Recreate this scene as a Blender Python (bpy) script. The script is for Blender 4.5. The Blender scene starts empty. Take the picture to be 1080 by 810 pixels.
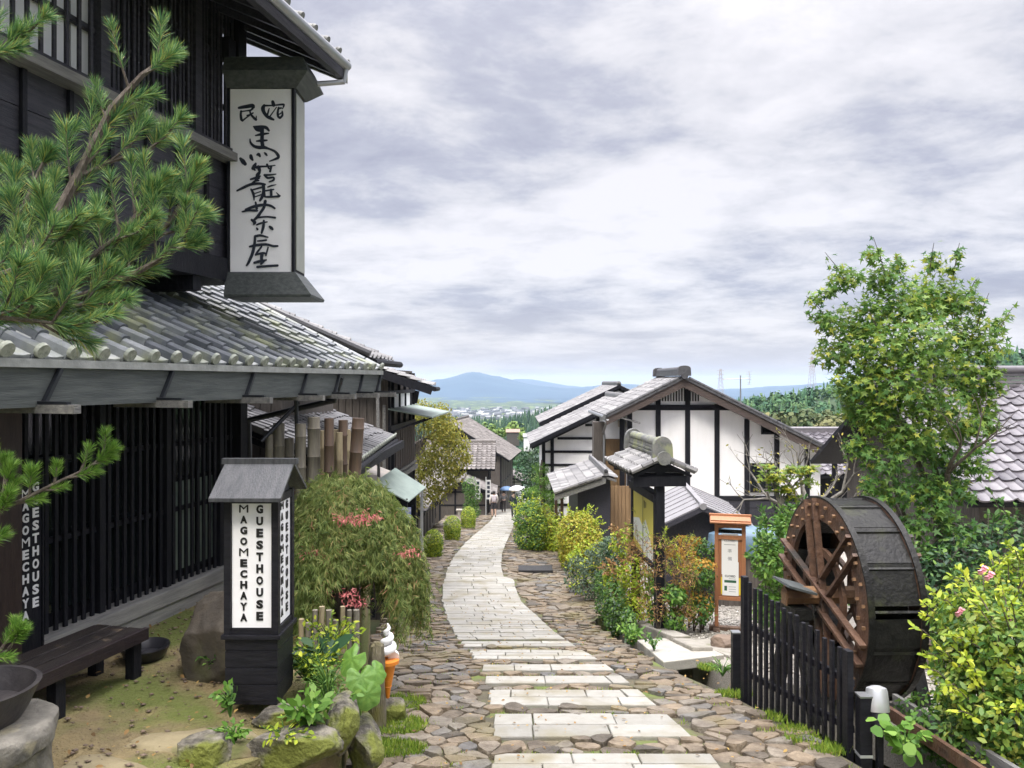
import bpy, bmesh, math, random
import numpy as np
from mathutils import Vector, Matrix, Quaternion
from mathutils.noise import noise as pnoise
PI = math.pi
sc = bpy.context.scene
COL = sc.collection

# ------------------------------------------------------------------ camera
cam_d = bpy.data.cameras.new('camera')
cam = bpy.data.objects.new('camera', cam_d); COL.objects.link(cam)
cam.location = (0, 0, 0); cam.rotation_euler = (PI/2, 0, 0)     # level, eye height is z = 0
cam_d.sensor_width = 36; cam_d.lens = 36*800/1080
cam_d.shift_y = -3/1080
cam_d.clip_start = 0.05; cam_d.clip_end = 20000
sc.camera = cam

# ------------------------------------------------------------------ world
SUN_EL, SUN_AZ = math.radians(52), math.radians(205)      # azimuth clockwise from +Y: behind the camera, a little left
w = bpy.data.worlds.new('World'); sc.world = w; w.use_nodes = True
nt = w.node_tree; nt.nodes.clear(); N = nt.nodes.new; Lk = nt.links.new
def wmath(op, a, b=None, c=None):
    n = N('ShaderNodeMath'); n.operation = op
    for i, v in enumerate((a, b, c)):
        if v is None: continue
        if isinstance(v, (int, float)): n.inputs[i].default_value = v
        else: Lk(v, n.inputs[i])
    return n.outputs[0]
wo = N('ShaderNodeOutputWorld'); bg = N('ShaderNodeBackground')
sky = N('ShaderNodeTexSky'); sky.sky_type = 'NISHITA'; sky.sun_disc = False
sky.sun_elevation = SUN_EL; sky.sun_rotation = SUN_AZ
tc = N('ShaderNodeTexCoord'); sep = N('ShaderNodeSeparateXYZ'); Lk(tc.outputs['Generated'], sep.inputs[0])
zc = wmath('MAXIMUM', sep.outputs[2], 0.0)
den = wmath('ADD', zc, 0.17)
cx = wmath('DIVIDE', sep.outputs[0], den); cy = wmath('DIVIDE', sep.outputs[1], den)
comb = N('ShaderNodeCombineXYZ'); Lk(cx, comb.inputs[0]); Lk(cy, comb.inputs[1])
def cloud(scale, detail, rough, dist, off):
    mp = N('ShaderNodeMapping'); mp.inputs['Location'].default_value = off; mp.inputs['Scale'].default_value = (scale, scale*1.15, 1)
    Lk(comb.outputs[0], mp.inputs[0])
    n = N('ShaderNodeTexNoise'); n.inputs['Scale'].default_value = 1; n.inputs['Detail'].default_value = detail
    n.inputs['Roughness'].default_value = rough; n.inputs['Distortion'].default_value = dist
    Lk(mp.outputs[0], n.inputs['Vector']); return n.outputs['Fac']
c1 = cloud(0.85, 11, 0.60, 0.12, (3.1, 1.7, 0)); c2 = cloud(2.6, 10, 0.64, 0.25, (8.3, 4.4, 0)); c3 = cloud(0.35, 3, 0.5, 0.0, (1.3, 7.7, 0))
mixc = wmath('ADD', wmath('MULTIPLY', c1, 0.55), wmath('ADD', wmath('MULTIPLY', c2, 0.28), wmath('MULTIPLY', c3, 0.17)))
rmp = N('ShaderNodeValToRGB'); Lk(mixc, rmp.inputs[0])
cr = rmp.color_ramp
cr.elements[0].position = 0.41; cr.elements[0].color = (0.315, 0.325, 0.405, 1)
cr.elements[1].position = 0.57; cr.elements[1].color = (0.665, 0.655, 0.695, 1)
e = cr.elements.new(0.465); e.color = (0.395, 0.405, 0.48, 1)
e = cr.elements.new(0.515); e.color = (0.55, 0.55, 0.595, 1)
# overcast sky: zenith boosted out of view to light the scene, a pale band above the horizon
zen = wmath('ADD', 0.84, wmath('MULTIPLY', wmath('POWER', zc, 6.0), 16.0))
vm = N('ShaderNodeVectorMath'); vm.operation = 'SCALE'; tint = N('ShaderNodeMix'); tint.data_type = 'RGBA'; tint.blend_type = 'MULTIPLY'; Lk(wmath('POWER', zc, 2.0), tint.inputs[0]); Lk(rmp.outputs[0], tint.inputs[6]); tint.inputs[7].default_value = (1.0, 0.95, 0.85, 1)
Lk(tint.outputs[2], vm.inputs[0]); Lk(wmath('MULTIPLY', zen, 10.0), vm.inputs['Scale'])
hb = N('ShaderNodeMix'); hb.data_type = 'RGBA'
hf = N('ShaderNodeMapRange'); Lk(sep.outputs[2], hf.inputs[0]); hf.inputs[1].default_value = 0.0; hf.inputs[2].default_value = 0.11; hf.inputs[3].default_value = 0.75; hf.inputs[4].default_value = 0.0
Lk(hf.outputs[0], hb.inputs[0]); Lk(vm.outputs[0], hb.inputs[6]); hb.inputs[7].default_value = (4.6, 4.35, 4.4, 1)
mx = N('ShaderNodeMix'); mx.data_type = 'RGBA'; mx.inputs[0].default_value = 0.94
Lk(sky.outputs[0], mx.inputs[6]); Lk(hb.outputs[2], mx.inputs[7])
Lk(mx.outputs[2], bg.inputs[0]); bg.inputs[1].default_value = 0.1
Lk(bg.outputs[0], wo.inputs[0])

# ------------------------------------------------------------------ sun (behind thin cloud)
sl = bpy.data.lights.new('sun', 'SUN'); sun = bpy.data.objects.new('sun', sl); COL.objects.link(sun)
sl.energy = 1.5; sl.angle = math.radians(14); sl.color = (1.0, 0.935, 0.83)
sd = Vector((math.sin(SUN_AZ)*math.cos(SUN_EL), math.cos(SUN_AZ)*math.cos(SUN_EL), math.sin(SUN_EL)))
sun.rotation_euler = sd.to_track_quat('Z', 'Y').to_euler()
sc.view_settings.view_transform = 'Standard'; sc.view_settings.look = 'None'
sc.view_settings.gamma = 1.0; sc.view_settings.use_curve_mapping = False
sc.view_settings.exposure = 0.80
sc.cycles.max_bounces = 6; sc.cycles.transparent_max_bounces = 6
sc.cycles.volume_bounces = 0

# ------------------------------------------------------------------ helpers
rng = np.random.default_rng(7); random.seed(7)

def drop(y):
    return 1.9 + 0.14*y + 0.4*math.exp(-((y-14)/4.5)**2) if y > 0 else 1.9 + 0.14*y
def gz(y): return -drop(y)
def dropn(y): return np.where(y > 0, 1.9 + 0.14*y + 0.4*np.exp(-((y-14)/4.5)**2), 1.9+0.14*y)
def P(px, py, Y): return Vector(((px-540)/800*Y, Y, (408-py)/800*Y))
def G(px, py):          # where the street ground is seen at that spot of the photograph
    y = 2.0
    t = (py-408)/800
    while y < 200 and t*y < drop(y): y += 0.02
    return Vector(((px-540)/800*y, y, gz(y)))
def lerp(tab, y):
    return float(np.interp(y, [a for a, b in tab], [b for a, b in tab]))

MATS = {}
def mat(name, col, rough=0.7, col2=None, scale=6.0, bump=0.0, bscale=None, detail=6, spec=0.5, metal=0.0, stretch=(1,1,1), attr=None, ramp=None, transl=0.0, wet=None, coat=0.0, contrast=(0.35,0.65), third=None):
    """principled material: noise between col and col2, optional third colour in patches, bump; attr = per-face random attribute through a ramp"""
    if name in MATS: return MATS[name]
    m = bpy.data.materials.new(name); m.use_nodes = True; MATS[name] = m
    t = m.node_tree; n = t.nodes; l = t.links
    b = n['Principled BSDF']; out = n['Material Output']
    b.inputs['Roughness'].default_value = rough; b.inputs['Metallic'].default_value = metal
    b.inputs['Specular IOR Level'].default_value = spec
    if coat: b.inputs['Coat Weight'].default_value = coat
    tcn = n.new('ShaderNodeTexCoord'); mp = n.new('ShaderNodeMapping'); l.new(tcn.outputs['Object'], mp.inputs[0])
    mp.inputs['Scale'].default_value = stretch
    cs = None
    if attr:
        at = n.new('ShaderNodeAttribute'); at.attribute_name = attr
        r = n.new('ShaderNodeValToRGB'); l.new(at.outputs['Fac'], r.inputs[0])
        els = r.color_ramp.elements
        while len(els) < len(ramp): els.new(0.5)
        for i, (p, c) in enumerate(ramp): els[i].position = p; els[i].color = (*c, 1)
        cs = r.outputs[0]
    if col2 is not None or (attr and scale):
        nz = n.new('ShaderNodeTexNoise'); nz.inputs['Scale'].default_value = scale; nz.inputs['Detail'].default_value = detail; nz.inputs['Roughness'].default_value = 0.62
        l.new(mp.outputs[0], nz.inputs['Vector'])
        mr = n.new('ShaderNodeMapRange'); l.new(nz.outputs['Fac'], mr.inputs[0]); mr.inputs[1].default_value = contrast[0]; mr.inputs[2].default_value = contrast[1]
        mxn = n.new('ShaderNodeMix'); mxn.data_type = 'RGBA'; l.new(mr.outputs[0], mxn.inputs[0])
        if cs is not None:
            mxn.blend_type = 'MULTIPLY'; l.new(cs, mxn.inputs[6]); mxn.inputs[7].default_value = (*(col2 or (0.75, 0.75, 0.75)), 1)
        else:
            mxn.inputs[6].default_value = (*col, 1); mxn.inputs[7].default_value = (*col2, 1)
        cs = mxn.outputs[2]
        if third is not None:
            c3, s3, lo, hi = third
            n3 = n.new('ShaderNodeTexNoise'); n3.inputs['Scale'].default_value = s3; n3.inputs['Detail'].default_value = 5; l.new(tcn.outputs['Object'], n3.inputs['Vector'])
            m3 = n.new('ShaderNodeMapRange'); l.new(n3.outputs['Fac'], m3.inputs[0]); m3.inputs[1].default_value = lo; m3.inputs[2].default_value = hi
            x3 = n.new('ShaderNodeMix'); x3.data_type = 'RGBA'; l.new(m3.outputs[0], x3.inputs[0]); l.new(cs, x3.inputs[6]); x3.inputs[7].default_value = (*c3, 1)
            cs = x3.outputs[2]
        if wet is not None:
            mr2 = n.new('ShaderNodeMapRange'); l.new(nz.outputs['Fac'], mr2.inputs[0]); mr2.inputs[1].default_value = 0.3; mr2.inputs[2].default_value = 0.7
            mr2.inputs[3].default_value = wet[0]; mr2.inputs[4].default_value = wet[1]; l.new(mr2.outputs[0], b.inputs['Roughness'])
    if cs is not None: l.new(cs, b.inputs['Base Color'])
    else: b.inputs['Base Color'].default_value = (*col, 1)
    if bump:
        nb = n.new('ShaderNodeTexNoise'); nb.inputs['Scale'].default_value = bscale or scale*4; nb.inputs['Detail'].default_value = 6
        l.new(mp.outputs[0], nb.inputs['Vector'])
        bp = n.new('ShaderNodeBump'); bp.inputs['Strength'].default_value = min(1.0, bump); bp.inputs['Distance'].default_value = 0.02; l.new(nb.outputs['Fac'], bp.inputs['Height'])
        l.new(bp.outputs[0], b.inputs['Normal'])
    if transl:
        tr = n.new('ShaderNodeBsdfTranslucent'); ms = n.new('ShaderNodeMixShader'); ms.inputs[0].default_value = transl
        if cs is not None: l.new(cs, tr.inputs[0])
        else: tr.inputs[0].default_value = (*col, 1)
        l.new(b.outputs[0], ms.inputs[1]); l.new(tr.outputs[0], ms.inputs[2]); l.new(ms.outputs[0], out.inputs[0])
    return m

def tag(o, label=None, cat=None, group=None, kind=None):
    if label: o['label'] = label
    if cat: o['category'] = cat
    if group: o['group'] = group
    if kind: o['kind'] = kind
    return o
def thing(name, label, cat, loc=(0, 0, 0), rz=0.0, group=None, kind=None):
    o = bpy.data.objects.new(name, None); COL.objects.link(o); o.empty_display_size = 0.1
    o.location = loc; o.rotation_euler = (0, 0, rz)
    return tag(o, label, cat, group, kind)
def copy_tree(o, parent=None):
    c = o.copy(); COL.objects.link(c)
    if parent is not None: c.parent = parent
    for ch in list(o.children): copy_tree(ch, c)
    return c

class MB:
    """collects shapes, links them as one mesh object"""
    def __init__(s): s.v = []; s.f = []; s.m = []; s.r = []
    def add(s, vs, fs, mi=0, rnd=None):
        o = len(s.v); s.v.extend([tuple(v) for v in vs])
        for f in fs: s.f.append(tuple(i+o for i in f)); s.m.append(mi); s.r.append(random.random() if rnd is None else rnd)
        return s
    def box(s, a, b, mi=0, M=None, rnd=None):
        x0, y0, z0 = a; x1, y1, z1 = b
        vs = [Vector(p) for p in ((x0,y0,z0),(x1,y0,z0),(x1,y1,z0),(x0,y1,z0),(x0,y0,z1),(x1,y0,z1),(x1,y1,z1),(x0,y1,z1))]
        if M is not None: vs = [M @ v for v in vs]
        if rnd is None: rnd = random.random()
        return s.add(vs, [(0,3,2,1),(4,5,6,7),(0,1,5,4),(1,2,6,5),(2,3,7,6),(3,0,4,7)], mi, rnd)
    def cbox(s, c, size, mi=0, M=None, rnd=None, bev=0.0):
        c = Vector(c); h = Vector(size)/2
        if not bev: return s.box(c-h, c+h, mi, M, rnd)
        bm = bmesh.new(); bmesh.ops.create_cube(bm, size=1.0)
        for v in bm.verts: v.co = Vector((v.co.x*size[0], v.co.y*size[1], v.co.z*size[2])) + c
        bmesh.ops.bevel(bm, geom=list(bm.edges), offset=bev, segments=2, affect='EDGES', profile=0.6)
        bm.verts.index_update()
        vs = [M @ v.co if M is not None else v.co.copy() for v in bm.verts]
        s.add(vs, [tuple(v.index for v in f.verts) for f in bm.faces], mi, random.random() if rnd is None else rnd); bm.free(); return s
    def beam(s, p, q, wd, ht, mi=0, up=(0,0,1), rnd=None):
        p = Vector(p); q = Vector(q); d = (q-p); L = d.length; d.normalize()
        u = Vector(up); x = d.cross(u)
        if x.length < 1e-5: x = d.cross(Vector((1,0,0)))
        x.normalize(); u = x.cross(d)
        vs = []
        for t in (p, q):
            for sx, su in ((-1,-1),(1,-1),(1,1),(-1,1)): vs.append(t + x*(sx*wd/2) + u*(su*ht/2))
        return s.add(vs, [(0,1,2,3)[::-1],(4,5,6,7),(0,1,5,4),(1,2,6,5),(2,3,7,6),(3,0,4,7)], mi, random.random() if rnd is None else rnd)
    def tube(s, pts, rad, n=8, mi=0, cap=True, rnd=None):
        pts = [Vector(p) for p in pts]
        if not hasattr(rad, '__len__'): rad = [rad]*len(pts)
        vs = []; fs = []; ref = None
        for i, p in enumerate(pts):
            d = (pts[min(i+1, len(pts)-1)] - pts[max(i-1, 0)]).normalized()
            if ref is None: ref = d.orthogonal().normalized()
            x = (ref - d*ref.dot(d))
            if x.length < 1e-6: x = d.orthogonal()
            x.normalize(); ref = x; y = d.cross(x)
            for k in range(n):
                a = 2*PI*k/n; vs.append(p + (x*math.cos(a) + y*math.sin(a))*rad[i])
        for i in range(len(pts)-1):
            for k in range(n):
                a = i*n+k; b = i*n+(k+1) % n; fs.append((a, b, b+n, a+n))
        if cap: fs.append(tuple(range(n))[::-1]); fs.append(tuple(range((len(pts)-1)*n, len(pts)*n)))
        return s.add(vs, fs, mi, rnd)
    def lathe(s, prof, n=24, mi=0, M=None, rnd=None):
        vs = []; fs = []
        for r, z in prof:
            for k in range(n):
                a = 2*PI*k/n; vs.append(Vector((r*math.cos(a), r*math.sin(a), z)))
        if M is not None: vs = [M @ v for v in vs]
        for i in range(len(prof)-1):
            for k in range(n):
                a = i*n+k; b = i*n+(k+1) % n; fs.append((a, b, b+n, a+n))
        if prof[0][0] > 1e-4: fs.append(tuple(range(n))[::-1])
        if prof[-1][0] > 1e-4: fs.append(tuple(range((len(prof)-1)*n, len(prof)*n)))
        return s.add(vs, fs, mi, rnd)
    def prism(s, poly, d, mi=0, rnd=None):
        """planar polygon (3D points) swept by vector d"""
        poly = [Vector(p) for p in poly]; d = Vector(d); n = len(poly)
        vs = poly + [p+d for p in poly]
        fs = [tuple(range(n))[::-1], tuple(range(n, 2*n))] + [(i, (i+1) % n, (i+1) % n+n, i+n) for i in range(n)]
        return s.add(vs, fs, mi, rnd)
    def quad(s, a, b, c, d, mi=0, rnd=None): return s.add([a, b, c, d], [(0,1,2,3)], mi, rnd)
    def build(s, name, mats, parent=None, smooth=False, bevel=0.0, label=None):
        me = bpy.data.meshes.new(name); me.from_pydata(s.v, [], s.f)
        mats = mats if isinstance(mats, (list, tuple)) else [mats]
        for m in mats: me.materials.append(m)
        if len(mats) > 1: me.polygons.foreach_set('material_index', s.m)
        a = me.attributes.new('rnd', 'FLOAT', 'FACE'); a.data.foreach_set('value', s.r)
        if smooth: me.polygons.foreach_set('use_smooth', [True]*len(me.polygons))
        me.update()
        bm = bmesh.new(); bm.from_mesh(me); bmesh.ops.recalc_face_normals(bm, faces=bm.faces); bm.to_mesh(me); bm.free()
        o = bpy.data.objects.new(name, me); COL.objects.link(o)
        if parent is not None: o.parent = parent
        if bevel:
            b = o.modifiers.new('bevel', 'BEVEL'); b.width = bevel; b.segments = 2; b.limit_method = 'ANGLE'; b.angle_limit = math.radians(40)
        if smooth == 'auto' or smooth is True:
            try: me.set_sharp_from_angle(angle=math.radians(40))
            except Exception: pass
        if label: o['label'] = label
        return o

def np_mesh(name, verts, faces, mat_, parent=None, rnd=None, smooth=False):
    """fast mesh from numpy arrays, faces all of one size"""
    verts = np.asarray(verts, dtype=np.float32).reshape(-1, 3); faces = np.asarray(faces, dtype=np.int32)
    k = faces.shape[1]; me = bpy.data.meshes.new(name)
    me.vertices.add(len(verts)); me.vertices.foreach_set('co', verts.ravel())
    me.loops.add(faces.size); me.loops.foreach_set('vertex_index', faces.ravel())
    me.polygons.add(len(faces)); me.polygons.foreach_set('loop_start', np.arange(0, faces.size, k, dtype=np.int32))
    if smooth: me.polygons.foreach_set('use_smooth', np.ones(len(faces), dtype=bool))
    me.materials.append(mat_)
    a = me.attributes.new('rnd', 'FLOAT', 'FACE')
    a.data.foreach_set('value', np.asarray(rnd if rnd is not None else rng.random(len(faces)), dtype=np.float32))
    me.update(calc_edges=True); me.validate()
    o = bpy.data.objects.new(name, me); COL.objects.link(o)
    if parent is not None: o.parent = parent
    return o

def unit(a): return a/np.maximum(np.linalg.norm(a, axis=-1, keepdims=True), 1e-9)
LEAF = {  # outlines in (along, across) of unit length, fanned from the stalk point
  'oval': [(0,0),(0.3,0.23),(0.7,0.20),(1,0),(0.7,-0.20),(0.3,-0.23)],
  'narrow': [(0,0),(0.4,0.09),(1,0),(0.4,-0.09)],
  'lace': [(0,0),(0.4,0.055),(1,0),(0.4,-0.055)],
  'round': [(0,0),(0.15,0.4),(0.6,0.5),(1,0.15),(1,-0.15),(0.6,-0.5),(0.15,-0.4)],
  'maple': [(0,0),(-0.08,0.34),(0.17,0.15),(0.42,0.58),(0.42,0.15),(1,0),(0.42,-0.15),(0.42,-0.58),(0.17,-0.15),(-0.08,-0.34)],
}
def leaves(pos, direc, normal, size, shape='oval', fold=0.15):
    """numpy: one leaf face per row; returns verts, faces"""
    pos = np.asarray(pos); d = unit(np.asarray(direc)); nrm = np.asarray(normal)
    x = unit(np.cross(d, nrm)); nrm = np.cross(x, d)
    out = np.array(LEAF[shape]); k = len(out); n = len(pos)
    size = np.broadcast_to(np.asarray(size, dtype=float), (n,))
    V = pos[:, None, :] + size[:, None, None]*(d[:, None, :]*out[None, :, 0:1] + x[:, None, :]*out[None, :, 1:2] + nrm[:, None, :]*(fold*np.abs(out[None, :, 1:2]) - 0.18*out[None, :, 0:1]**2))
    return V.reshape(-1, 3), np.arange(n*k).reshape(n, k)

def blob_points(centres, radii, n, shell=0.55, flat_bottom=True):
    """points in a union of ellipsoids, denser near the surface; returns points and outward directions"""
    centres = np.asarray(centres, dtype=float); radii = np.asarray(radii, dtype=float)
    if radii.ndim == 1: radii = np.repeat(radii[:, None], 3, 1)
    wgt = (radii[:, 0]*radii[:, 1])**1.0; idx = rng.choice(len(centres), n, p=wgt/wgt.sum())
    d = unit(rng.normal(size=(n, 3))); r = (shell + (1-shell)*rng.random(n))
    return centres[idx] + d*r[:, None]*radii[idx], d
def foliage(name, centres, radii, n, size, mat_, parent=None, shape='oval', shell=0.6, up=0.4, droop=0.0, jit=0.7, cull=True, zmin=None):
    p, d = blob_points(centres, radii, n, shell)
    if cull:            # keep leaves that are not deep inside another blob
        c = np.asarray(centres, dtype=float); r = np.asarray(radii, dtype=float)
        if r.ndim == 1: r = np.repeat(r[:, None], 3, 1)
        keep = np.ones(len(p), bool)
        for i in range(len(c)):
            q = (p-c[i])/r[i]; keep &= (q**2).sum(1) > 0.22
        p, d = p[keep], d[keep]
    if zmin is not None:
        k = p[:, 2] > zmin; p, d = p[k], d[k]
    n = len(p)
    nrm = unit(d + np.array([0, 0, up]) + jit*rng.normal(size=(n, 3)))
    along = unit(np.cross(nrm, rng.normal(size=(n, 3))) + np.array([0, 0, -droop]))
    v, f = leaves(p, along, nrm, size*(0.6+0.7*rng.random(n)), shape)
    return np_mesh(name, v, f, mat_, parent)
# ------------------------------------------------------------------ materials
M_dark = mat('dark_stained_wood', (0.006, 0.007, 0.011), 0.6, (0.019, 0.019, 0.024), 7, 0.35, 30, spec=0.22, stretch=(6, 6, 0.7), contrast=(0.3, 0.75))
M_darkh = mat('dark_stained_boards', (0.022, 0.023, 0.032), 0.5, (0.060, 0.058, 0.070), 6, 0.35, 30, spec=0.3, stretch=(6, 0.6, 6), contrast=(0.3, 0.75), attr=None)
M_greyw = mat('weathered_grey_wood', (0.11, 0.11, 0.108), 0.75, (0.21, 0.205, 0.19), 5, 0.4, 30, stretch=(5, 0.5, 5))
M_fascia = mat('grey_green_painted_board', (0.042, 0.050, 0.050), 0.6, (0.085, 0.095, 0.092), 4, 0.25, 18, stretch=(5, 0.7, 9))
M_brown = mat('brown_aged_wood', (0.075, 0.045, 0.030), 0.7, (0.14, 0.085, 0.055), 6, 0.4, 25, stretch=(5, 5, 0.8))
M_wheel = mat('wet_red_brown_wheel_wood', (0.060, 0.030, 0.018), 0.55, (0.125, 0.068, 0.040), 9, 0.5, 30, third=((0.03, 0.026, 0.022), 3.0, 0.52, 0.68))
M_wheelb = mat('black_wet_bucket_boards', (0.007, 0.007, 0.007), 0.45, (0.018, 0.018, 0.016), 8, 0.4, 30, third=((0.03, 0.034, 0.014), 4.0, 0.58, 0.75), spec=.25)
M_peg = mat('pale_cut_peg_wood', (0.22, 0.125, 0.062), 0.7, (0.12, 0.07, 0.035), 30)
M_cedar = mat('orange_cedar_wood', (0.34, 0.14, 0.065), 0.55, (0.42, 0.19, 0.09), 7, 0.2, 30, stretch=(7, 7, 0.8))
M_white = mat('white_plaster', (0.86, 0.86, 0.87), 0.85, (0.81, 0.81, 0.815), 2.5, 0.12, 40, stretch=(1.6, 1.6, .35), third=((0.68, 0.67, 0.65), 1.1, 0.60, 0.9))
M_signw = mat('white_sign_face', (0.87, 0.87, 0.89), 0.45, (0.83, 0.83, 0.845), 4)
M_ink = mat('black_ink', (0.012, 0.018, 0.032), 0.5)
M_ink2 = mat('black_lettering', (0.008, 0.008, 0.009), 0.5)
M_wlet = mat('white_lettering', (0.8, 0.8, 0.8), 0.5)
M_black = mat('black_painted_wood', (0.006, 0.006, 0.009), 0.45, (0.014, 0.014, 0.019), 8, 0.25, 40, spec=0.28, stretch=(1, 1, 5))
M_metal = mat('grey_metal', (0.35, 0.36, 0.37), 0.35, metal=0.8)
M_silver = mat('silver_metal', (0.62, 0.64, 0.66), 0.3, metal=0.6)
M_pipe = mat('black_pipe', (0.010, 0.012, 0.016), 0.4)
M_glass = mat('dark_window_glass', (0.012, 0.017, 0.018), 0.08, spec=0.6)
M_paper = mat('pale_green_screen', (0.26, 0.32, 0.26), 0.5, (0.12, 0.16, 0.13), 2)
M_tile = mat('grey_roof_tile', (0.5, 0.5, 0.5), 0.42, (0.62, 0.65, 0.62), 7, 0.15, 60, attr='rnd', ramp=[(0, (0.065, 0.072, 0.09)), (0.35, (0.17, 0.185, 0.205)), (0.7, (0.36, 0.375, 0.38)), (1, (0.52, 0.53, 0.52))], third=((0.25, 0.27, 0.15), 2.2, 0.50, 0.70), spec=0.6)
M_tile2 = mat('brown_grey_roof_tile', (0.5, 0.5, 0.5), 0.6, (0.7, 0.68, 0.66), 5, 0.15, 40, attr='rnd', ramp=[(0, (0.105, 0.095, 0.09)), (0.5, (0.165, 0.15, 0.142)), (1, (0.235, 0.218, 0.208))])
M_tile3 = mat('slate_purple_roof_tile', (0.5, 0.5, 0.5), 0.35, (0.78, 0.76, 0.78), 5, 0.1, 40, attr='rnd', ramp=[(0, (0.085, 0.08, 0.092)), (0.5, (0.14, 0.131, 0.145)), (1, (0.205, 0.194, 0.206))], spec=0.6)
M_ltile = mat('light_grey_roof_tile', (0.5, 0.5, 0.5), 0.5, (0.8, 0.8, 0.8), 4, 0.1, 40, attr='rnd', ramp=[(0, (0.085, 0.085, 0.09)), (0.5, (0.185, 0.182, 0.182)), (1, (0.285, 0.28, 0.275))])
M_slate = mat('grey_sheet_roof', (0.26, 0.255, 0.265), 0.5, (0.21, 0.205, 0.215), 3, 0.1, 30)
M_tin = mat('pale_green_tin_roof', (0.27, 0.33, 0.29), 0.45, (0.20, 0.25, 0.22), 4)
M_tiledge = mat('mossy_grey_tile_edge', (0.10, 0.105, 0.10), 0.6, (0.19, 0.19, 0.18), 9, 0.3, 50, third=((0.24, 0.26, 0.14), 6, 0.5, 0.66))
M_pale_end = mat('lichened_tile_end', (0.36, 0.38, 0.33), 0.8, (0.22, 0.24, 0.20), 30, 0.3, 60)
M_ochre = mat('ochre_board_wall', (0.26, 0.17, 0.085), 0.7, (0.21, 0.13, 0.065), 5, 0.2, 30, stretch=(5, 5, 0.6))
M_plank = mat('grey_brown_planks', (0.115, 0.100, 0.088), 0.8, (0.065, 0.055, 0.048), 5, 0.4, 30, stretch=(7, 7, 0.5))
M_bark = mat('bark', (0.06, 0.045, 0.035), 0.85, (0.13, 0.11, 0.09), 10, 0.8, 30, stretch=(3, 3, 0.7))
M_barkg = mat('grey_lichen_bark', (0.20, 0.19, 0.165), 0.85, (0.11, 0.10, 0.085), 12, 0.6, 30)
M_bamboo = mat('weathered_bamboo', (0.26, 0.235, 0.18), 0.55, (0.15, 0.135, 0.11), 5, 0.15, 30, stretch=(6, 6, 0.8))
M_bamboo2 = mat('tan_bamboo', (0.38, 0.32, 0.20), 0.55, (0.26, 0.21, 0.13), 5, 0.15, 30, stretch=(6, 6, 0.8))
M_bamboo3 = mat('red_brown_bamboo', (0.135, 0.088, 0.06), 0.5, (0.085, 0.06, 0.045), 5, 0.15, 30, stretch=(6, 6, 0.8))
M_soil = mat('earth_terrace', (0.12, 0.094, 0.050), 0.9, (0.27, 0.21, 0.10), 3.0, 1.0, 45, third=((0.105, 0.125, 0.026), 1.7, 0.45, 0.60), contrast=(.3, .7))
M_bed = mat('mossy_joint_earth', (0.11, 0.095, 0.055), 0.95, (0.055, 0.05, 0.035), 4, 0.6, 40, third=((0.10, 0.13, 0.03), 1.6, 0.48, 0.62))
M_ground = mat('rough_grass_ground', (0.05, 0.065, 0.022), 0.95, (0.09, 0.085, 0.04), 1.2, 0.4, 8)
M_valley = mat('valley_fields', (0.030, 0.062, 0.026), 0.95, (0.012, 0.032, 0.018), 0.012, third=((0.16, 0.21, 0.05), 0.02, 0.54, 0.6))
M_cob = mat('street_cobble', (0.5, 0.5, 0.5), 0.62, (0.50, 0.47, 0.44), 9, 0.9, 34, attr='rnd', ramp=[(0, (0.085, 0.075, 0.060)), (0.3, (0.175, 0.138, 0.095)), (0.6, (0.235, 0.185, 0.125)), (0.85, (0.20, 0.18, 0.148)), (1, (0.13, 0.13, 0.128))], third=((0.16, 0.135, 0.06), 1.1, 0.54, 0.74))
M_pav = mat('pale_granite_paver', (0.5, 0.5, 0.5), 0.75, (0.84, 0.83, 0.81), 8, 0.25, 70, attr='rnd', ramp=[(0, (0.235, 0.23, 0.205)), (0.5, (0.29, 0.284, 0.256)), (1, (0.345, 0.338, 0.306))], third=((0.185, 0.165, 0.105), 2.2, 0.50, 0.74))
M_rock = mat('mossy_rock', (0.055, 0.05, 0.04), 0.9, (0.22, 0.20, 0.16), 9, 1.0, 40, third=((0.12, 0.135, 0.02), 3.2, 0.47, 0.57), contrast=(.40, .60))
M_rock2 = mat('brown_rock', (0.20, 0.145, 0.105), 0.8, (0.12, 0.09, 0.07), 4, 0.6, 14)
M_rockd = mat('dark_boulder', (0.045, 0.038, 0.030), 0.85, (0.085, 0.07, 0.05), 4, 0.7, 14, third=((0.06, 0.065, 0.025), 2.0, 0.52, 0.68))
M_grav = mat('pale_gravel', (0.5, 0.5, 0.5), 0.85, (0.7, 0.69, 0.67), 14, 0.3, 40, attr='rnd', ramp=[(0, (0.24, 0.225, 0.20)), (0.5, (0.38, 0.36, 0.32)), (1, (0.52, 0.50, 0.45))])
M_gravb = mat('gravel_bed', (0.24, 0.22, 0.19), 0.95, (0.38, 0.355, 0.31), 60, 0.9, 90)
M_conc = mat('old_concrete', (0.22, 0.205, 0.175), 0.85, (0.31, 0.29, 0.25), 5, 0.4, 30, third=((0.16, 0.16, 0.09), 3, 0.55, 0.7))
M_slab = mat('pale_stone_slab', (0.38, 0.365, 0.32), 0.8, (0.30, 0.285, 0.245), 6, 0.3, 50)
M_dtile = mat('dark_verge_tile', (0.045, 0.046, 0.05), 0.55, (0.095, 0.095, 0.10), 8, 0.2, 40)
def leafmat(name, ramp, rough=0.55, tr=0.3): return mat(name, ramp[0][1], rough, None, 0, attr='rnd', ramp=ramp, transl=tr, spec=0.35)
L_pine = leafmat('pine_needles', [(0, (0.035, 0.12, 0.055)), (0.5, (0.13, 0.26, 0.085)), (0.88, (0.30, 0.42, 0.13)), (1, (0.40, 0.34, 0.08))], 0.45, 0.25)
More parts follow.
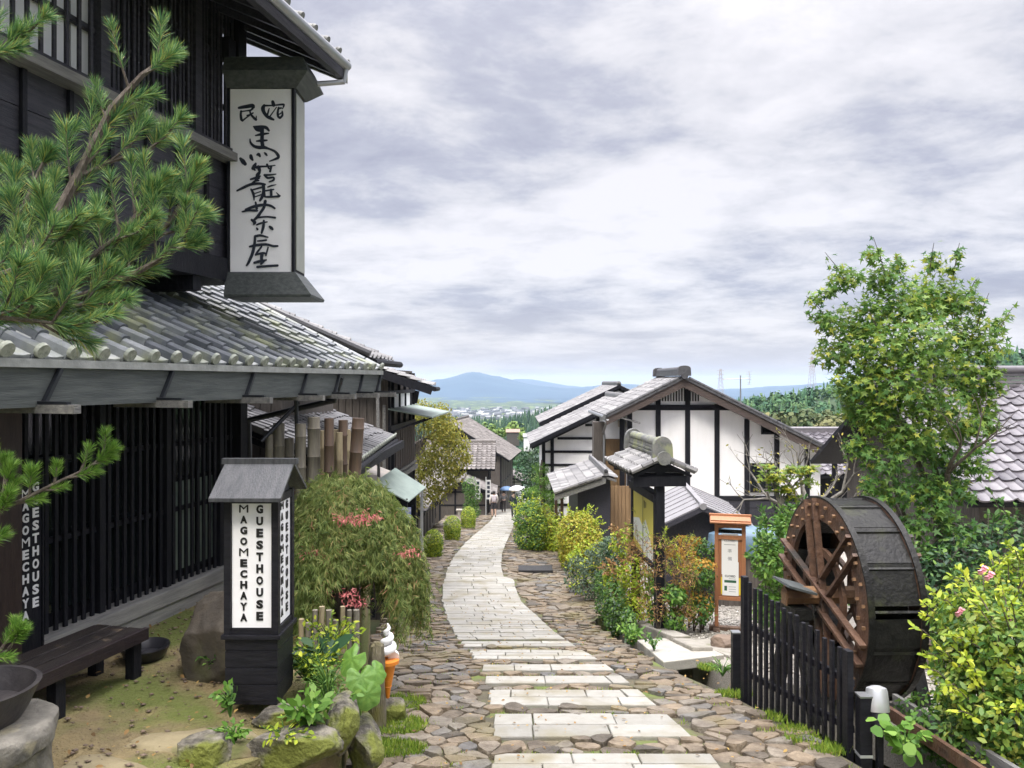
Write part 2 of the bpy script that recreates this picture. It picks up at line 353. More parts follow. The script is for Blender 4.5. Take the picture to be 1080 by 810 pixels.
L_pine2 = leafmat('bright_pine_needles', [(0, (0.05, 0.14, 0.02)), (0.55, (0.14, 0.28, 0.04)), (1, (0.26, 0.40, 0.08))], 0.45, 0.25)
L_maple = leafmat('maple_leaves', [(0, (0.035, 0.115, 0.035)), (0.45, (0.095, 0.205, 0.042)), (0.8, (0.23, 0.33, 0.05)), (1, (0.38, 0.40, 0.06))], 0.5, 0.4)
L_lace = leafmat('lace_leaf_maple_leaves', [(0, (0.075, 0.13, 0.035)), (0.5, (0.22, 0.29, 0.078)), (0.85, (0.40, 0.40, 0.14)), (1, (0.46, 0.24, 0.14))], 0.6, 0.45)
L_pink = leafmat('pink_leaf_tips', [(0, (0.55, 0.11, 0.14)), (1, (0.68, 0.28, 0.24))], 0.6, 0.3)
L_lime = leafmat('lime_shrub_leaves', [(0, (0.15, 0.24, 0.018)), (0.6, (0.34, 0.44, 0.035)), (1, (0.54, 0.57, 0.06))], 0.5, 0.35)
L_gold = leafmat('golden_shrub_leaves', [(0, (0.18, 0.19, 0.02)), (0.6, (0.34, 0.30, 0.03)), (1, (0.48, 0.40, 0.05))], 0.5, 0.35)
L_orange = leafmat('russet_shrub_leaves', [(0, (0.20, 0.14, 0.05)), (0.5, (0.33, 0.19, 0.08)), (1, (0.48, 0.27, 0.12))], 0.6, 0.3)
L_ochre = leafmat('orange_shrub_leaves', [(0, (0.34, 0.19, 0.03)), (1, (0.58, 0.34, 0.06))], 0.6, 0.3)
L_green = leafmat('green_shrub_leaves', [(0, (0.030, 0.095, 0.020)), (0.6, (0.080, 0.18, 0.034)), (1, (0.17, 0.28, 0.05))], 0.5, 0.3)
L_deep = leafmat('deep_green_leaves', [(0, (0.014, 0.045, 0.022)), (0.6, (0.035, 0.085, 0.036)), (1, (0.075, 0.14, 0.055))], 0.45, 0.2)
L_fresh = leafmat('fresh_green_leaves', [(0, (0.065, 0.16, 0.020)), (0.6, (0.12, 0.25, 0.035)), (1, (0.22, 0.36, 0.07))], 0.5, 0.35)
L_rose = leafmat('rose_bush_leaves', [(0, (0.035, 0.105, 0.020)), (0.45, (0.11, 0.21, 0.035)), (0.82, (0.25, 0.34, 0.06)), (1, (0.40, 0.40, 0.08))], 0.4, 0.3)
L_willow = leafmat('yellow_green_leaves', [(0, (0.13, 0.16, 0.03)), (0.5, (0.27, 0.28, 0.05)), (1, (0.46, 0.38, 0.08))], 0.6, 0.35)
L_sage = leafmat('grey_green_leaves', [(0, (0.06, 0.10, 0.065)), (0.6, (0.10, 0.15, 0.095)), (1, (0.17, 0.22, 0.13))], 0.6, 0.3)
L_forest = leafmat('conifer_crowns', [(0, (0.012, 0.040, 0.024)), (0.6, (0.022, 0.060, 0.030)), (1, (0.040, 0.085, 0.035))], 0.8, 0.0)
L_forest2 = leafmat('mixed_hill_woods', [(0, (0.022, 0.075, 0.034)), (0.6, (0.050, 0.12, 0.046)), (1, (0.10, 0.17, 0.06))], 0.8, 0.0)
L_autumn = leafmat('autumn_hill_woods', [(0, (0.055, 0.09, 0.035)), (0.6, (0.10, 0.12, 0.045)), (1, (0.17, 0.16, 0.065))], 0.8, 0.0)
L_grass = leafmat('grass_blades', [(0, (0.09, 0.17, 0.02)), (0.6, (0.20, 0.31, 0.035)), (1, (0.36, 0.42, 0.07))], 0.6, 0.3)

# ------------------------------------------------------------------ ground
def sheet(name, xf, ys, zf, m, kind='structure', nx=10, skirt=0.35):
    vs = []; fs = []
    for y in ys:
        x0, x1 = xf(y)
        for i in range(nx+1):
            x = x0 + (x1-x0)*i/nx; vs.append((x, y, zf(x, y)))
        vs.append((x0, y, zf(x0, y)-skirt)); vs.append((x1, y, zf(x1, y)-skirt))
    k = nx+3
    for j in range(len(ys)-1):
        for i in range(nx): fs.append((j*k+i, j*k+i+1, (j+1)*k+i+1, (j+1)*k+i))
        if skirt:
            fs.append((j*k, (j+1)*k, (j+1)*k+nx+1, j*k+nx+1)); fs.append((j*k+nx, j*k+nx+2, (j+1)*k+nx+2, (j+1)*k+nx))
    if skirt:
        for jj in (0, len(ys)-1):
            fs.append(tuple([jj*k+i for i in range(nx+1)] + [jj*k+nx+2, jj*k+nx+1]))
    b = MB(); b.add(vs, fs); o = b.build(name, m, smooth=False); o['kind'] = kind
    return o
ST_L = [(1, -1.6), (4.4, -1.2), (6, -1.35), (9, -1.7), (15, -2.3), (20, -2.7), (30, -3.3), (60, -4.6), (90, -6)]
ST_R = [(1, 2.45), (5, 2.42), (6.9, 2.05), (8.3, 1.68), (10.5, 1.45), (12.7, 1.35), (13.3, 1.5), (13.6, 2.2), (20, 2.6), (30, 1.6), (60, 1.4), (90, 2)]
YARD_L = [(1, 3.3), (6.0, 3.1), (7.6, 2.75), (8.3, 2.35), (13, 2.02), (14.5, 2.0), (15, 2.3), (20, 2.7), (30, 2.6)]
ys = list(np.arange(1.0, 20, 0.25)) + list(np.arange(20, 91, 1.0))
sheet('street', lambda y: (lerp(ST_L, y), lerp(ST_R, y)), ys, lambda x, y: gz(y)+0.012*pnoise((x*1.3, y*1.3, 0)), M_bed, nx=16)
sheet('gravel_yard', lambda y: (lerp(YARD_L, y), 9.0+0.3*y), list(np.arange(5.0, 31, 0.5)), lambda x, y: gz(y)+0.02*pnoise((x*0.9, y*0.9, 3)), M_gravb, nx=24)
# terrace in front of the inn
TZ = -2.1
def terr_edge(y): return lerp([(1, -2.2), (3.6, -2.2), (4.3, -1.45), (4.8, -1.08), (5.6, -1.18), (6.5, -1.38), (9, -1.65), (12, -2.1)], y)
sheet('terrace', lambda y: (-9.0, terr_edge(y)), list(np.arange(1.0, 8.8, 0.2)), lambda x, y: TZ - max(0, y-7.5)*0.12 + 0.035*pnoise((x*0.8, y*0.8, 5)) - 0.10*max(0, min(1, (x+2.0)*1.2)), M_soil, nx=30, skirt=0.9)
# base terrain out to the far side of the valley
prof = [(-60, 5.0), (0, -2.75), (60, -11.0), (80, -14.5), (150, -21), (300, -29), (600, -46), (2500, -97), (9000, -100)]
b = MB(); vs = []; fs = []
yy = [-60, -20, 0, 5, 10, 20, 30, 45, 60, 80, 110, 150, 220, 300, 450, 600, 900, 1400, 2500, 4000, 6000, 9000]
def zbase(x, y):
    z = lerp(prof, y)
    if 0 < y < 60: z -= 0.3*math.exp(-((y-14)/4.5)**2)
    if y < 150: z += 0
    return z
xxs = [-1, -0.6, -0.35, -0.2, -0.1, -0.05, 0, 0.05, 0.1, 0.2, 0.35, 0.6, 1]
for y in yy:
    W_ = 60+1.1*abs(y)
    for x in xxs:
        xx = x*W_; z = zbase(xx, y)
        if y > 100: z += 0.01*y*pnoise((xx*0.01, y*0.01, 1))
        vs.append((xx, y, z))
k = len(xxs)
for j in range(len(yy)-1):
    for i in range(k-1): fs.append((j*k+i, j*k+i+1, (j+1)*k+i+1, (j+1)*k+i))
b.add(vs, fs); o = b.build('ground', [M_valley, M_ground]); o['kind'] = 'structure'
for p in o.data.polygons:
    p.material_index = 1 if p.center.y < 90 else 0

# ------------------------------------------------------------------ granite path and cobbles
PL = [(516,820),(521,805),(519,763),(516,737),(507.5,713),(496,696),(487,687),(482,681),(472,661),(466,639),(467,624),(471,609),(480,592),(493,577),(507.5,564.5),(518,555),(524,544)]
PR = [(760,820),(752,808),(710,768),(680,743),(650,718),(626,701),(604,688),(591,679),(567,657),(550,642),(543,625),(543,618.5),(531.6,616.5),(528.7,605),(530,590),(534,579),(539,568),(543,557),(545,542)]
def edge_tab(lst):
    t = [(G(x, y).y, G(x, y).x) for x, y in lst]; t.sort(); return t
TL, TR = edge_tab(PL), edge_tab(PR)
def yrow(py): return G(540, py).y
bands = [(830, 805.5), (788, 763), (754, 737), (730, 722), (716.5, 710), (704.5, 694), (690.5, 685)]
bands = [(yrow(a), yrow(c)) for a, c in bands]
bands = [(1.6, 2.3), (2.5, 3.2), (3.4, 3.95), (4.1, bands[0][0]-.02)] + bands
Y_CONT = yrow(683)
def in_path(x, y, pad=0.0):
    if not (lerp(TL, y)-pad < x < lerp(TR, y)+pad): return False
    if y > Y_CONT-pad: return True
    return any(a-pad < y < c+pad for a, c in bands) or y < bands[0][0]
rs = random.Random(3)
pav = MB()
def paver_row(y0, y1):
    ym = (y0+y1)/2; g_ = 0.0045 if ym < 20 else 0.005
    xa, xb = lerp(TL, ym), lerp(TR, ym); x = xa + rs.uniform(-0.02, 0.02)
    first = True
    while x < xb-0.06:
        Lx = rs.uniform(0.34, 0.72)
        if first and rs.random() < 0.5: Lx *= 0.55
        first = False
        x2 = min(x+Lx, xb)
        if xb-x2 < 0.16: x2 = xb
        dz = rs.uniform(-0.004, 0.005); t0 = 0.034
        q = []
        for (px_, py_) in ((x+g_, y0+g_), (x2-g_, y0+g_), (x2-g_, y1-g_), (x+g_, y1-g_)):
            # follow the bend of the path
            ex = (lerp(TL, py_)-lerp(TL, ym))*(1-(px_-xa)/(xb-xa)) + (lerp(TR, py_)-lerp(TR, ym))*((px_-xa)/(xb-xa))
            if ym < Y_CONT: ex = 0 if px_ < xb-0.2 else ex
            q.append((px_+ex+rs.uniform(-.004, .004), py_+rs.uniform(-.004, .004)))
        c = Vector((sum(p[0] for p in q)/4, sum(p[1] for p in q)/4)); bv = 0.005
        vs = []
        for ring, (ins, zz) in enumerate(((0, -0.05), (0, t0-0.007), (bv, t0))):
            for p in q:
                d = (c-Vector(p)).normalized()*ins*1.4
                vs.append((p[0]+d.x, p[1]+d.y, gz(p[1]) + zz + dz))
        fs = [(8, 9, 10, 11)]
        for r_ in (0, 4):
            for i in range(4): fs.append((r_+i, r_+(i+1) % 4, r_+(i+1) % 4+4, r_+i+4))
        pav.add(vs, fs, 0, min(1, max(0, rs.gauss(0.5, 0.24))))
        x = x2
for a, c in bands:
    n = max(1, round((c-a)/0.25))
    for i in range(n): paver_row(a+(c-a)*i/n, a+(c-a)*(i+1)/n)
y = Y_CONT
while y < 66:
    s_ = 0.27 if y < 30 else 0.4
    paver_row(y, y+s_); y += s_
o = pav.build('path', M_pav); o['kind'] = 'structure'

def clip(poly, nx_, ny_, d):
    out = []; n = len(poly)
    for i in range(n):
        a = poly[i]; b_ = poly[(i+1) % n]; da = nx_*a[0]+ny_*a[1]-d; db = nx_*b_[0]+ny_*b_[1]-d
        if da <= 0: out.append(a)
        if (da < 0 < db) or (db < 0 < da):
            t = da/(da-db); out.append((a[0]+(b_[0]-a[0])*t, a[1]+(b_[1]-a[1])*t))
    return out
def cobbles(name, region, y0, y1, cw, cd, m, seed, top=0.03, simple=False):
    rr = random.Random(seed); b = MB()
    nx_ = int(9/cw); ny_ = int((y1-y0)/cd)+4
    pts = {}
    for j in range(ny_):
        for i in range(nx_):
            if rr.random() < 0.14: continue           # missing seeds give larger stones
            pts[i, j] = (-5 + (i + 0.5*(j % 2) + rr.uniform(-.42, .42))*cw, y0 + (j-2+rr.uniform(-.40, .40))*cd)
    for (i, j), (x, y) in pts.items():
        if not (y0 <= y <= y1) or not region(x, y): continue
        poly = [(x-cw*1.5, y-cd*1.5), (x+cw*1.5, y-cd*1.5), (x+cw*1.5, y+cd*1.5), (x-cw*1.5, y+cd*1.5)]
        for dj in (-2, -1, 0, 1, 2):
            for di in (-2, -1, 0, 1, 2):
                q = pts.get((i+di, j+dj))
                if q is None or (di == 0 and dj == 0): continue
                ddx, ddy = q[0]-x, q[1]-y; L = math.hypot(ddx, ddy)
                poly = clip(poly, ddx/L, ddy/L, (ddx*(x+q[0])/2 + ddy*(y+q[1])/2)/L - rr.uniform(0.002, 0.007))
                if len(poly) < 3: break
            if len(poly) < 3: break
        if len(poly) < 3: continue
        cx_ = sum(p[0] for p in poly)/len(poly); cy_ = sum(p[1] for p in poly)/len(poly)
        # round the corners
        rp = []
        n = len(poly)
        for k_ in range(n):
            a = poly[k_]; c_ = poly[(k_+1) % n]
            rp += [(a[0]*.8+c_[0]*.2, a[1]*.8+c_[1]*.2), (a[0]*.2+c_[0]*.8, a[1]*.2+c_[1]*.8)]
        if simple: rp = poly
        n = len(rp); tx, ty = rr.gauss(0, .05), rr.gauss(0, .05); h = top + rr.gauss(0, 0.009)
        vs = []; fs = []
        rings = [(1.0, -0.04), (0.99, h*0.7-0.002), (0.935, h)]
        for sc_, zz in rings:
            for p in rp:
                X = cx_+(p[0]-cx_)*sc_; Yv = cy_+(p[1]-cy_)*sc_
                vs.append((X, Yv, gz(Yv)+zz+tx*(X-cx_)+ty*(Yv-cy_)))
        vs.append((cx_, cy_, gz(cy_)+h+rr.uniform(-.003, .005)))
        for r_ in (0, n):
            for k_ in range(n): fs.append((r_+k_, r_+(k_+1) % n, r_+n+(k_+1) % n, r_+n+k_))
        for k_ in range(n): fs.append((2*n+k_, 2*n+(k_+1) % n, 3*n))
        b.add(vs, fs, 0, rr.random())
    o = b.build(name, m, smooth=True); o['kind'] = 'structure'; return o
def street_reg(x, y):
    if not (lerp(ST_L, y)-0.05 < x < lerp(ST_R, y)-0.05): return False
    if y > 5.0 and in_path(x, y, 0.05): return False
    if y <= 5.0 and in_path(x, max(y, 4.6), 0.05): return False
    return True
cobbles('street_cobbles', street_reg, 2.0, 14, 0.215, 0.105, M_cob, 5)
cobbles('street_cobbles', street_reg, 14.0, 30, 0.25, 0.15, M_cob, 6, simple=True)
cobbles('street_cobbles', street_reg, 30.0, 66, 0.40, 0.32, M_cob, 7, simple=True)
# ------------------------------------------------------------------ roofs
def tiled_roof(b, A, B, up, L, pitch=0.235, expo=0.24, roll=0.045, lift=0.03, mi=0, res=8, ends=None, ends_mi=0, jitter=0.35):
    """rows of pan-and-roll tiles; A..B the eaves, up the unit vector up the slope, L its length"""
    A = Vector(A); B = Vector(B); up = Vector(up).normalized(); u = (B-A); W = u.length; u.normalize()
    nrm = u.cross(up)
    if nrm.z < 0: nrm = -nrm
    nc = max(1, round(W/pitch)); pitch = W/nc; nr = max(1, round(L/expo)); expo = L/nr
    ts = [0, .08, .17, .26, .34, .50, .67, .84] if res == 8 else [0, .17, .34, .67]
    def h(t): return roll*math.sin(PI*t/.34) if t < .34 else -0.4*roll*math.sin(PI*(t-.34)/.66)
    for j in range(nr):
        s0 = j*expo; s1 = s0+expo+0.02
        for c in range(nc):
            rv = min(1, max(0, random.gauss(0.5, jitter*0.7))); jz = random.uniform(-.007, .007)
            base = A + u*(c*pitch); vs = []; tt = ts+[1.0]; n = len(tt)
            for t in tt:
                p = base + u*(t*pitch); hh = h(t)
                vs.append(p + up*s0 + nrm*(hh+lift-0.03+jz)); vs.append(p + up*s0 + nrm*(hh+lift+jz)); vs.append(p + up*s1 + nrm*(hh+0.002))
            fs = []
            for i in range(n-1):
                fs.append((3*i, 3*i+3, 3*i+4, 3*i+1)); fs.append((3*i+1, 3*i+4, 3*i+5, 3*i+2))
            b.add(vs, fs, mi, rv)
    if ends:
        for c in range(nc):
            p = A + u*(c*pitch+0.17*pitch) + nrm*(roll*0.45+lift) - up*0.005
            b.tube([p-up*0.018, p+up*0.02], roll*ends, 12, ends_mi)
    return nrm
def roll_roof(b, A, B, up, L, pitch=0.235, expo=0.24, r=0.05, mi=0, ends_mi=1, lo=(.1, .55), hi=(.62, 1.0)):
    """broad pans between raised half-round cover tiles, each tile its own length"""
    A = Vector(A); B = Vector(B); up = Vector(up).normalized(); u = B-A; W = u.length; u.normalize(); nrm = u.cross(up)
    if nrm.z < 0: nrm = -nrm
    nc = max(1, round(W/pitch)); pitch = W/nc; nr = max(1, round(L/expo)); expo = L/nr
    for j in range(nr):
        s0, s1 = j*expo, (j+1)*expo+.03
        for c in range(nc):
            p = A+u*(c*pitch); jz = random.uniform(-.004, .004); n = 5; vs = []
            for i in range(n+1):
                t = i/n; sag = -.022*math.sin(PI*t)
                q = p+u*(t*pitch); vs += [q+up*s0+nrm*(sag-.012+jz), q+up*s0+nrm*(sag+.016+jz), q+up*s1+nrm*(sag-.006)]
            fs = []
            for i in range(n): fs += [(3*i, 3*i+3, 3*i+4, 3*i+1), (3*i+1, 3*i+4, 3*i+5, 3*i+2)]
            b.add(vs, fs, mi, random.uniform(*hi))
            off = random.uniform(-.05, .05)*(j > 0); a0, a1 = s0+off-.012, s1+.02; h0 = .020+random.uniform(0, .006); m_ = 7; vs = []
            for k in range(m_):
                a = PI*k/(m_-1); w_, hh_ = -math.cos(a)*r, (math.sin(a)**.65)*r*1.05
                vs += [p+u*w_+up*a0+nrm*(hh_+h0), p+u*w_*.9+up*a1+nrm*(hh_*.9+.002)]
            fs = [(2*k, 2*k+2, 2*k+3, 2*k+1) for k in range(m_-1)]; vs += [p+u*(-r)+up*a0-nrm*.02, p+u*r+up*a0-nrm*.02, p+u*(-r*.9)+up*a1-nrm*.03, p+u*(r*.9)+up*a1-nrm*.03]
            q = 2*m_; fs += [(q, 0, 1, q+2), (2*m_-2, q+1, q+3, 2*m_-1), tuple([q]+[2*k for k in range(m_)]+[q+1])]
            b.add(vs, fs, mi, random.uniform(*lo))  # cover tiles toned darker than the pans: roll shade put into the colour
    for c in range(nc+1):
        p = A+u*(c*pitch)+nrm*(r*.55+.01)-up*.02; b.tube([p-up*.012, p+up*.012], [r*.95, r*1.08], 14, ends_mi)
    return nrm
def roof_slab(b, A, B, up, L, t, mi=0, over=0.0):
    """flat boarding under the tiles"""
    A = Vector(A); B = Vector(B); up = Vector(up).normalized(); u = (B-A).normalized(); n = u.cross(up)
    if n.z < 0: n = -n
    A = A-u*over; B = B+u*over
    b.prism([A-n*.035, B-n*.035, B+up*L-n*.035, A+up*L-n*.035], -n*t, mi)
def ridge_cap(b, p, q, r=0.10, mi=0, h=0.16):
    b.beam(Vector(p), Vector(q), r*1.7, h, mi); b.tube([Vector(p)+Vector((0,0,h*.6)), Vector(q)+Vector((0,0,h*.6))], r*0.8, 10, mi)

# ------------------------------------------------------------------ lettering
FONTC = {}
def text_mesh(s, size, bold=0.0, depth=0.002):
    key = (s, size, bold)
    if key in FONTC: return FONTC[key]
    cu = bpy.data.curves.new('lettering', 'FONT'); cu.body = s; cu.size = size; cu.align_x = 'CENTER'; cu.align_y = 'CENTER'
    cu.offset = bold; cu.extrude = depth; cu.resolution_u = 3
    ob = bpy.data.objects.new('lettering_source', cu); COL.objects.link(ob)
    dg = bpy.context.evaluated_depsgraph_get(); me = bpy.data.meshes.new_from_object(ob.evaluated_get(dg))
    vs = [v.co.copy() for v in me.vertices]; fs = [tuple(p.vertices) for p in me.polygons]
    bpy.data.objects.remove(ob); bpy.data.curves.remove(cu); bpy.data.meshes.remove(me)
    xs = [v.x for v in vs] or [0]; ysq = [v.y for v in vs] or [0]
    c = Vector(((min(xs)+max(xs))/2, (min(ysq)+max(ysq))/2, 0)); vs = [v-c for v in vs]
    FONTC[key] = (vs, fs, max(xs)-min(xs), max(ysq)-min(ysq)); return FONTC[key]
def put_text(b, s, size, M, bold=0.0, fit=None, mi=0):
    """M maps the text's x, y, z (z out of the face)"""
    vs, fs, w_, h_ = text_mesh(s, size, bold)
    sx = sy = 1
    if fit: sx = fit[0]/max(w_, 1e-5) if fit[0] else 1; sy = fit[1]/max(h_, 1e-5) if fit[1] else 1
    b.add([M @ Vector((v.x*sx, v.y*sy, v.z)) for v in vs], fs, mi)
def face_matrix(o, xdir, ydir):
    x = Vector(xdir).normalized(); y = Vector(ydir).normalized(); z = x.cross(y)
    return Matrix(((x.x, y.x, z.x, o[0]), (x.y, y.y, z.y, o[1]), (x.z, y.z, z.z, o[2]), (0, 0, 0, 1)))
def vertical_word(b, word, M, x, ytop, step, size, cw, ch, bold):
    for i, c in enumerate(word):
        wv = cw*(0.22 if c == 'I' else 1.3 if c == 'M' else 1.0)
        put_text(b, c, size, M @ Matrix.Translation((x, ytop-step*(i+.5), 0)), 0 if c == 'M' else bold, (wv, ch))

# ------------------------------------------------------------------ the inn (local x = out to the street, y = along the wall, z up from the terrace)
inn = thing('inn', 'black-boarded two-storey inn with lattice walls and a tiled eaves roof, beside the paved street', 'inn', (-4.74, 0, TZ), math.radians(-13.24))
PY0, PY1 = 2.6, 8.12
b = MB(); b.box((-3.2, PY0, 0.0), (-0.14, PY1-.03, 2.68)); b.build('inner_wall', M_dark, inn)
b = MB()      # pale screens and glass behind the lattice
b2 = MB()
for i in range(9):
    y0 = 3.3+i*0.53
    if i >= 7: b.box((-0.06, y0+.03, 0.34), (-0.045, y0+.50, 1.16)); b2.box((-0.06, y0+.03, 1.2), (-0.045, y0+.50, 2.2))
    else: b2.box((-0.135, y0+.03, 0.34), (-0.115, y0+.50, 2.2))
b.build('paper_screen', M_paper, inn); b2.build('window_glass', M_glass, inn)
b = MB()      # lattice
y = 2.7; i = 0
while y < PY1-.02:
    if i % 9 == 0: b.box((-0.04, y-.03, 0.16), (0.045, y+.03, 2.64))
    else: b.box((0.012, y-.016, 0.24), (0.032, y+.016, 2.6 if i % 2 else 2.28))
    y += 0.088 if i > 22 else 0.104; i += 1
for z in (0.9, 1.5, 1.98): b.box((-0.03, 2.7, z), (0.009, PY1-.03, z+.04))
b.build('lattice', M_dark, inn)
b = MB(); b.cbox((0.03, 5.4, 0.20), (0.22, 5.5, 0.10), bev=.006); b.cbox((0.02, 5.4, 0.08), (0.20, 5.5, 0.16)); b.cbox((0.11, 5.4, 0.145), (0.06, 5.5, 0.02)); b.build('sill', mat('pale_grey_sill', (.19, .19, .185), .6, (.30, .295, .28), 5, .3, stretch=(5, .5, 5)), inn)
b = MB(); b.box((-0.09, PY1-.06, 0), (0.10, PY1+.06, 2.66)); b.box((-3.3, PY1-.028, 0), (-0.09, PY1+.03, 2.6)); b.build('corner_post', M_dark, inn)
b = MB(); b.box((0.055, 4.62, 1.35), (0.062, 4.70, 1.50)); b.build('paper_notice', mat('tan_notice_paper', (0.34, 0.27, 0.14), 0.7), inn)
# eaves roof
SL = Vector((-1, 0, 0.48)).normalized(); EX, EZ = 0.96, 2.24; RY0, RY1 = 2.6, 9.62
b = MB(); roll_roof(b, (EX, RY0, EZ+.01), (EX, RY1, EZ+.01), SL, 2.85, 0.235, 0.25, 0.046)
b.build('eaves_tiles', [M_tile, M_pale_end], inn, smooth=True)
b = MB(); roof_slab(b, (EX-.03, RY0, EZ), (EX-.03, RY1, EZ), SL, 2.85, 0.05)
y = 2.9
while y < RY1: b.beam((EX-.06, y, EZ-.11), (-0.6, y, EZ-.11+.48*1.5), .045, .06); y += 0.42
b.build('eaves_boards', M_dark, inn)
b = MB(); b.box((EX-.045, RY0, EZ-.29), (EX, RY1+.05, EZ-.055)); b.build('fascia', M_fascia, inn)
b = MB(); b.box((EX+.003, RY0, EZ-.062), (EX+.03, RY1+.06, EZ-.012)); b.build('eaves_trim', mat('pale_grey_trim', (0.30, 0.31, 0.30), 0.6, (0.20, 0.21, 0.20), 6, 0.3), inn)
for y in (3.75, 4.72, 5.72, 6.77, 7.7, 8.4, 9.0, 9.5):
    b = MB(); b.beam((EX-.35, y, EZ-.30), (EX+.26, y, EZ-.30), .05, .05)
    br = b.build('eaves_bracket', M_greyw, inn)
    b = MB(); b.beam((EX+.018, y+.0, EZ-.29), (EX+.018, y+.13, EZ-.07), .022, .03, up=(1, 0, 0)); b.beam((EX-.3, y, EZ-.26), (EX+.20, y, EZ-.268), .035, .02); b.build('fin', M_pipe, br)
b = MB()   # flashing where the eaves roof ends and the house wall starts, verge tiles
vt = Vector((EX, RY1+.03, EZ))
for j in range(12): b.tube([vt+SL*(j*.235), vt+SL*(j*.235+.22)], 0.055, 8)
b.build('verge_tiles', M_tile, inn, smooth=True)
b = MB(); b.tube([(EX+.02, 8.55, EZ-.10), (EX-.05, 8.55, EZ-.34), (0.08, PY1+.12, EZ-.55), (0.10, PY1+.10, 0.9), (0.10, PY1+.10, 0.05)], 0.035, 8)
b.tube([(EX-.2, 8.0, EZ-.2), (EX-.2, 8.02, EZ-.75)], .02, 8); b.tube([(EX-.35, 7.6, EZ-.72), (EX-.2, 8.05, EZ-.36)], .02, 8)
b.build('downpipe', M_pipe, inn, smooth=True)
# upper storey
UZ0, UR, UZ1 = 3.27, 4.36, 6.2
b = MB(); b.box((-3.4, PY0, UZ0), (-0.16, PY1, UZ1)); b.build('upper_wall', M_dark, inn)
b = MB()
zz = UZ0+.06
for r_ in range(6):
    b.box((-0.16, PY0, zz), (-0.02-0.006*(r_ % 2), PY1-.02, zz+.176)); zz += .18
b.build('board_cladding', M_darkh, inn)
b = MB()
for i in range(14): b.box((-0.02, 3.0+i*.42, UZ0+.05), (0.012, 3.04+i*.42, UR-.04))
b.box((-0.02, PY0, UZ0-.03), (0.05, PY1, UZ0+.07)); b.build('batten', M_dark, inn)
b = MB(); b.box((-0.05, PY0, UR-.03), (0.14, PY1+.02, UR+.05)); b.build('rail', M_greyw, inn)
b = MB(); b.box((-0.08, PY0, UR+.04), (0.09, PY1, UR+.10))
y = 2.7; i = 0
while y < PY1-.05:
    b.box((0.025, y-.014, UR+.10), (0.045, y+.014, UZ1-.1))
    if y > 6.3: b.box((0.025, y+.045, UR+.10), (0.04, y+.065, UZ1-.1))
    if i % 10 == 0: b.box((-0.08, y-.05, UR+.05), (0.07, y+.05, UZ1-.1))
    y += 0.118; i += 1
for z in (4.86, 5.36, 5.8): b.box((-0.03, PY0, z), (0.017, PY1-.03, z+.04))
b.build('upper_lattice', M_darkh, inn)  # paler and bluer than the lower lattice: flare haze put into the colour
b = MB()
for y0, y1 in ((3.55, 4.35), (4.42, 5.22), (5.30, 5.95), (6.02, 6.4)): b.box((-0.07, y0, UR+.14), (-0.055, y1, 5.34))
b.build('window_panel', mat('white_window_panel', (0.82, 0.84, 0.88), 0.5), inn)  # plain white panels behind the left part of the upper lattice
b = MB(); b.box((-0.09, PY1-.08, UZ0-.05), (0.09, PY1+.06, UZ1)); b.build('upper_corner_post', M_dark, inn)
b = MB(); b.box((-3.2, PY1-.3, 5.35), (0.12, PY1-.18, 5.55)); b.box((-2.0, PY0, UZ0-.16), (0.06, PY1+.05, UZ0-.03))
for y in (3.2, 4.6, 6.0, 7.4): b.box((-2.2, y, UZ0-.30), (0.02, y+.12, UZ0-.16))
b.build('beam', M_dark, inn)
# upper roof
E2X, E2Z = 1.0, 5.47; R2Y1 = 8.62
b = MB(); tiled_roof(b, (E2X, PY0, E2Z+.05), (E2X, R2Y1, E2Z+.05), SL, 3.4, 0.26, 0.25, 0.05, 0.03, 0, ends=0.7); b.build('roof_tiles', M_tiledge, inn, smooth=True)
b = MB(); roof_slab(b, (E2X-.03, PY0, E2Z+.05), (E2X-.03, R2Y1+.02, E2Z+.05), SL, 3.4, 0.05)
y = 2.75
while y < R2Y1: b.beam((E2X-.07, y, E2Z-.07), (-0.9, y, E2Z-.07+.48*1.83), .055, .08); y += 0.36
b.box((E2X-.10, PY0, E2Z-.10), (E2X-.03, R2Y1+.02, E2Z-.01))
b.build('roof_boards', M_darkh, inn)
b = MB(); vt = Vector((E2X, R2Y1+.04, E2Z+.05))
for j in range(12): b.tube([vt+SL*(j*.25), vt+SL*(j*.25+.235)], 0.06, 8)
b.prism([vt+Vector((0, -.02, -.06)), vt+SL*3.2+Vector((0, -.02, -.06)), vt+SL*3.2+Vector((0, -.02, -.26)), vt+Vector((0, -.02, -.2))], (0, .035, 0))
b.build('verge', M_tiledge, inn, smooth=True)
b = MB(); pts = []
b.tube([(E2X+.07, PY0, E2Z-.02), (E2X+.07, R2Y1-.1, E2Z-.03)], .05, 10); b.tube([(E2X+.07, R2Y1-.12, E2Z-.05), (E2X+.04, R2Y1-.12, E2Z-.2), (E2X-.2, R2Y1-.25, E2Z-.25)], .028, 8)
b.build('gutter', M_metal, inn, smooth=True)

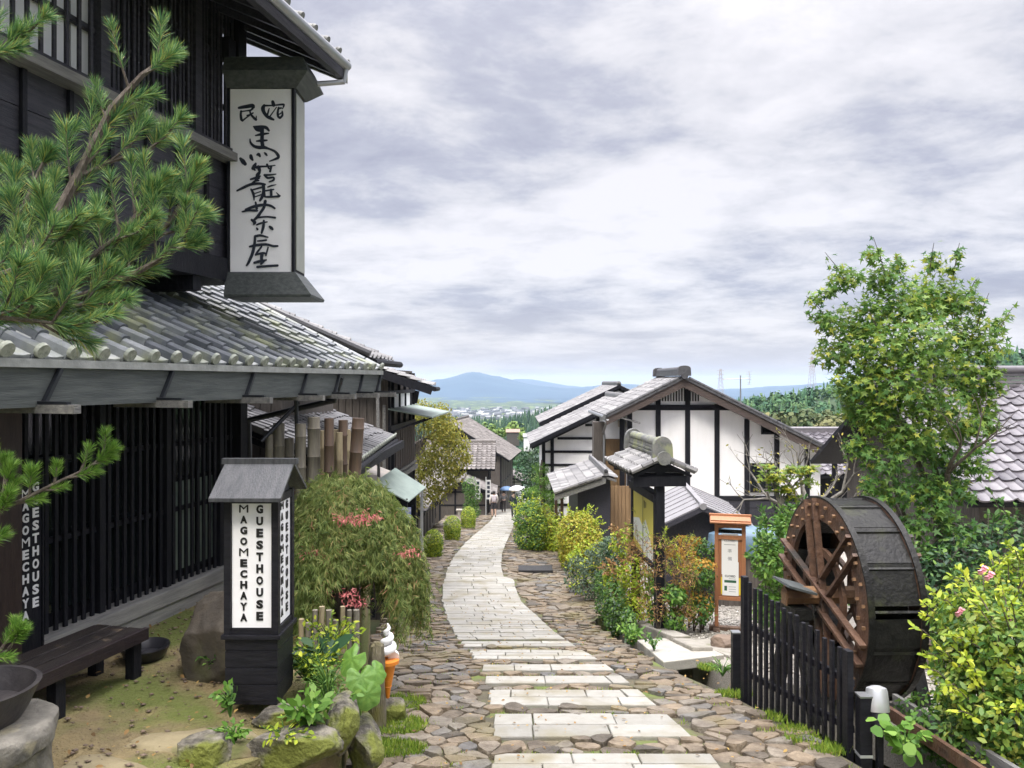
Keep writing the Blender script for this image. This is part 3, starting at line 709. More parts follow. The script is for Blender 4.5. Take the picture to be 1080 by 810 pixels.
# ------------------------------------------------------------------ hanging sign with brush lettering
SX0, SX1, SY, SZ0, SZ1 = -2.86, -2.235, 7.70, 1.105, 2.965
sg = thing('hanging_sign', 'tall white box sign with black brush characters, hung at the corner of the inn', 'sign', ((SX0+SX1)/2, SY, SZ0))
def rel(o, p): return Vector(p)-o.location
hw = (SX1-SX0)/2; hh = SZ1-SZ0
b = MB(); b.box((-hw, 0, 0), (hw, .03, hh)); face = b.build('sign_face', M_signw, sg)
b = MB()
for x0, x1 in ((-hw-.03, -hw), (hw, hw+.03)): b.box((x0, -.015, -.01), (x1, .36, hh+.01))
b.box((-hw, .034, -.01), (hw, .36, hh+.01)); b.build('case', M_dark, sg)
b = MB(); b.box((hw+.031, .03, .03), (hw+.04, .33, hh-.03)); b.build('side_panel', mat('grey_green_panel', (0.22, 0.235, 0.20), 0.45, (0.28, 0.285, 0.24), 3), sg)
b = MB(); b.add([(-hw-.03,-.02,0),(hw+.05,-.02,0),(hw+.05,.38,0),(-hw-.03,.38,0),(-hw-.03,-.14,.0+.13),(hw+.20,-.14,.13),(hw+.20,.5,.13),(-hw-.03,.5,.13),(-hw-.03,-.08,.29),(hw+.13,-.08,.29),(hw+.13,.42,.29),(-hw-.03,.42,.29)],
    [(0,3,2,1),(0,1,5,4),(1,2,6,5),(2,3,7,6),(3,0,4,7),(4,5,9,8),(5,6,10,9),(6,7,11,10),(7,4,8,11),(8,9,10,11)])
cp = b.build('cap', M_fascia, sg); cp.location = (0, 0, hh+.005)
b = MB(); b.add([(-hw-.03,-.03,0),(hw+.04,-.03,0),(hw+.04,.38,0),(-hw-.03,.38,0),(-hw-.03,-.10,-.235),(hw+.22,-.10,-.235),(hw+.22,.46,-.235),(-hw-.03,.46,-.235),(-hw-.03,-.09,-.26),(hw+.21,-.09,-.26),(hw+.21,.45,-.26),(-hw-.03,.45,-.26)],
    [(0,1,2,3),(0,4,5,1),(1,5,6,2),(2,6,7,3),(3,7,4,0),(4,8,9,5),(5,9,10,6),(6,10,11,7),(7,11,8,4),(8,11,10,9)])
fl = b.build('base_flare', M_fascia, sg)
K1, K2, K3 = (236, 100), (236, 160), (236, 228)
STROKES = [  # (crop, stroke points x, y, width)
 (K1,[(205,242,30),(240,235,40),(300,225,45),(370,215,48),(385,232,34)]), (K1,[(372,225,36),(372,250,28),(345,272,22),(290,280,16),(225,290,18)]),
 (K1,[(232,284,26),(228,330,30),(235,385,34),(250,403,26)]), (K1,[(250,403,24),(290,370,18),(335,338,15)]), (K1,[(340,280,20),(350,320,24),(385,365,30),(414,390,32)]), (K1,[(305,338,18),(340,328,20),(378,306,18)]), (K1,[(420,345,10),(415,385,20)]),
 (K1,[(618,165,36),(625,190,44),(630,210,40)]), (K1,[(515,212,34),(500,245,50),(508,290,44),(545,345,40),(590,372,40),(628,390,26)]), (K1,[(520,215,26),(620,212,18),(740,200,26),(755,215,22),(738,255,12)]),
 (K1,[(575,252,14),(562,300,22),(550,340,24)]), (K1,[(665,235,12),(620,300,15),(585,350,18)]), (K1,[(692,240,24),(680,300,28),(686,350,30),(708,370,28)]), (K1,[(690,250,20),(722,245,22)]), (K1,[(735,285,18),(738,335,26),(710,368,28)]), (K1,[(700,322,16),(735,300,15)]),
 (K1,[(385,478,18),(430,482,34),(490,482,40),(540,492,40),(572,528,26)]), (K1,[(395,490,22),(430,518,40),(490,522,48)]), (K1,[(485,500,56),(490,580,46),(488,660,46),(500,735,46)]),
 (K1,[(408,590,16),(480,575,34),(568,563,18)]), (K1,[(422,660,18),(480,655,32),(548,650,20)]),
 (K1,[(342,635,16),(350,680,27),(390,722,34),(450,740,42),(510,738,42),(570,755,26),(640,785,28),(680,830,38),(687,865,36),(640,890,26),(582,912,16)]),
 (K2,[(225,165,34),(255,200,56),(282,232,44)]), (K2,[(352,130,40),(358,155,44),(374,182,26)]), (K2,[(430,118,24),(448,112,40),(464,136,26)]), (K2,[(520,92,20),(535,108,30),(548,125,20)]),
 (K2,[(412,228,26),(395,262,50),(380,288,44)]), (K2,[(380,285,30),(402,310,22)]), (K2,[(420,275,36),(475,265,26),(560,262,22),(648,250,14)]), (K2,[(445,270,44),(458,310,40),(462,338,24)]), (K2,[(550,240,28),(572,288,24)]), (K2,[(602,262,30),(588,325,28)]),
 (K2,[(458,340,34),(435,375,50),(445,405,44)]), (K2,[(350,425,22),(420,405,34),(468,385,18)]), (K2,[(440,410,34),(405,445,28),(365,480,26)]), (K2,[(385,455,18),(450,440,18)]),
 (K2,[(185,568,22),(260,530,34),(350,490,34),(450,478,32),(525,490,26)]), (K2,[(355,550,22),(385,610,34),(392,685,14)]), (K2,[(360,562,20),(450,535,22),(505,520,22)]), (K2,[(505,490,40),(510,560,40),(498,630,40),(465,690,28)]),
 (K2,[(405,602,14),(472,578,14)]), (K2,[(405,645,14),(480,618,16)]), (K2,[(520,372,28),(590,370,22),(660,360,12)]), (K2,[(528,380,28),(560,408,28),(628,402,24),(630,435,26),(578,457,18)]),
 (K2,[(560,522,16),(605,505,20),(660,493,10)]), (K2,[(530,570,20),(632,552,18)]), (K2,[(600,560,34),(602,640,34)]), (K2,[(525,645,22),(600,645,26),(690,640,28),(708,630,20)]), (K2,[(665,592,10),(700,630,24)]), (K2,[(512,560,30),(525,640,24)]),
 (K2,[(412,715,24),(425,790,34)]), (K2,[(530,700,38),(512,780,36),(480,830,34),(430,900,36),(378,950,24)]), (K2,[(290,805,26),(400,765,38),(520,745,32),(600,760,30),(645,790,24)]),
 (K3,[(250,22,20),(330,5,26),(430,8,28)]), (K3,[(365,125,30),(400,155,42),(390,178,24)]), (K3,[(430,98,22),(540,85,22),(650,97,26)]),
 (K3,[(512,135,26),(506,210,36),(485,288,26)]), (K3,[(425,187,20),(480,165,26),(553,150,16)]), (K3,[(425,228,20),(435,242,28)]), (K3,[(585,210,28),(602,225,40),(618,240,30)]),
 (K3,[(408,330,32),(470,320,30),(562,342,18)]), (K3,[(405,330,30),(400,420,34),(375,540,38),(330,650,34),(302,695,22)]), (K3,[(438,390,20),(490,385,24),(542,378,22)]), (K3,[(340,460,24),(420,442,34),(540,432,30),(620,452,30),(680,452,24)]),
 (K3,[(485,460,22),(440,520,26),(415,562,28)]), (K3,[(420,560,24),(500,540,28),(545,550,16)]), (K3,[(564,472,22),(538,570,20)]), (K3,[(490,555,44),(485,610,38),(490,655,40)]), (K3,[(398,662,30),(460,645,36),(540,628,22)]), (K3,[(480,675,30),(542,620,14)]),
 (K3,[(435,715,32),(540,705,30),(680,697,30)]),
]
def sign_pt(K, x, y):
    rx, ry = K[0]+x/11.91, K[1]+y/11.91
    return (-hw + (rx-244.3)/(307.5-244.3)*2*hw, hh - (ry-100.5)/(293.5-100.5)*hh)
b = MB(); ks = 2*hw/(307.5-244.3)/11.91
for si, (K, pts) in enumerate(STROKES):
    q = [(*sign_pt(K, x, y), w_*ks*0.5) for x, y, w_ in pts]
    fine = []                     # smooth the stroke
    for i in range(len(q)-1):
        p0, p1, p2, p3 = q[max(i-1, 0)], q[i], q[i+1], q[min(i+2, len(q)-1)]
        for t in np.linspace(0, 1, 7)[:-1]:
            fine.append(tuple(0.5*((2*p1[k])+(-p0[k]+p2[k])*t+(2*p0[k]-5*p1[k]+4*p2[k]-p3[k])*t*t+(-p0[k]+3*p1[k]-3*p2[k]+p3[k])*t**3) for k in range(3)))
    fine.append(q[-1]); n = len(fine); L_, R_ = [], []; yy_ = -0.0015-0.00012*si
    for i, (x, z, r_) in enumerate(fine):
        a = fine[max(i-1, 0)]; c_ = fine[min(i+1, n-1)]; d = Vector((c_[0]-a[0], c_[1]-a[1])); d.normalize(); r_ = max(r_, 0.003)
        L_.append((x-d.y*r_, yy_, z+d.x*r_)); R_.append((x+d.y*r_, yy_, z-d.x*r_))
    vs = L_+R_; b.add(vs, [(i, i+1, n+i+1, n+i) for i in range(n-1)])
    for (x, z, r_) in (fine[0], fine[-1]):
        r_ = max(r_, .003); b.add([(x+r_*math.cos(a), yy_-.00005, z+r_*math.sin(a)) for a in np.linspace(0, 2*PI, 13)[:-1]], [tuple(range(12))])
b.build('brush_lettering', M_ink, face)

# ------------------------------------------------------------------ lantern sign on the terrace
LX, LY = (274.5-540)/800*4.98, 4.98
LB = -(748-408)/800*4.84
ls = thing('lantern_sign', 'black lantern sign with a gabled top, white panels and black capitals, on the terrace', 'sign', (LX, LY, LB), math.radians(-.5))
ls.scale = (1, 1, .915)
W2 = 0.163
b = MB(); b.cbox((0, 0, .235), (W2*2, W2*2, .47), bev=.006)
for k_ in range(4): b.box((-W2-.004, -W2-.004, .03+k_*.118), (W2+.004, W2+.004, .03+k_*.118+.108))
b.cbox((0, 0, .475), (W2*2+.05, W2*2+.05, .03), bev=.004); b.build('base_box', M_black, ls)
b = MB(); b2 = MB(); I = W2-.012
for sx in (-1, 1):
    for sy in (-1, 1): b.box((sx*I-.022, sy*I-.022, .49), (sx*I+.022, sy*I+.022, 1.46))
for sx in (-1, 1):
    b.box((sx*I-.018, -I+.02, .49), (sx*I+.018, I-.02, .53)); b.box((sx*I-.018, -I+.02, 1.40), (sx*I+.018, I-.02, 1.455))
    b.box((-I+.02, sx*I-.018, .49), (I-.02, sx*I+.018, .53)); b.box((-I+.02, sx*I-.018, 1.40), (I-.02, sx*I+.018, 1.455))
b.build('frame', M_black, ls)
for nx_, ny_ in ((0, -1), (1, 0), (0, 1), (-1, 0)):
    b2 = MB(); t = Vector((-ny_, nx_, 0)); n_ = Vector((nx_, ny_, 0))
    c = n_*(I+.006); hw2 = I-.024
    b2.prism([c-t*hw2+Vector((0,0,.535)), c+t*hw2+Vector((0,0,.535)), c+t*hw2+Vector((0,0,1.42)), c-t*hw2+Vector((0,0,1.42))], -n_*.012)
    pn = b2.build('panel', M_signw, ls)
    b2 = MB(); Mx = face_matrix(c+n_*.003, t, (0, 0, 1))
    vertical_word(b2, 'MAGOMECHAYA', Mx, -.051, 1.400, .0755, .07, .044, .054, .0036)
    vertical_word(b2, 'GUESTHOUSE', Mx, .051, 1.400, .0825, .07, .043, .060, .0036)
    b2.build('lettering', M_ink2, pn)
b = MB(); RH = .19; rx = .225; ry = .285; e0 = 1.43
for sgn in (-1, 1):                # the two slopes: ridge runs left-right
    b.prism([(-rx, sgn*ry, e0), (rx, sgn*ry, e0), (rx, 0, e0+RH+.03), (-rx, 0, e0+RH+.03)], (0, 0, .025))
b.beam((-rx-.02, 0, e0+RH+.055), (rx+.02, 0, e0+RH+.055), .05, .04)
for sx in (-1, 1): b.prism([(sx*(I), -I, 1.45), (sx*I, I, 1.45), (sx*I, .02, 1.60), (sx*I, -.02, 1.60)], (-sx*.02, 0, 0))
b.build('gable_roof', mat('dark_wet_roof_board', (0.030, 0.033, 0.038), 0.4, (0.07, 0.072, 0.078), 6, 0.4, 40, stretch=(6, 1, 1)), ls)

# ------------------------------------------------------------------ bench, bowl, boulder, stepping stone, stone basin
c = Vector((-2.965, 4.77, TZ-.03)); br = math.atan2(.98, .25)-PI/2
bn = thing('bench', 'long low black plank bench in front of the lattice wall', 'bench', c, br)
for i, (x, wd) in enumerate(((.10, .125), (-.04, .12), (-.175, .12))):
    b = MB(); b.cbox((x, -.16, .345), (wd, 1.75, .035), bev=.004); b.build('seat_plank', mat('worn_black_plank', (0.014, 0.012, 0.013), 0.4, (0.040, 0.033, 0.029), 5, 0.4, 30, stretch=(9, 0.6, 4), third=((0.25, 0.19, 0.13), 5.0, 0.60, 0.72)), bn)
b = MB(); b.cbox((.175, -.16, .325), (.035, 1.78, .085), bev=.004); b.cbox((-.245, -.16, .32), (.03, 1.74, .07)); b.build('apron', mat('dark_red_brown_plank', (0.014, 0.010, 0.012), 0.5, (0.028, 0.019, 0.02), 6, 0.3, stretch=(6, 0.8, 4)), bn)
for y in (-.95, .0, .66):
    for x in (.12, -.2):
        b = MB(); b.cbox((x, y, .155), (.075, .075, .33), bev=.005); b.build('leg', M_dark, bn)
p = Vector((-2.78, 5.75, TZ-.02))
b = MB(); b.lathe([(0.0, .0), (.10, .0), (.15, .05), (.175, .11), (.17, .125), (.155, .11), (.13, .05), (0.0, .03)], 28, M=Matrix.Translation((0, 0, 0)))
o = b.build('bowl', mat('black_glazed_bowl', (0.012, 0.012, 0.016), 0.3, (0.03, 0.03, 0.036), 8), None, smooth=True); o.location = p
tag(o, 'round black bowl on the ground under the far end of the bench', 'bowl')
def rock(name, loc, size, m, seed, rz=0.0, flat=0.0, label=None, cat='rock', group=None, jag=0.35, parent=None):
    bm = bmesh.new(); bmesh.ops.create_icosphere(bm, subdivisions=5, radius=1.0); rr = random.Random(seed); off = Vector((rr.uniform(-9, 9), rr.uniform(-9, 9), rr.uniform(-9, 9)))
    pls = [(Vector((rr.gauss(0,1), rr.gauss(0,1), rr.gauss(0,1))).normalized(), rr.uniform(.62, .9)) for _ in range(11)]
    for v in bm.verts:
        q = v.co.copy()
        for n_, d in pls:
            t = q.dot(n_)
            if t > d: q -= n_*(t-d)*0.97
        q *= 1 + jag*0.45*pnoise(q*1.3+off) + jag*0.16*pnoise(q*4+off) + jag*.10*pnoise(q*9+off) + jag*.07*pnoise(q*21+off)
        if flat and q.z > flat: q.z = flat+(q.z-flat)*0.2
        v.co = Vector((q.x*size[0], q.y*size[1], q.z*size[2]))
    me = bpy.data.meshes.new(name); bm.to_mesh(me); bm.free(); me.materials.append(m)
    me.polygons.foreach_set('use_smooth', [True]*len(me.polygons)); o = bpy.data.objects.new(name, me); COL.objects.link(o)
    o.location = loc; o.rotation_euler = (0, 0, rz)
    if parent is not None: o.parent = parent
    if label: tag(o, label, cat, group)
    return o
rock('boulder', (-2.12, 5.55, TZ+.14), (.30, .40, .60), M_rockd, 11, .4, label='big dark upright boulder standing behind the lantern sign', cat='boulder', jag=.25)
rock('stepping_stone', (-1.86, 4.42, TZ-.05), (.40, .20, .11), mat('pale_mossy_slab', (0.26, 0.22, 0.13), 0.9, (0.19, 0.155, 0.085), 4, 0.6, 20, third=((0.10, 0.12, 0.03), 2.5, 0.5, 0.65)), 4, .1, flat=.55, label='flat pale stepping stone set in the earth below the bench', cat='stepping stone')
rock('stepping_stone', (-2.25, 4.12, TZ-.06), (.40, .22, .10), MATS['pale_mossy_slab'], 8, -.2, flat=.55, label='low flat stone at the near edge of the terrace beside the stone basin', cat='stepping stone')
bs = thing('stone_basin', 'round rough-edged stone pedestal at the near left corner, below the pine', 'stone pedestal', (-2.66, 3.80, TZ-.05))
b = MB()
def rough(prof, n, seed, amp):
    vs = []; fs = []
    for i, (r_, z) in enumerate(prof):
        for k_ in range(n):
            a = 2*PI*k_/n; rr_ = r_*(1+amp*pnoise((3*math.cos(a)+seed, 3*math.sin(a), z*9))) if r_ > .05 else r_
            vs.append((rr_*math.cos(a), rr_*math.sin(a), z+(.008*pnoise((5*math.cos(a), 5*math.sin(a), seed)) if r_ > .05 else 0)))
    for i in range(len(prof)-1):
        for k_ in range(n):
            a = i*n+k_; c_ = i*n+(k_+1) % n; fs.append((a, c_, c_+n, a+n))
    return vs, fs
M_stump = mat('grey_rough_stone', (0.10, 0.095, 0.08), 0.85, (0.21, 0.195, 0.165), 7, 0.8, 25, third=((0.28, 0.25, 0.16), 5, 0.55, 0.66))
v, f = rough([(0, .435), (.2, .44), (.31, .435), (.33, .42), (.337, .38), (.33, .315), (.31, .305)], 72, 1, .10); b.add(v, f); b.build('top_slab', M_stump, bs, smooth=True)
b = MB(); v, f = rough([(.312, .31), (.295, .28), (.30, .15), (.315, .0), (.32, -.2)], 60, 4, .09); b.add(v, f); b.build('drum', M_stump, bs, smooth=True)
b = MB(); b.lathe([(0, .0), (.20, .0), (.235, .05), (.28, .15), (.285, .155), (.262, .155), (.22, .06), (0, .03)], 40)
o = b.build('basin', mat('dark_iron_basin', (0.022, 0.020, 0.022), 0.5, (0.05, 0.045, 0.045), 7, 0.3), None, smooth=True); o.location = (-2.72, 3.80, TZ+.385); o.scale = (1.1, 1.1, 1.15)
tag(o, 'dark round basin resting on the stone pedestal', 'basin')

# two upright boards against the lattice wall
def inn_pt(x, y, z): return inn.matrix_basis @ Vector((x, y, z))
inn_rot = math.radians(-13.24)
sb = thing('name_board', 'narrow black upright board with white capitals in two columns, against the lattice wall', 'signboard', inn_pt(.16, 5.42, .0), inn_rot)
b = MB(); b.box((-.02, -.09, 0.02), (.02, .09, 1.46)); bd = b.build('board', M_dark, sb)
b = MB(); b.box((-.03, -.105, 0), (.03, -.091, 1.48)); b.box((-.03, .091, 0), (.03, .105, 1.48)); b.build('frame', M_dark, sb)
b = MB(); Mx = face_matrix((.023, 0, 0), (0, 1, 0), (0, 0, 1))
vertical_word(b, 'MAGOMECHAYA', Mx, -.042, 1.37, .0835, .1, .052, .064, .004); vertical_word(b, 'GUESTHOUSE', Mx, .040, 1.41, .089, .1, .052, .068, .004); b.build('lettering', M_wlet, bd)
sb = thing('character_board', 'dark red-brown upright board with white characters at the left edge, beside the black name board', 'signboard', inn_pt(.22, 5.04, 0), inn_rot)
b = MB(); b.box((-.025, -.25, .02), (.025, .25, 2.1)); bd = b.build('board', mat('dark_red_brown_board', (0.022, 0.012, 0.010), 0.55, (0.038, 0.022, 0.018), 6, 0.3, stretch=(6, 6, .7)), sb)
b = MB(); Mx = face_matrix((.028, 0, 0), (0, 1, 0), (0, 0, 1))
for i, c_ in enumerate('馬籠茶屋'): put_text(b, c_, .30, Mx @ Matrix.Translation((-.10, 1.55-.38*i, 0)), .006)
b.build('lettering', M_wlet, bd)
# ------------------------------------------------------------------ the two dark houses next along the left side
nb = thing('townhouse', 'dark plank house behind the inn with a low tiled lean-to roof', 'house', (-3.6, 9.6, gz(10)))
o0 = Vector(nb.location)
def L(x, y, z): return Vector((x, y, z))-o0
b = MB(); b.box(L(-7.5, 9.45, gz(9)), L(-2.75, 14.3, -1.12)); b.build('lower_wall', M_plank, nb)
up = Vector((-1, 0, .42)).normalized()
b = MB(); roll_roof(b, L(-2.0, 9.3, -1.07), L(-2.28, 14.6, -1.07), up, 2.6, 0.25, 0.24, .05, lo=(0, .3), hi=(.8, 1)); b.build('lean_to_tiles', [M_ltile, M_pale_end], nb, smooth=True)
b = MB(); roof_slab(b, L(-2.0, 9.3, -1.08), L(-2.28, 14.6, -1.08), up, 2.6, .05); b.box(L(-2.12, 9.3, -1.27), L(-2.06, 14.5, -1.13))
y = 9.5
while y < 14.5: b.beam(L(-2.1-.05*(y-9.3), y, -1.2), L(-3.4, y, -.68), .05, .07); y += .45
b.tube([L(-1.98, 9.3, -1.14), L(-2.24, 14.7, -1.16)], .045, 8); b.build('eaves_boards', M_dark, nb)
b = MB(); b.box(L(-7.5, 10.6, -1.2), L(-3.3, 14.0, .6))
for i in range(28):
    x = -7.4+i*.15; b.box(L(x, 10.57, -1.2), L(x+.135, 10.598-.006*(i % 2), .6))
b.build('upper_wall', M_plank, nb)
up = Vector((-1, 0, .44)).normalized()
b = MB(); tiled_roof(b, L(-2.06, 10.75, .33), L(-1.95, 12.5, .33), up, 5.4, .25, .25, .045, .03); b.build('roof_tiles', M_ltile, nb, smooth=True)
b = MB(); roof_slab(b, L(-2.06, 10.8, .33), L(-1.95, 12.5, .33), up, 5.4, .06)
v0 = L(-2.0, 10.72, .29); b.beam(v0+Vector((0, 0, -.06)), v0+up*5.4+Vector((0, 0, -.06)), .05, .20); b.tube([v0+Vector((.05, 0, -.02)), L(-1.85, 12.55, .27)], .05, 8); b.build('eaves', M_dark, nb)
b = MB(); b.tube([v0+Vector((0, -.02, .10)), v0+up*5.4+Vector((0, -.02, .10))], .055, 8); b.build('verge_tiles', M_ltile, nb, smooth=True)
# utility bits on the wall
b = MB(); b.tube([L(-2.55, 14.35, 0.1), L(-2.5, 14.4, -3.9)], .03, 8); b.build('drainpipe', M_greyw, nb)

h3 = thing('shutter_house', 'tall dark house with a wooden shutter and a small tin canopy, beyond the bamboo screen', 'house', (-2.7, 16, gz(16)))
o0 = Vector(h3.location)
A3 = (-2.64, 16.0); B3 = (-2.50, 19.0)
b = MB(); b.prism([L(-7.6, 16, gz(17)-.5), L(-2.64, 16, gz(17)-.5), L(-2.50, 19, gz(17)-.5), L(-7.6, 19, gz(17)-.5)], (0, 0, -gz(17)+.5+.25)); b.build('wall', M_plank, h3)
b = MB()
for i in range(20): b.box(L(-5.6+i*.15, 15.975, -4.6), L(-5.6+i*.15+.135, 15.998-.005*(i % 2), .1))
b.build('plank_cladding', M_plank, h3)
def f3(y, z, out): x = -2.64+(y-16)*(.14/3); return L(x+out, y, z)
def pan(b, y0, y1, z0, z1, o_, t=.03): b.prism([f3(y0, z0, o_), f3(y1, z0, o_), f3(y1, z1, o_), f3(y0, z1, o_)], (t, 0, 0))
b = MB(); pan(b, 16.45, 18.7, -.62, -.26, .005); b.build('white_panel', M_white, h3)
b = MB()
for y_ in (16.02, 16.4, 17.1, 17.8, 18.5, 18.94): pan(b, y_, y_+.06, -4.6, .2, .01, .06)
pan(b, 16, 19, -.28, -.2, .01, .07); pan(b, 16, 19, -1.05, -.95, .01, .08); b.build('post', M_dark, h3)
b = MB(); pan(b, 16.5, 18.9, -2.05, -.98, .03, .05)
for i in range(9): pan(b, 16.5+i*.27, 16.515+i*.27, -2.05, -.98, .08, .012)
b.build('shutter', mat('grey_brown_shutter', (0.075, 0.058, 0.050), 0.8, (0.045, 0.036, 0.032), 5, .3, stretch=(6, 6, .6)), h3)
b = MB(); pan(b, 16.45, 18.95, -2.16, -2.06, .02, .13); pan(b, 16.45, 18.95, -2.02, -1.97, .02, .1); b.build('shutter_sill', M_greyw, h3)
b = MB()
for i in range(20): pan(b, 16.5+i*.12, 16.55+i*.12, -3.1, -2.18, .02, .04)
b.build('lower_lattice', M_dark, h3)
b = MB(); b.prism([f3(16.0, -.60, 0), f3(18.95, -.60, 0), f3(18.95, -.78, .95), f3(16.0, -.78, .95)], (0, 0, .03)); b.build('tin_canopy', M_tin, h3)
b = MB(); b.beam(f3(16.1, -1.1, .02), f3(16.1, -.8, .8), .04, .04); b.beam(f3(18.8, -1.1, .02), f3(18.8, -.8, .8), .04, .04); b.build('canopy_bracket', M_dark, h3)
up = Vector((-1, 0, .33)).normalized()
b = MB(); tiled_roof(b, L(-1.62, 15.4, -.10), L(-1.77, 17.6, -.10), up, 3.2, .26, .25, .045, .03); b.build('roof_tiles', M_ltile, h3, smooth=True)
b = MB(); roof_slab(b, L(-1.62, 15.4, -.1), L(-1.77, 17.6, -.1), up, 3.2, .06)
y = 15.5
while y < 17.6: b.beam(L(-1.7-.07*(y-15.4), y, -.22), L(-2.8, y, .14), .06, .08); y += .5
b.beam(L(-1.62, 15.37, -.2), L(-1.62, 15.37, -.2)+up*3.2, .05, .16); b.tube([L(-1.57, 15.3, -.16), L(-1.72, 17.7, -.18)], .05, 8); b.tube([L(-1.95, 15.6, -.2), L(-2.0, 15.6, -.45)], .05, 8); b.build('eaves', M_dark, h3)
b = MB(); b.tube([L(-2.68, 15.9, -.5), L(-2.68, 15.9, gz(16))], .035, 8); b.build('drainpipe', M_greyw, h3)
# plank lean-to / stall canopies under it
st = thing('stall_canopy', 'pale corrugated tin canopy over a little stall, just beyond the weeping maple', 'canopy', (-2.0, 14.3, gz(14.3)))
o0 = Vector(st.location)
b = MB(); b.prism([L(-2.75, 13.4, -1.62), L(-2.0, 13.4, -1.98), L(-1.78, 15.4, -1.98), L(-2.7, 15.4, -1.62)], (0, 0, .025)); b.build('sheet', mat('faded_pinkish_sheet', (0.50, 0.44, 0.38), 0.6, (0.38, 0.36, 0.33), 4), st)
b = MB(); b.prism([L(-2.1, 13.3, -1.80), L(-1.5, 13.5, -2.16), L(-1.35, 14.9, -2.10), L(-1.95, 14.9, -1.72)], (0, 0, .02)); b.build('tin_sheet', M_tin, st)
for x, y in ((-1.55, 13.55), (-1.42, 14.8), (-2.1, 13.4)):
    b = MB(); b.box(L(x-.025, y-.025, gz(y)), L(x+.025, y+.025, -2.1 if x > -2 else -1.85)); b.build('post', M_silver if x > -1.5 else M_dark, st)
b = MB(); b.box(L(-2.6, 14.9, gz(14.5)), L(-1.55, 15.0, -2.2)); b.box(L(-2.6, 13.6, gz(14)), L(-2.5, 15, -2.0)); b.build('back_board', M_dark, st)
b = MB(); b.box(L(-1.72, 13.5, -2.62), L(-1.46, 13.52, -2.25)); b.build('cloth', mat('white_blue_cloth', (0.6, 0.62, 0.7), .8, (0.15, 0.2, 0.45), 14), st)

st.location.x -= .34

# ------------------------------------------------------------------ further houses down the left side
def simple_house(name, label, x0, x1, y0, y1, zb, ze, slope, axis, ov, wallm, roofm, group=None, zfront=None, post=True, coarse=True, gable_white=False):
    """axis 'y': ridge along y, eaves left and right; 'x': ridge along x, eaves near and far"""
    h = thing(name, label, 'house', ((x0+x1)/2, y0, zb), 0, group); o_ = Vector(h.location)
    def l(x, y, z): return Vector((x, y, z))-o_
    b = MB()
    if axis == 'y':
        xm = (x0+x1)/2; zr = ze+slope*(x1-x0)/2
        b.prism([l(x0, y0, zb-.6), l(x1, y0, zb-.6), l(x1, y0, ze), l(xm, y0, zr), l(x0, y0, ze)], (0, y1-y0, 0))
    else:
        ym = (y0+y1)/2; zr = ze+slope*(y1-y0)/2
        b.prism([l(x0, y0, zb-.6), l(x0, y1, zb-.6), l(x0, y1, ze), l(x0, ym, zr), l(x0, y0, ze)], (x1-x0, 0, 0))
    b.build('wall', wallm, h)
    b = MB(); bs_ = MB(); pr = dict(pitch=.34 if coarse else .26, expo=.33 if coarse else .25, roll=.06 if coarse else .045, lift=.04 if coarse else .03, res=4 if coarse else 8)
    if axis == 'y':
        for sgn in (-1, 1):
            xe = (x0-ov if sgn < 0 else x1+ov); ee = ze-slope*ov; u_ = Vector((-sgn, 0, slope)); Ls = u_.length*abs(xm-xe); u_.normalize()
            tiled_roof(b, l(xe, y0-ov*.6, ee+.1), l(xe, y1+ov*.6, ee+.1), u_, Ls, **pr); roof_slab(bs_, l(xe, y0-ov*.6, ee+.1), l(xe, y1+ov*.6, ee+.1), u_, Ls, .12)
        ridge_cap(b, l(xm, y0-ov*.6, zr+.12), l(xm, y1+ov*.6, zr+.12), .12)
    else:
        for sgn in (-1, 1):
            ye = (y0-ov if sgn < 0 else y1+ov); ee = ze-slope*ov; u_ = Vector((0, -sgn, slope)); Ls = u_.length*abs(ym-ye); u_.normalize()
            tiled_roof(b, l(x0-ov*.6, ye, ee+.1), l(x1+ov*.6, ye, ee+.1), u_, Ls, **pr); roof_slab(bs_, l(x0-ov*.6, ye, ee+.1), l(x1+ov*.6, ye, ee+.1), u_, Ls, .12)
        ridge_cap(b, l(x0-ov*.6, ym, zr+.12), l(x1+ov*.6, ym, zr+.12), .12)
    b.build('roof_tiles', roofm, h, smooth=True); bs_.build('eaves', M_dark, h)
    b = MB()
    if post:
        if axis == 'y':
            n = max(2, int((x1-x0)/1.0))
            for i in range(n+1):
                x = x0+(x1-x0)*i/n; zt = ze+slope*min(x-x0, x1-x)-.05; b.box(l(x-.06, y0-.03, zb), l(x+.06, y0+.02, zt))
            b.box(l(x0, y0-.028, ze-.1), l(x1, y0+.02, ze)); b.box(l(x0, y0-.028, zb+(ze-zb)*.5), l(x1, y0+.02, zb+(ze-zb)*.5+.1))
        n = max(2, int((y1-y0)/1.2))
        for i in range(n+1):
            y = y0+(y1-y0)*i/n; b.box(l(x1-.02, y-.06, zb), l(x1+.03, y+.06, ze+.0))
        b.box(l(x1-.02, y0, zb+(ze-zb)*.55), l(x1+.035, y1, zb+(ze-zb)*.55+.1))
        b.build('post', M_dark, h)
    return h
def grd(y): return gz(y)-.15
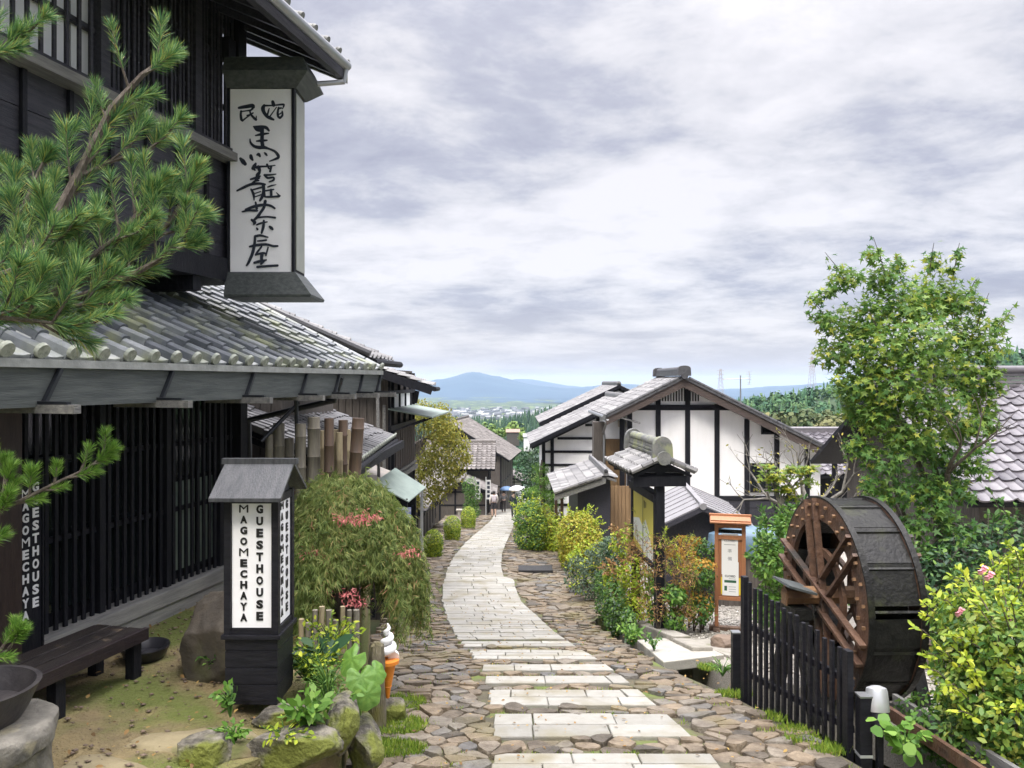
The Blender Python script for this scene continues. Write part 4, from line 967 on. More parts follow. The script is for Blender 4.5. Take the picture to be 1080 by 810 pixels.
# low shops on the left, seen past the tree
simple_house('low_shop', 'low open-fronted wooden shop with a shallow roof, left of the yellow-green tree', -6.5, -3.15, 21.5, 26.5, grd(24), grd(24)+1.9, .30, 'y', .75, M_plank, M_tile2)
simple_house('low_shop', 'long brown-roofed shop with dark posts, down the street behind the yellow-green tree', -8.5, -3.9, 31, 38.5, grd(35), grd(35)+2.35, .38, 'y', .95, M_plank, M_tile2)
simple_house('cafe_house', 'brown-tiled two-storey house behind the white banners, where the street narrows', -6.0, -1.7, 55, 60, grd(56), grd(56)+3.9, .50, 'x', .8, M_plank, M_tile2)
simple_house('porch_house', 'low gabled porch with a brown tile roof, in front of the taller bannered house', -4.9, -1.75, 51.5, 55, grd(53), grd(53)+2.0, .42, 'y', .7, M_plank, M_tile2)
bh = simple_house('big_roof_house', 'largest brown-roofed house at the end of the street, its roof turned to the right', -9.5, -.9, 64, 72, grd(68), -6.2, .62, 'y', .8, M_plank, M_tile2)
bh.rotation_euler.z = math.radians(-7)
simple_house('side_roof_house', 'small low house with pale plaster end, right of the bannered house at the bend', -.6, 1.0, 74, 79, grd(76), grd(76)+2.9, .45, 'y', .7, M_white, M_tile2)
# banners by the bannered house
for i, x in enumerate((-2.45, -1.75)):
    o = thing('banner', ('left one of the two tall white shop banners in front of the low brown-tiled house', 'right one of the two tall white shop banners in front of the low brown-tiled house')[i], 'banner', (x, 50.9, gz(50.9)), 0, 'white shop banners')
    b = MB(); b.tube([(0, 0, 0), (0, 0, 2.6)], .03, 6); b.build('pole', M_silver, o)
    b = MB(); b.cbox((.17, 0, 1.75), (.32, .012, 1.3)); cl = b.build('cloth', mat('grey_white_cloth', (.50, .50, .50), .8), o)
    b = MB(); Mx = face_matrix((.17, -.012, 0), (1, 0, 0), (0, 0, 1))
    for k_ in range(4): b.prism([Mx @ Vector((-.09, 1.22+k_*.29, 0)), Mx @ Vector((.09, 1.22+k_*.29, 0)), Mx @ Vector((.09, 1.42+k_*.29, 0)), Mx @ Vector((-.09, 1.42+k_*.29, 0))], (0, -.003, 0))
    b.build('dark_mark', M_ink, cl)

# ------------------------------------------------------------------ bamboo screen behind the lantern
bf = thing('bamboo_screen', 'screen of uneven grey and tan bamboo poles between the lantern sign and the maple', 'fence', (-1.9, 7.6, -2.3))
rr = random.Random(4)
POLES = [(284,464,8,0,0), (294,452,12,0,0), (305,468,10,0,0), (317,453,11,0,0), (331,446,13,0,0), (340,460,9,1,0), (347,447,10,2,0), (353,459,8,1,0), (362,449,10,2,0), (358,462,7,1,0), (366,459,8,1,0), (372,462,7,1,0), (378,447,13,2,.16)]
for i, (px, py, wpx, mk, lean) in enumerate(POLES):
    Y = 7.5+.10*(i % 3)+ (0.12 if mk == 1 else 0); t = P(px, py, Y); r = wpx/2/800*Y; bx = t.x-lean
    base = Vector((bx, Y, -2.75)); ln = (t-base).length; b = MB(); pts = []; rad = []
    z = 0
    while z < ln-.02:
        q = base+(t-base)*(z/ln); pts += [q, base+(t-base)*((z+.012)/ln), base+(t-base)*((z+.024)/ln)]; rad += [r, r*1.10, r]; z += rr.uniform(.22, .32)
    pts.append(t); rad.append(r*.97); pts.append(t-Vector((0,0,.0005))); rad.append(r*.72); pts.append(t-Vector((0,0,.05))); rad.append(r*.68)
    b.tube([p-bf.location for p in pts], rad, 12); b.build('bamboo_pole', (M_bamboo, M_bamboo2, M_bamboo3)[mk], bf, smooth=True)
for z in (-1.15, -1.9): b = MB(); b.tube([Vector((-2.42, 7.83, z))-bf.location, Vector((-1.5, 7.83, z))-bf.location], .022, 8); b.build('cross_rail', M_bamboo3, bf)
# low bamboo palings under the maple
pf = thing('bamboo_palings', 'short thick grey bamboo palings standing in the bank under the weeping maple', 'fence', (-1.3, 6.0, -2.4))
for i in range(9):
    px = 316+i*7.3; t = P(px, 655+rr.uniform(-8, 10), 5.85); b = MB(); b.tube([(t.x+1.3, -.1, -.35), (t.x+1.3, -.1, t.z+2.4)], rr.uniform(.018, .026), 9); b.build('bamboo_pole', M_bamboo if i % 3 else M_bamboo2, pf, smooth=True)

# ------------------------------------------------------------------ weeping lace-leaf maple
wm = thing('weeping_maple', 'domed weeping maple with fine yellow-green leaves and pink tips, overhanging the street edge', 'tree', (-1.57, 6.9, -2.62))
o0 = np.array(wm.location)
b = MB(); rr = random.Random(12)
top = Vector((0.02, 0.1, 1.25))
b.tube([(0, 0, -.3), (.06, .02, .3), (-.05, .06, .8), top], [.09, .08, .06, .04], 9)
for i in range(16):
    a = 2*PI*i/16+rr.uniform(-.2, .2); L_ = rr.uniform(.35, .55); d = Vector((math.cos(a), math.sin(a)*.95, 0))
    b.tube([top-Vector((0,0,rr.uniform(0,.5))), top+d*L_*.5+Vector((0,0,.22)), top+d*L_*.9+Vector((0,0,-.05)), top+d*L_*1.05+Vector((0,0,-.6))], [.03, .022, .014, .006], 6)
b.build('trunk', M_bark, wm, smooth=True)
# drooping tresses of cut leaves following a mushroom-shaped dome
nt_ = 1250; VV, FF, RR, off = [], [], [], 0; VP_, FP_, offp = [], [], 0
PT = [P(365, 551, 6.42), P(377, 552, 6.42), P(388, 549, 6.44), P(332, 588, 6.38), P(432, 588, 6.65), P(368, 630, 6.36), P(373, 638, 6.36)]
for i in range(nt_):
    a = rng.uniform(0, 2*PI); u_ = rng.uniform(0.0, 1.0)**.6
    # profile radius and height: flat dome then hanging skirt
    rad = 0.06+0.47*u_; bump = 1+.15*math.sin(3*a+1)+.10*math.sin(7*a)+rng.normal(0, .06)
    q = np.array([math.cos(a)*rad*bump*1.0, math.sin(a)*rad*bump*1.08+.1, 1.70 - .62*u_**2.2 + rng.normal(0, .04)])
    if math.cos(a) > .2: q[0] *= 1.02
    ln = rng.uniform(.3, .6)+ (.45 if u_ > .7 else 0)*rng.random(); steps = int(ln/.035)
    d = np.array([math.cos(a)*.8, math.sin(a)*.8, -.35-1.2*u_]); d /= np.linalg.norm(d)
    pp = []
    for s_ in range(steps):
        q = q+d*.035; d = d+np.array([0, 0, -.13]); d /= np.linalg.norm(d); pp.append((q.copy(), d.copy()))
        if q[2] < .02: break
    pp = [x for x in pp if not (x[0][2] < .35 and x[0][0] < .15 and x[0][1] < 0.0)]
    pp = [x for x in pp if not (x[0][2] < .95 and x[0][1] < .25 and .02 < x[0][0] < .50)]
    if not pp: continue
    pos = np.repeat(np.array([x[0] for x in pp]), 3, 0)+rng.normal(0, .034, (3*len(pp), 3)); dd = np.repeat(np.array([x[1] for x in pp]), 3, 0)
    out = np.array([math.cos(a), math.sin(a), .5]); m_ = len(pos)
    al = unit(dd*.6+rng.normal(0, .6, (m_, 3))+np.array([0, 0, -.45])); nr = unit(out*.6+np.array([0, 0, .6])+.5*rng.normal(size=(m_, 3)))
    # each leaf: three thin fingers
    for sp in (-.5, 0, .5):
        side = unit(np.cross(al, nr)); a2 = unit(al+side*sp)
        v, f = leaves(pos, a2, nr, .072*(.7+.6*rng.random(m_)), 'lace', .1)
        VV.append(v); FF.append(f+off); off += len(v); base_c = min(1, max(0, rng.normal(.45, .2))); RR.append(np.clip(np.full(len(f), base_c)+rng.normal(0, .12, len(f)), 0, 1))
np_mesh('crown', np.concatenate(VV), np.concatenate(FF), L_lace, wm, np.concatenate(RR))
for p_ in PT:
    m_ = 60; c_ = np.array(p_)-o0+np.array([0, -.03, 0]); pos = c_+rng.normal(0, 1, (m_, 3))*np.array([.06, .03, .022])
    al = unit(rng.normal(0, .6, (m_, 3))+np.array([0, 0, -.6])); nr = unit(np.array([0, -1, .6])+.5*rng.normal(size=(m_, 3)))
    v, f = leaves(pos, al, nr, .042*(.7+.6*rng.random(m_)), 'narrow', .1); VP_.append(v); FP_.append(f+offp); offp += len(v)
np_mesh('pink_leaves', np.concatenate(VP_), np.concatenate(FP_), L_pink, wm)

# ------------------------------------------------------------------ soft-serve cone statue and the old post beside it
Yc = 6.15
cs = thing('ice_cream_statue', 'orange cone with white soft-serve swirl, a shop statue beside the weathered post', 'statue', P(409, 742, Yc))
s_ = Yc/800
q = P(411, 744, Yc); rock('flat_stone', (q.x, q.y+.02, (q.z+gz(Yc))/2), (.13, .15, (q.z-gz(Yc))/2+.04), M_rock, 77, .3, flat=.6, label='flat mossy stone carrying the ice cream statue at the street edge', cat='stone', jag=.25)
b = MB(); b.lathe([(.014, 0), (.022, .06), (.062, 36*s_-.02), (.070, 36*s_)], 20); 
for k_ in range(5): b.lathe([(.026+.0085*k_, .09+.055*k_), (.033+.0085*k_, .095+.055*k_), (.0275+.0085*k_, .10+.055*k_)], 20)
b.build('cone', mat('orange_cone', (0.75, 0.26, 0.025), .45, (0.66, 0.20, 0.02), 9), cs, smooth=True)
b = MB(); b.lathe([(.070, 36*s_), (.092, 36*s_+.008), (.092, 36*s_+.035), (.076, 36*s_+.04)], 24); b.build('rim', MATS['orange_cone'], cs, smooth=True)
b = MB(); z0 = 36*s_+.035; pts = []; rad = []
for i in range(90):
    t = i/89; a = t*2*PI*3.4; R_ = .048*(1-t)**.8; pts.append((R_*math.cos(a), R_*math.sin(a), z0+.02+t*.27)); rad.append(.040*(1-t)**.75+.006)
b.tube(pts, rad, 12); b.build('swirl', mat('white_soft_serve', (0.8, 0.8, 0.8), .35), cs, smooth=True)
def stump(name, label, loc, h, r, m, seed, cat='post'):
    b = MB(); prof = [(r*1.15, -.35), (r*1.05, .0), (r*.95, h*.35), (r*1.0, h*.7), (r*.8, h*.95), (r*.35, h), (0, h*.98)]; v, f = rough(prof, 26, seed, .28); b.add(v, f)
    o = b.build(name, m, None, smooth=True); o.location = loc; return tag(o, label, cat)
M_drift = mat('weathered_driftwood', (0.20, 0.175, 0.115), 0.9, (0.10, 0.085, 0.055), 8, .8, 25, stretch=(4, 4, .8), third=((0.14, 0.13, 0.035), 4, .5, .65))
stump('old_post', 'weathered grey-brown split post beside the ice cream statue', P(397, 754, 5.95), .53, .065, M_drift, 3)

# ------------------------------------------------------------------ planting and stones along the terrace edge
for i, (px, py, Y, sz, lab) in enumerate([
    (305, 795, 4.42, (.33, .17, .15), 'moss-topped long stone below the lantern sign, in the row edging the terrace'),
    (212, 800, 4.30, (.19, .17, .15), 'yellow-mossed round stone left in the row edging the terrace, beside the flat stepping stone'),
    (362, 765, 4.75, (.10, .22, .20), 'dark upright stone under the heart-shaped butterbur leaves'),
    (300, 760, 4.78, (.20, .10, .07), 'small pale stone against the foot of the lantern sign'),
    (385, 790, 4.95, (.12, .25, .22), 'dark mossy stone at the grassy foot of the bank, nearest the cobbles')]):
    rock('edging_stone', P(px, py, Y), sz, M_rock, 20+i, .1*i, flat=.6, label=lab, cat='stone', group='stones edging the terrace', jag=.3)
def plant(name, label, loc, mat_, kind='tuft', n=40, size=.12, spread=.15, h=.2, cat='plant', group=None, stem=True, shape='oval'):
    """leafy plant: stems arching out of one root with leaves along them"""
    t = thing(name, label, cat, loc, 0, group); V, F, o_ = [], [], 0; b = MB()
    ns = max(3, n//6)
    for i in range(ns):
        a = rng.uniform(0, 2*PI); out = rng.uniform(.3, 1)*spread; tip = np.array([math.cos(a)*out, math.sin(a)*out, h*rng.uniform(.6, 1.05)])
        mid = tip*np.array([.4, .4, .65]); 
        b.tube([(0, 0, -.03), tuple(mid), tuple(tip)], [.006, .004, .002], 4)
        k_ = max(3, n//ns); ts = np.linspace(.25, 1, k_)[:, None]; pos = (1-ts)**2*0+2*ts*(1-ts)*mid+ts**2*tip
        dd = unit(np.array([math.cos(a), math.sin(a), .25])+rng.normal(0, .7, (k_, 3))); nr = unit(np.array([0, 0, 1])+.45*rng.normal(size=(k_, 3))+np.array([0, -.3, 0]))
        v, f = leaves(pos, dd, nr, size*(.6+.6*rng.random(k_)), shape); V.append(v); F.append(f+o_); o_ += len(v)
    b.build('stem', L_green, t); np_mesh('foliage', np.concatenate(V), np.concatenate(F), mat_, t); return t
def onT(px, py, Y, dz=0): q = P(px, py, Y); q.z += dz; return q
plant('leafy_plant', 'bright green leafy plant at the left front foot of the lantern sign', onT(243, 757, 4.6), L_fresh, n=70, size=.05, spread=.10, h=.14, group='small plants at the lantern foot')
plant('leafy_plant', 'low green trefoil plant on the mossy stone just left of the lantern base', onT(248, 783, 4.4), L_fresh, n=90, size=.045, spread=.16, h=.07, group='small plants at the lantern foot')
plant('leafy_plant', 'bushy broad-leaved green plant at the right front corner of the lantern base', onT(322, 772, 4.55), L_fresh, n=120, size=.075, spread=.15, h=.17, group='small plants at the lantern foot')
plant('leafy_plant', 'low yellow-green plant spilling over the long moss-topped stone', onT(300, 785, 4.4), L_lime, n=110, size=.04, spread=.2, h=.06, group='small plants at the lantern foot')
plant('fern', 'feathery pale green fern beside the bushy plant and lantern base', onT(346, 745, 4.8), L_fresh, n=160, size=.035, spread=.16, h=.25, shape='narrow')
plant('leafy_plant', 'dark green hosta with oval upright leaves below the weeping maple', onT(343, 712, 5.2), L_deep, n=14, size=.17, spread=.13, h=.17)
plant('leafy_plant', 'yellow-green leafy shrublet between the palings and the cone statue', onT(350, 705, 5.5), L_lime, n=200, size=.05, spread=.22, h=.32)
plant('leafy_plant', 'green shrublet in shade at the foot of the palings', onT(325, 722, 5.3), L_green, n=200, size=.05, spread=.28, h=.22)
plant('leafy_plant', 'low bright green ground plant between the lantern base and the butterbur', onT(352, 757, 4.85), L_fresh, n=150, size=.05, spread=.2, h=.13)
plant('leafy_plant', 'feathery lime-green plant just behind the lantern base, under the maple', onT(330, 725, 5.15), L_lime, n=220, size=.04, spread=.22, h=.26)
plant('leafy_plant', 'green weed clump at the foot of the boulder behind the lantern', onT(228, 712, 5.3), L_green, n=60, size=.04, spread=.12, h=.1)
bt = thing('butterbur', 'butterbur with three big pale green rounded leaves beside the old post', 'plant', P(378, 757, 5.0))
o0 = Vector(bt.location); pv = np.array
def bigleaf(c, r, nrm, down, name='leaf'):
    c = pv(c); nrm = unit(pv(nrm)); down = unit(pv(down)-nrm*np.dot(pv(down), nrm)); sd = np.cross(down, nrm); n = 30; b = MB(); rings = 5; vs = []
    for j in range(rings):
        t = (j+1)/rings
        for k_ in range(n):
            a = 2*PI*k_/n; notch = 1-.75*max(0, math.cos(a-PI))**10
            rr_ = r*t*notch*(1+.04*math.sin(6*a)); hgt = .10*r*math.cos(8*a)*t*.5 + .35*r*t*t*(-1)*.5
            vs.append(c+down*(math.cos(a)*rr_+.1*r)+sd*math.sin(a)*rr_*.95+nrm*hgt)
    fs = [tuple(range(n))]+[(j*n+k_, j*n+(k_+1) % n, (j+1)*n+(k_+1) % n, (j+1)*n+k_) for j in range(rings-1) for k_ in range(n)]
    b.add([Vector(v) for v in vs], fs, 0, .5); return b.build(name, mat('butterbur_leaf', (0.16, 0.30, 0.05), .5, (0.10, 0.22, 0.035), 30, .2, transl=.3), bt, smooth=True)
lf = [(P(381, 719, 4.95)-o0, .105, (.25, -.8, .5), (.1, 0, -1)), (P(372, 699, 5.05)-o0, .12, (-.55, -.6, .6), (-.3, -.1, -.6)), (P(387, 737, 4.9)-o0, .10, (.35, -.9, .2), (.1, 0, -1)), (P(396, 712, 5.1)-o0, .09, (.6, -.4, .6), (.6, -.2, -.5))]
for a in lf: bigleaf(*a)
b = MB()
for a in lf: b.tube([(0, .05, -.12), (a[0]*.5)+Vector((-.05, .06, .05)), a[0]], [.009, .008, .006], 6)
b.build('stem', L_fresh, bt)
o = foliage('bank_plants', [(-1.62, 6.6, -2.35), (-1.42, 5.9, -2.3), (-1.30, 5.4, -2.3), (-1.55, 6.0, -2.25)], [(.3, .4, .2), (.25, .35, .2), (.18, .3, .2), (.3, .4, .2)], 4200, .045, L_fresh, cull=False); tag(o, kind='stuff')
# grass in the joints at the street's left edge
def grass(name, areas, n, h, m):
    pts = []
    for (x, y, rx, ry, wgt) in areas:
        k_ = int(n*wgt); a = rng.uniform(0, 2*PI, k_); r = np.sqrt(rng.random(k_)); pts.append(np.stack([x+rx*r*np.cos(a), y+ry*r*np.sin(a)], 1))
    p2 = np.concatenate(pts); z = -dropn(p2[:, 1])+.005; pos = np.column_stack([p2, z]); m_ = len(pos)
    d = unit(np.column_stack([rng.normal(0, .35, m_), rng.normal(0, .35, m_), np.ones(m_)])); nr = unit(rng.normal(size=(m_, 3))*np.array([1, 1, .2]))
    v, f = leaves(pos, d, nr, h*(.4+rng.random(m_)), 'narrow', 0); o = np_mesh(name, v, f, m); o['kind'] = 'stuff'; return o
ga = []
for (px, py, rx, ry, wgt) in [(400, 800, .34, .2, .30), (410, 775, .30, .25, .3), (420, 752, .25, .3, .2), (400, 760, .16, .25, .2), (380, 805, .25, .15, .2), (850, 790, .16, .12, .05), (838, 780, .14, .12, .05), (815, 765, .12, .12, .04), (775, 741, .2, .12, .05), (745, 712, .1, .2, .03), (875, 800, .15, .1, .05)]:
    q = G(px, py); ga.append((q.x, q.y, rx, ry, wgt))
grass('grass', ga, 9000, .055, L_grass)

# fallen leaves, grit and small weeds
def litter(name, n, xr, yr, zf, size, m, kind='leaf'):
    x = rng.uniform(*xr, n); y = rng.uniform(*yr, n)*1.0; z = zf(x, y)
    pos = np.column_stack([x, y, z]); v, f = leaves(pos, unit(rng.normal(size=(n, 3))*np.array([1, 1, .15])), unit(np.array([0, 0, 1])+.35*rng.normal(size=(n, 3))), size*(.5+.9*rng.random(n)), 'oval', .2); o = np_mesh(name, v, f, m); o['kind'] = 'stuff'; return o
L_dry = leafmat('dry_leaves', [(0, (.10, .06, .025)), (.5, (.24, .14, .05)), (1, (.36, .25, .08))], .8, .1)
litter('fallen_leaves', 500, (-4.0, -1.5), (3.9, 8.0), lambda x, y: TZ+0*x+.035-.05*np.clip((x+2)*1.2, 0, 1), .035, L_dry)
litter('fallen_leaves', 900, (-2.0, 2.3), (4.8, 16), lambda x, y: -dropn(y)+.045, .03, L_dry)
ng_ = 2600; gx_ = rng.uniform(-4.2, -1.3, ng_); gy_ = rng.uniform(3.9, 8.2, ng_)
oct2 = np.array([(1,0,0),(0,1,0),(-1,0,0),(0,-1,0),(0,0,.7),(0,0,-.7)], float); fo2 = np.array([(0,1,4),(1,2,4),(2,3,4),(3,0,4),(1,0,5),(2,1,5),(3,2,5),(0,3,5)])
sz_ = (.004+.016*rng.random(ng_)**4)[:, None, None]*(.7+.6*rng.random((ng_, 6, 1)))
V = oct2[None]*sz_*np.array([1.3, 1, .8])+np.stack([gx_, gy_, TZ+.012-.10*np.clip((gx_+2)*1.2, 0, 1)], 1)[:, None, :]
o = np_mesh('terrace_grit', V.reshape(-1, 3), (fo2[None]+6*np.arange(ng_)[:, None, None]).reshape(-1, 3), M_rock2, None); o['kind'] = 'stuff'
wa = []
for k_ in range(150):
    y = 5.0+rng.random()**1.6*11; side = rng.random()
    x = lerp(ST_L, y)+.1+rng.random()*.9 if side < .55 else lerp(ST_R, y)-.05-rng.random()*.8
    if in_path(x, y, .05): continue
    wa.append((x, y, .09, .05, .007*rng.random()))
for a_, c_ in bands:
    for k_ in range(9): wa.append((lerp(TL, c_)+rng.random()*(lerp(TR, c_)-lerp(TL, c_)), c_+.03, .08, .02, .003))
grass('joint_weeds', wa, 5200, .035, L_grass)
moss_p = []
# ------------------------------------------------------------------ white plaster house with the big gable
wh = thing('plaster_house', 'large white plaster house with black posts and a wide low gable, facing up the street', 'house', (6.2, 23.5, -5.4))
o0 = Vector(wh.location)
AX, AZ, SLP, YF, YW, YB = 5.18, 0.10, 0.50, 22.9, 23.5, 27.2
XL, XR = 2.85, 9.9
def L(x, y, z): return Vector((x, y, z))-o0
def zr(x): return AZ-SLP*abs(x-AX)
b = MB(); b.prism([L(3.62, YW, -3.62), L(9.55, YW, -3.62), L(9.55, YW, zr(9.55)-.2), L(AX, YW, AZ-.2), L(3.62, YW, zr(3.62)-.2)], (0, YB-YW-.8, 0)); b.build('wall', M_white, wh)
b = MB(); b.box(L(3.60, YW-.02, -5.6), L(9.57, YB-1, -3.62))
for k_ in range(8): b.box(L(3.6, YW-.045+.008*(k_ % 2), -5.6+k_*.24), L(9.57, YW-.02, -5.6+k_*.24+.225))
b.build('board_wainscot', M_darkh, wh)
b = MB()
for px in (656, 664, 694, 725, 756, 787.5, 819, 851, 880):
    x = (px-540)/800*YW; b.box(L(x-.075, YW-.05, -5.4), L(x+.075, YW+.02, zr(x)-.22))
x0_, x1_ = (668-540)/800*YW, (783-540)/800*YW
b.box(L(x0_, YW-.06, -.90), L(x1_, YW+.02, -.73)); b.box(L(3.6, YW-.065, -3.68), L(9.57, YW+.02, -3.55)); b.build('post', M_dark, wh)
b = MB()
for i in range(15): b.box(L(AX-.62+i*.085, YW-.04, -.62+.0), L(AX-.585+i*.085, YW-.01, min(zr(AX-.6+i*.085)-.2, -.12)))
b.build('gable_vent', M_dark, wh)
for px0, px1, py0, py1 in ((804, 821, 450, 462), (792.5, 816, 496, 523)):
    x0_, x1_ = (px0-540)/800*YW, (px1-540)/800*YW; z0_, z1_ = (408-py1)/800*YW, (408-py0)/800*YW
    b = MB(); b.box(L(x0_-.05, YW-.07, z0_-.06), L(x1_+.05, YW-.02, z0_)); b.box(L(x0_-.05, YW-.07, z1_), L(x1_+.05, YW-.02, z1_+.05)); b.box(L(x0_-.05, YW-.07, z0_), L(x0_, YW-.02, z1_)); b.box(L(x1_, YW-.07, z0_), L(x1_+.05, YW-.02, z1_)); b.box(L((x0_+x1_)/2-.02, YW-.06, z0_), L((x0_+x1_)/2+.02, YW-.02, z1_))
    wf = b.build('window', M_dark, wh); b = MB(); b.box(L(x0_, YW-.04, z0_), L(x1_, YW-.03, z1_)); b.build('pane', M_glass, wf)
b = MB(); bb = MB(); bt_ = MB(); bm_ = MB()
for sgn, xe in ((-1, XL), (1, XR)):
    u_ = Vector((-sgn, 0, SLP)); Ls = u_.length*abs(xe-AX); u_.normalize()
    tiled_roof(b, L(xe, YF, zr(xe)+.02), L(xe, YB, zr(xe)+.02), u_, Ls, .27, .27, .035, .03, res=4)
    roof_slab(bm_, L(xe, YF, zr(xe)+.02), L(xe, YB, zr(xe)+.02), u_, Ls, .10)
    p0, p1 = L(xe, YF, zr(xe)-.16), L(AX, YF, AZ-.16)
    bb.prism([p0+Vector((0,0,.12)), p1+Vector((0,0,.12)), p1-Vector((0,0,.13)), p0-Vector((0,0,.10))], (0, -.05, 0))
    bt_.prism([p0+Vector((0,0,.19)), p1+Vector((0,0,.19)), p1+Vector((0,0,.125)), p0+Vector((0,0,.125))], (0, -.09, 0))
    n = int(Ls/.27)
    for i in range(n): q = L(xe, YF-.05, zr(xe)+.07)+u_*(i*.27); bt_.tube([q, q+u_*.255], .05, 8)
b.build('roof_tiles', M_ltile, wh, smooth=True); bm_.build('eaves', M_dark, wh); bb.build('bargeboard', mat('brown_grey_bargeboard', (0.085, 0.063, 0.054), .75, (0.052, 0.039, 0.034), 5, .3, stretch=(.6, 5, 5)), wh); bt_.build('verge_tiles', M_dtile, wh)
b = MB(); b.beam(L(AX, YF-.1, AZ+.14), L(AX, YB, AZ+.14), .26, .14); b.tube([L(AX, YF-.1, AZ+.24), L(AX, YB, AZ+.24)], .10, 12); b.build('ridge', M_dtile, wh, smooth=True)
for y in (YF-.14, YB-.5):
    b = MB(); pr_ = []
    for a in np.linspace(0, PI, 12): pr_.append(L(AX+.19*math.cos(a), y, AZ+.24+.13*math.sin(a)**.6))
    b.prism([L(AX+.20, y, AZ+.06)]+pr_+[L(AX-.20, y, AZ+.06)], (0, .18, 0)); b.tube([L(AX, y-.06, AZ+.06), L(AX, y+.05, AZ+.06)], .10, 14); b.build('ridge_end_tile', M_dtile, wh)
# ochre boarded annex wall, door and pipes below the left eaves
b = MB(); YA = 24.1
b.box(L(2.95, YA, -5.4), L(3.66, YA+.6, -1.84))
for i in range(7): b.box(L(2.95+i*.1, YA-.02, -5.4), L(2.95+i*.1+.085, YA, -1.84))
b.box(L(2.72, 22.62, -5.4), L(3.72, 22.66, -3.15))
for i in range(9): b.box(L(2.72+i*.111, 22.59, -5.4), L(2.72+i*.111+.098, 22.62, -3.12))
b.build('ochre_boarding', M_ochre, wh)
b = MB(); b.box(L(2.95, YA-.01, -1.83), L(3.60, YA+.6, -1.25)); b.build('white_panel', M_white, wh)
b = MB(); b.box(L(2.60, YA, -5.4), L(2.95, YA+.5, -1.3)); b.build('side_door', M_plank, wh)
b = MB(); b.tube([L(2.88, YF-.05, -1.15), L(2.88, YA-.2, -1.6), L(2.92, YA-.08, -1.7), L(2.92, YA-.08, -4.2)], .04, 8); b.tube([L(2.9, YF, -.98), L(3.9, YF+.2, -1.28)], .03, 6); b.tube([L(2.78, YF, -1.08), L(2.78, YB, -1.08)], .06, 8); b.build('drainpipe', M_metal, wh, smooth=True)
b = MB(); b.cbox(L(3.45, YA-.1, -1.35), (.18, .16, .2), bev=.02); b.build('meter_box', mat('beige_box', (.5, .45, .36), .6), wh)
# aerial on the roof
an = thing('tv_aerial', 'television aerial on a short mast above the white house roof', 'aerial', P(781, 424, 23.6)-Vector((0, 0, .1)))
b = MB(); b.tube([(0, 0, -.1), (0, 0, .75)], .02, 6); b.build('mast', M_metal, an)
b = MB(); b.tube([(-.55, 0, .62), (.30, 0, .66)], .012, 6)
for i in range(14): b.tube([(-.5+i*.055, -.12, .625+.002*i), (-.5+i*.055, .12, .625+.002*i)], .006, 4)
b.tube([(.26, 0, .45), (.30, 0, .66), (.26, 0, .88)], .01, 4)
for i in range(6): b.tube([(.27, -.25, .46+i*.08), (.27, .25, .46+i*.08)], .006, 4)
b.build('aerial_head', mat('pale_aerial', (.5, .48, .42), .5, metal=.3), an)

# houses behind it
def gable_front(name, label, xe, ze, ax, az, xr, yf, yw, yb, walls, wx1, rmat):
    h = thing(name, label, 'house', ((xe+xr)/2, yw, gz(yw))); o_ = Vector(h.location)
    def l(x, y, z): return Vector((x, y, z))-o_
    s_ = (az-ze)/(ax-xe); zz = lambda x: az-s_*abs(x-ax)
    b = MB(); b.prism([l(walls, yw, gz(yw)-.5), l(wx1, yw, gz(yw)-.5), l(wx1, yw, zz(wx1)-.22), l(ax, yw, az-.22), l(walls, yw, zz(walls)-.22)], (0, yb-yw-.5, 0)); b.build('wall', M_white, h)
    b = MB(); x = walls
    while x < min(ax+1, wx1): b.box(l(x-.07, yw-.05, gz(yw)), l(x+.07, yw+.02, zz(x)-.25)); x += (1.85 if x > walls else .35)
    z = gz(yw)+.6
    while z < az-.8:
        xa = max(walls, xe+(z+.4-ze)/s_ if z+.4 > ze else walls); b.box(l(xa, yw-.04, z), l(wx1, yw+.02, z+.10)); z += .54
    b.build('post', M_dark, h)
    b = MB(); bm_ = MB(); bt_ = MB()
    for sgn, x_e in ((-1, xe), (1, xr)):
        u_ = Vector((-sgn, 0, s_)); Ls = u_.length*abs(x_e-ax); u_.normalize()
        tiled_roof(b, l(x_e, yf, zz(x_e)), l(x_e, yb, zz(x_e)), u_, Ls, .3, .3, .04, .03, res=4); roof_slab(bm_, l(x_e, yf+.02, zz(x_e)), l(x_e, yb, zz(x_e)), u_, Ls, .16)
        p0, p1 = l(x_e, yf, zz(x_e)+.04), l(ax, yf, az+.04); bt_.prism([p0, p1, p1-Vector((0,0,.16)), p0-Vector((0,0,.16))], (0, -.06, 0))
    ridge_cap(b, l(ax, yf, az+.03), l(ax, yb, az+.03), .12); b.build('roof_tiles', rmat, h, smooth=True); bm_.build('eaves', M_dark, h); bt_.build('bargeboard', M_dark, h)
    return h
gable_front('plaster_annex', 'white plaster annex with a black timber grid, left of the large gable', .70, -2.52, 4.5, -.70, 8.0, 30.0, 30.8, 36.0, 1.28, 6.5, M_ltile)
gable_front('rear_house', 'second pale tiled roof showing above the annex, farther back', 1.35, -2.08, 5.3, -.22, 9.5, 37.5, 38.2, 44, 2.3, 8, M_ltile)
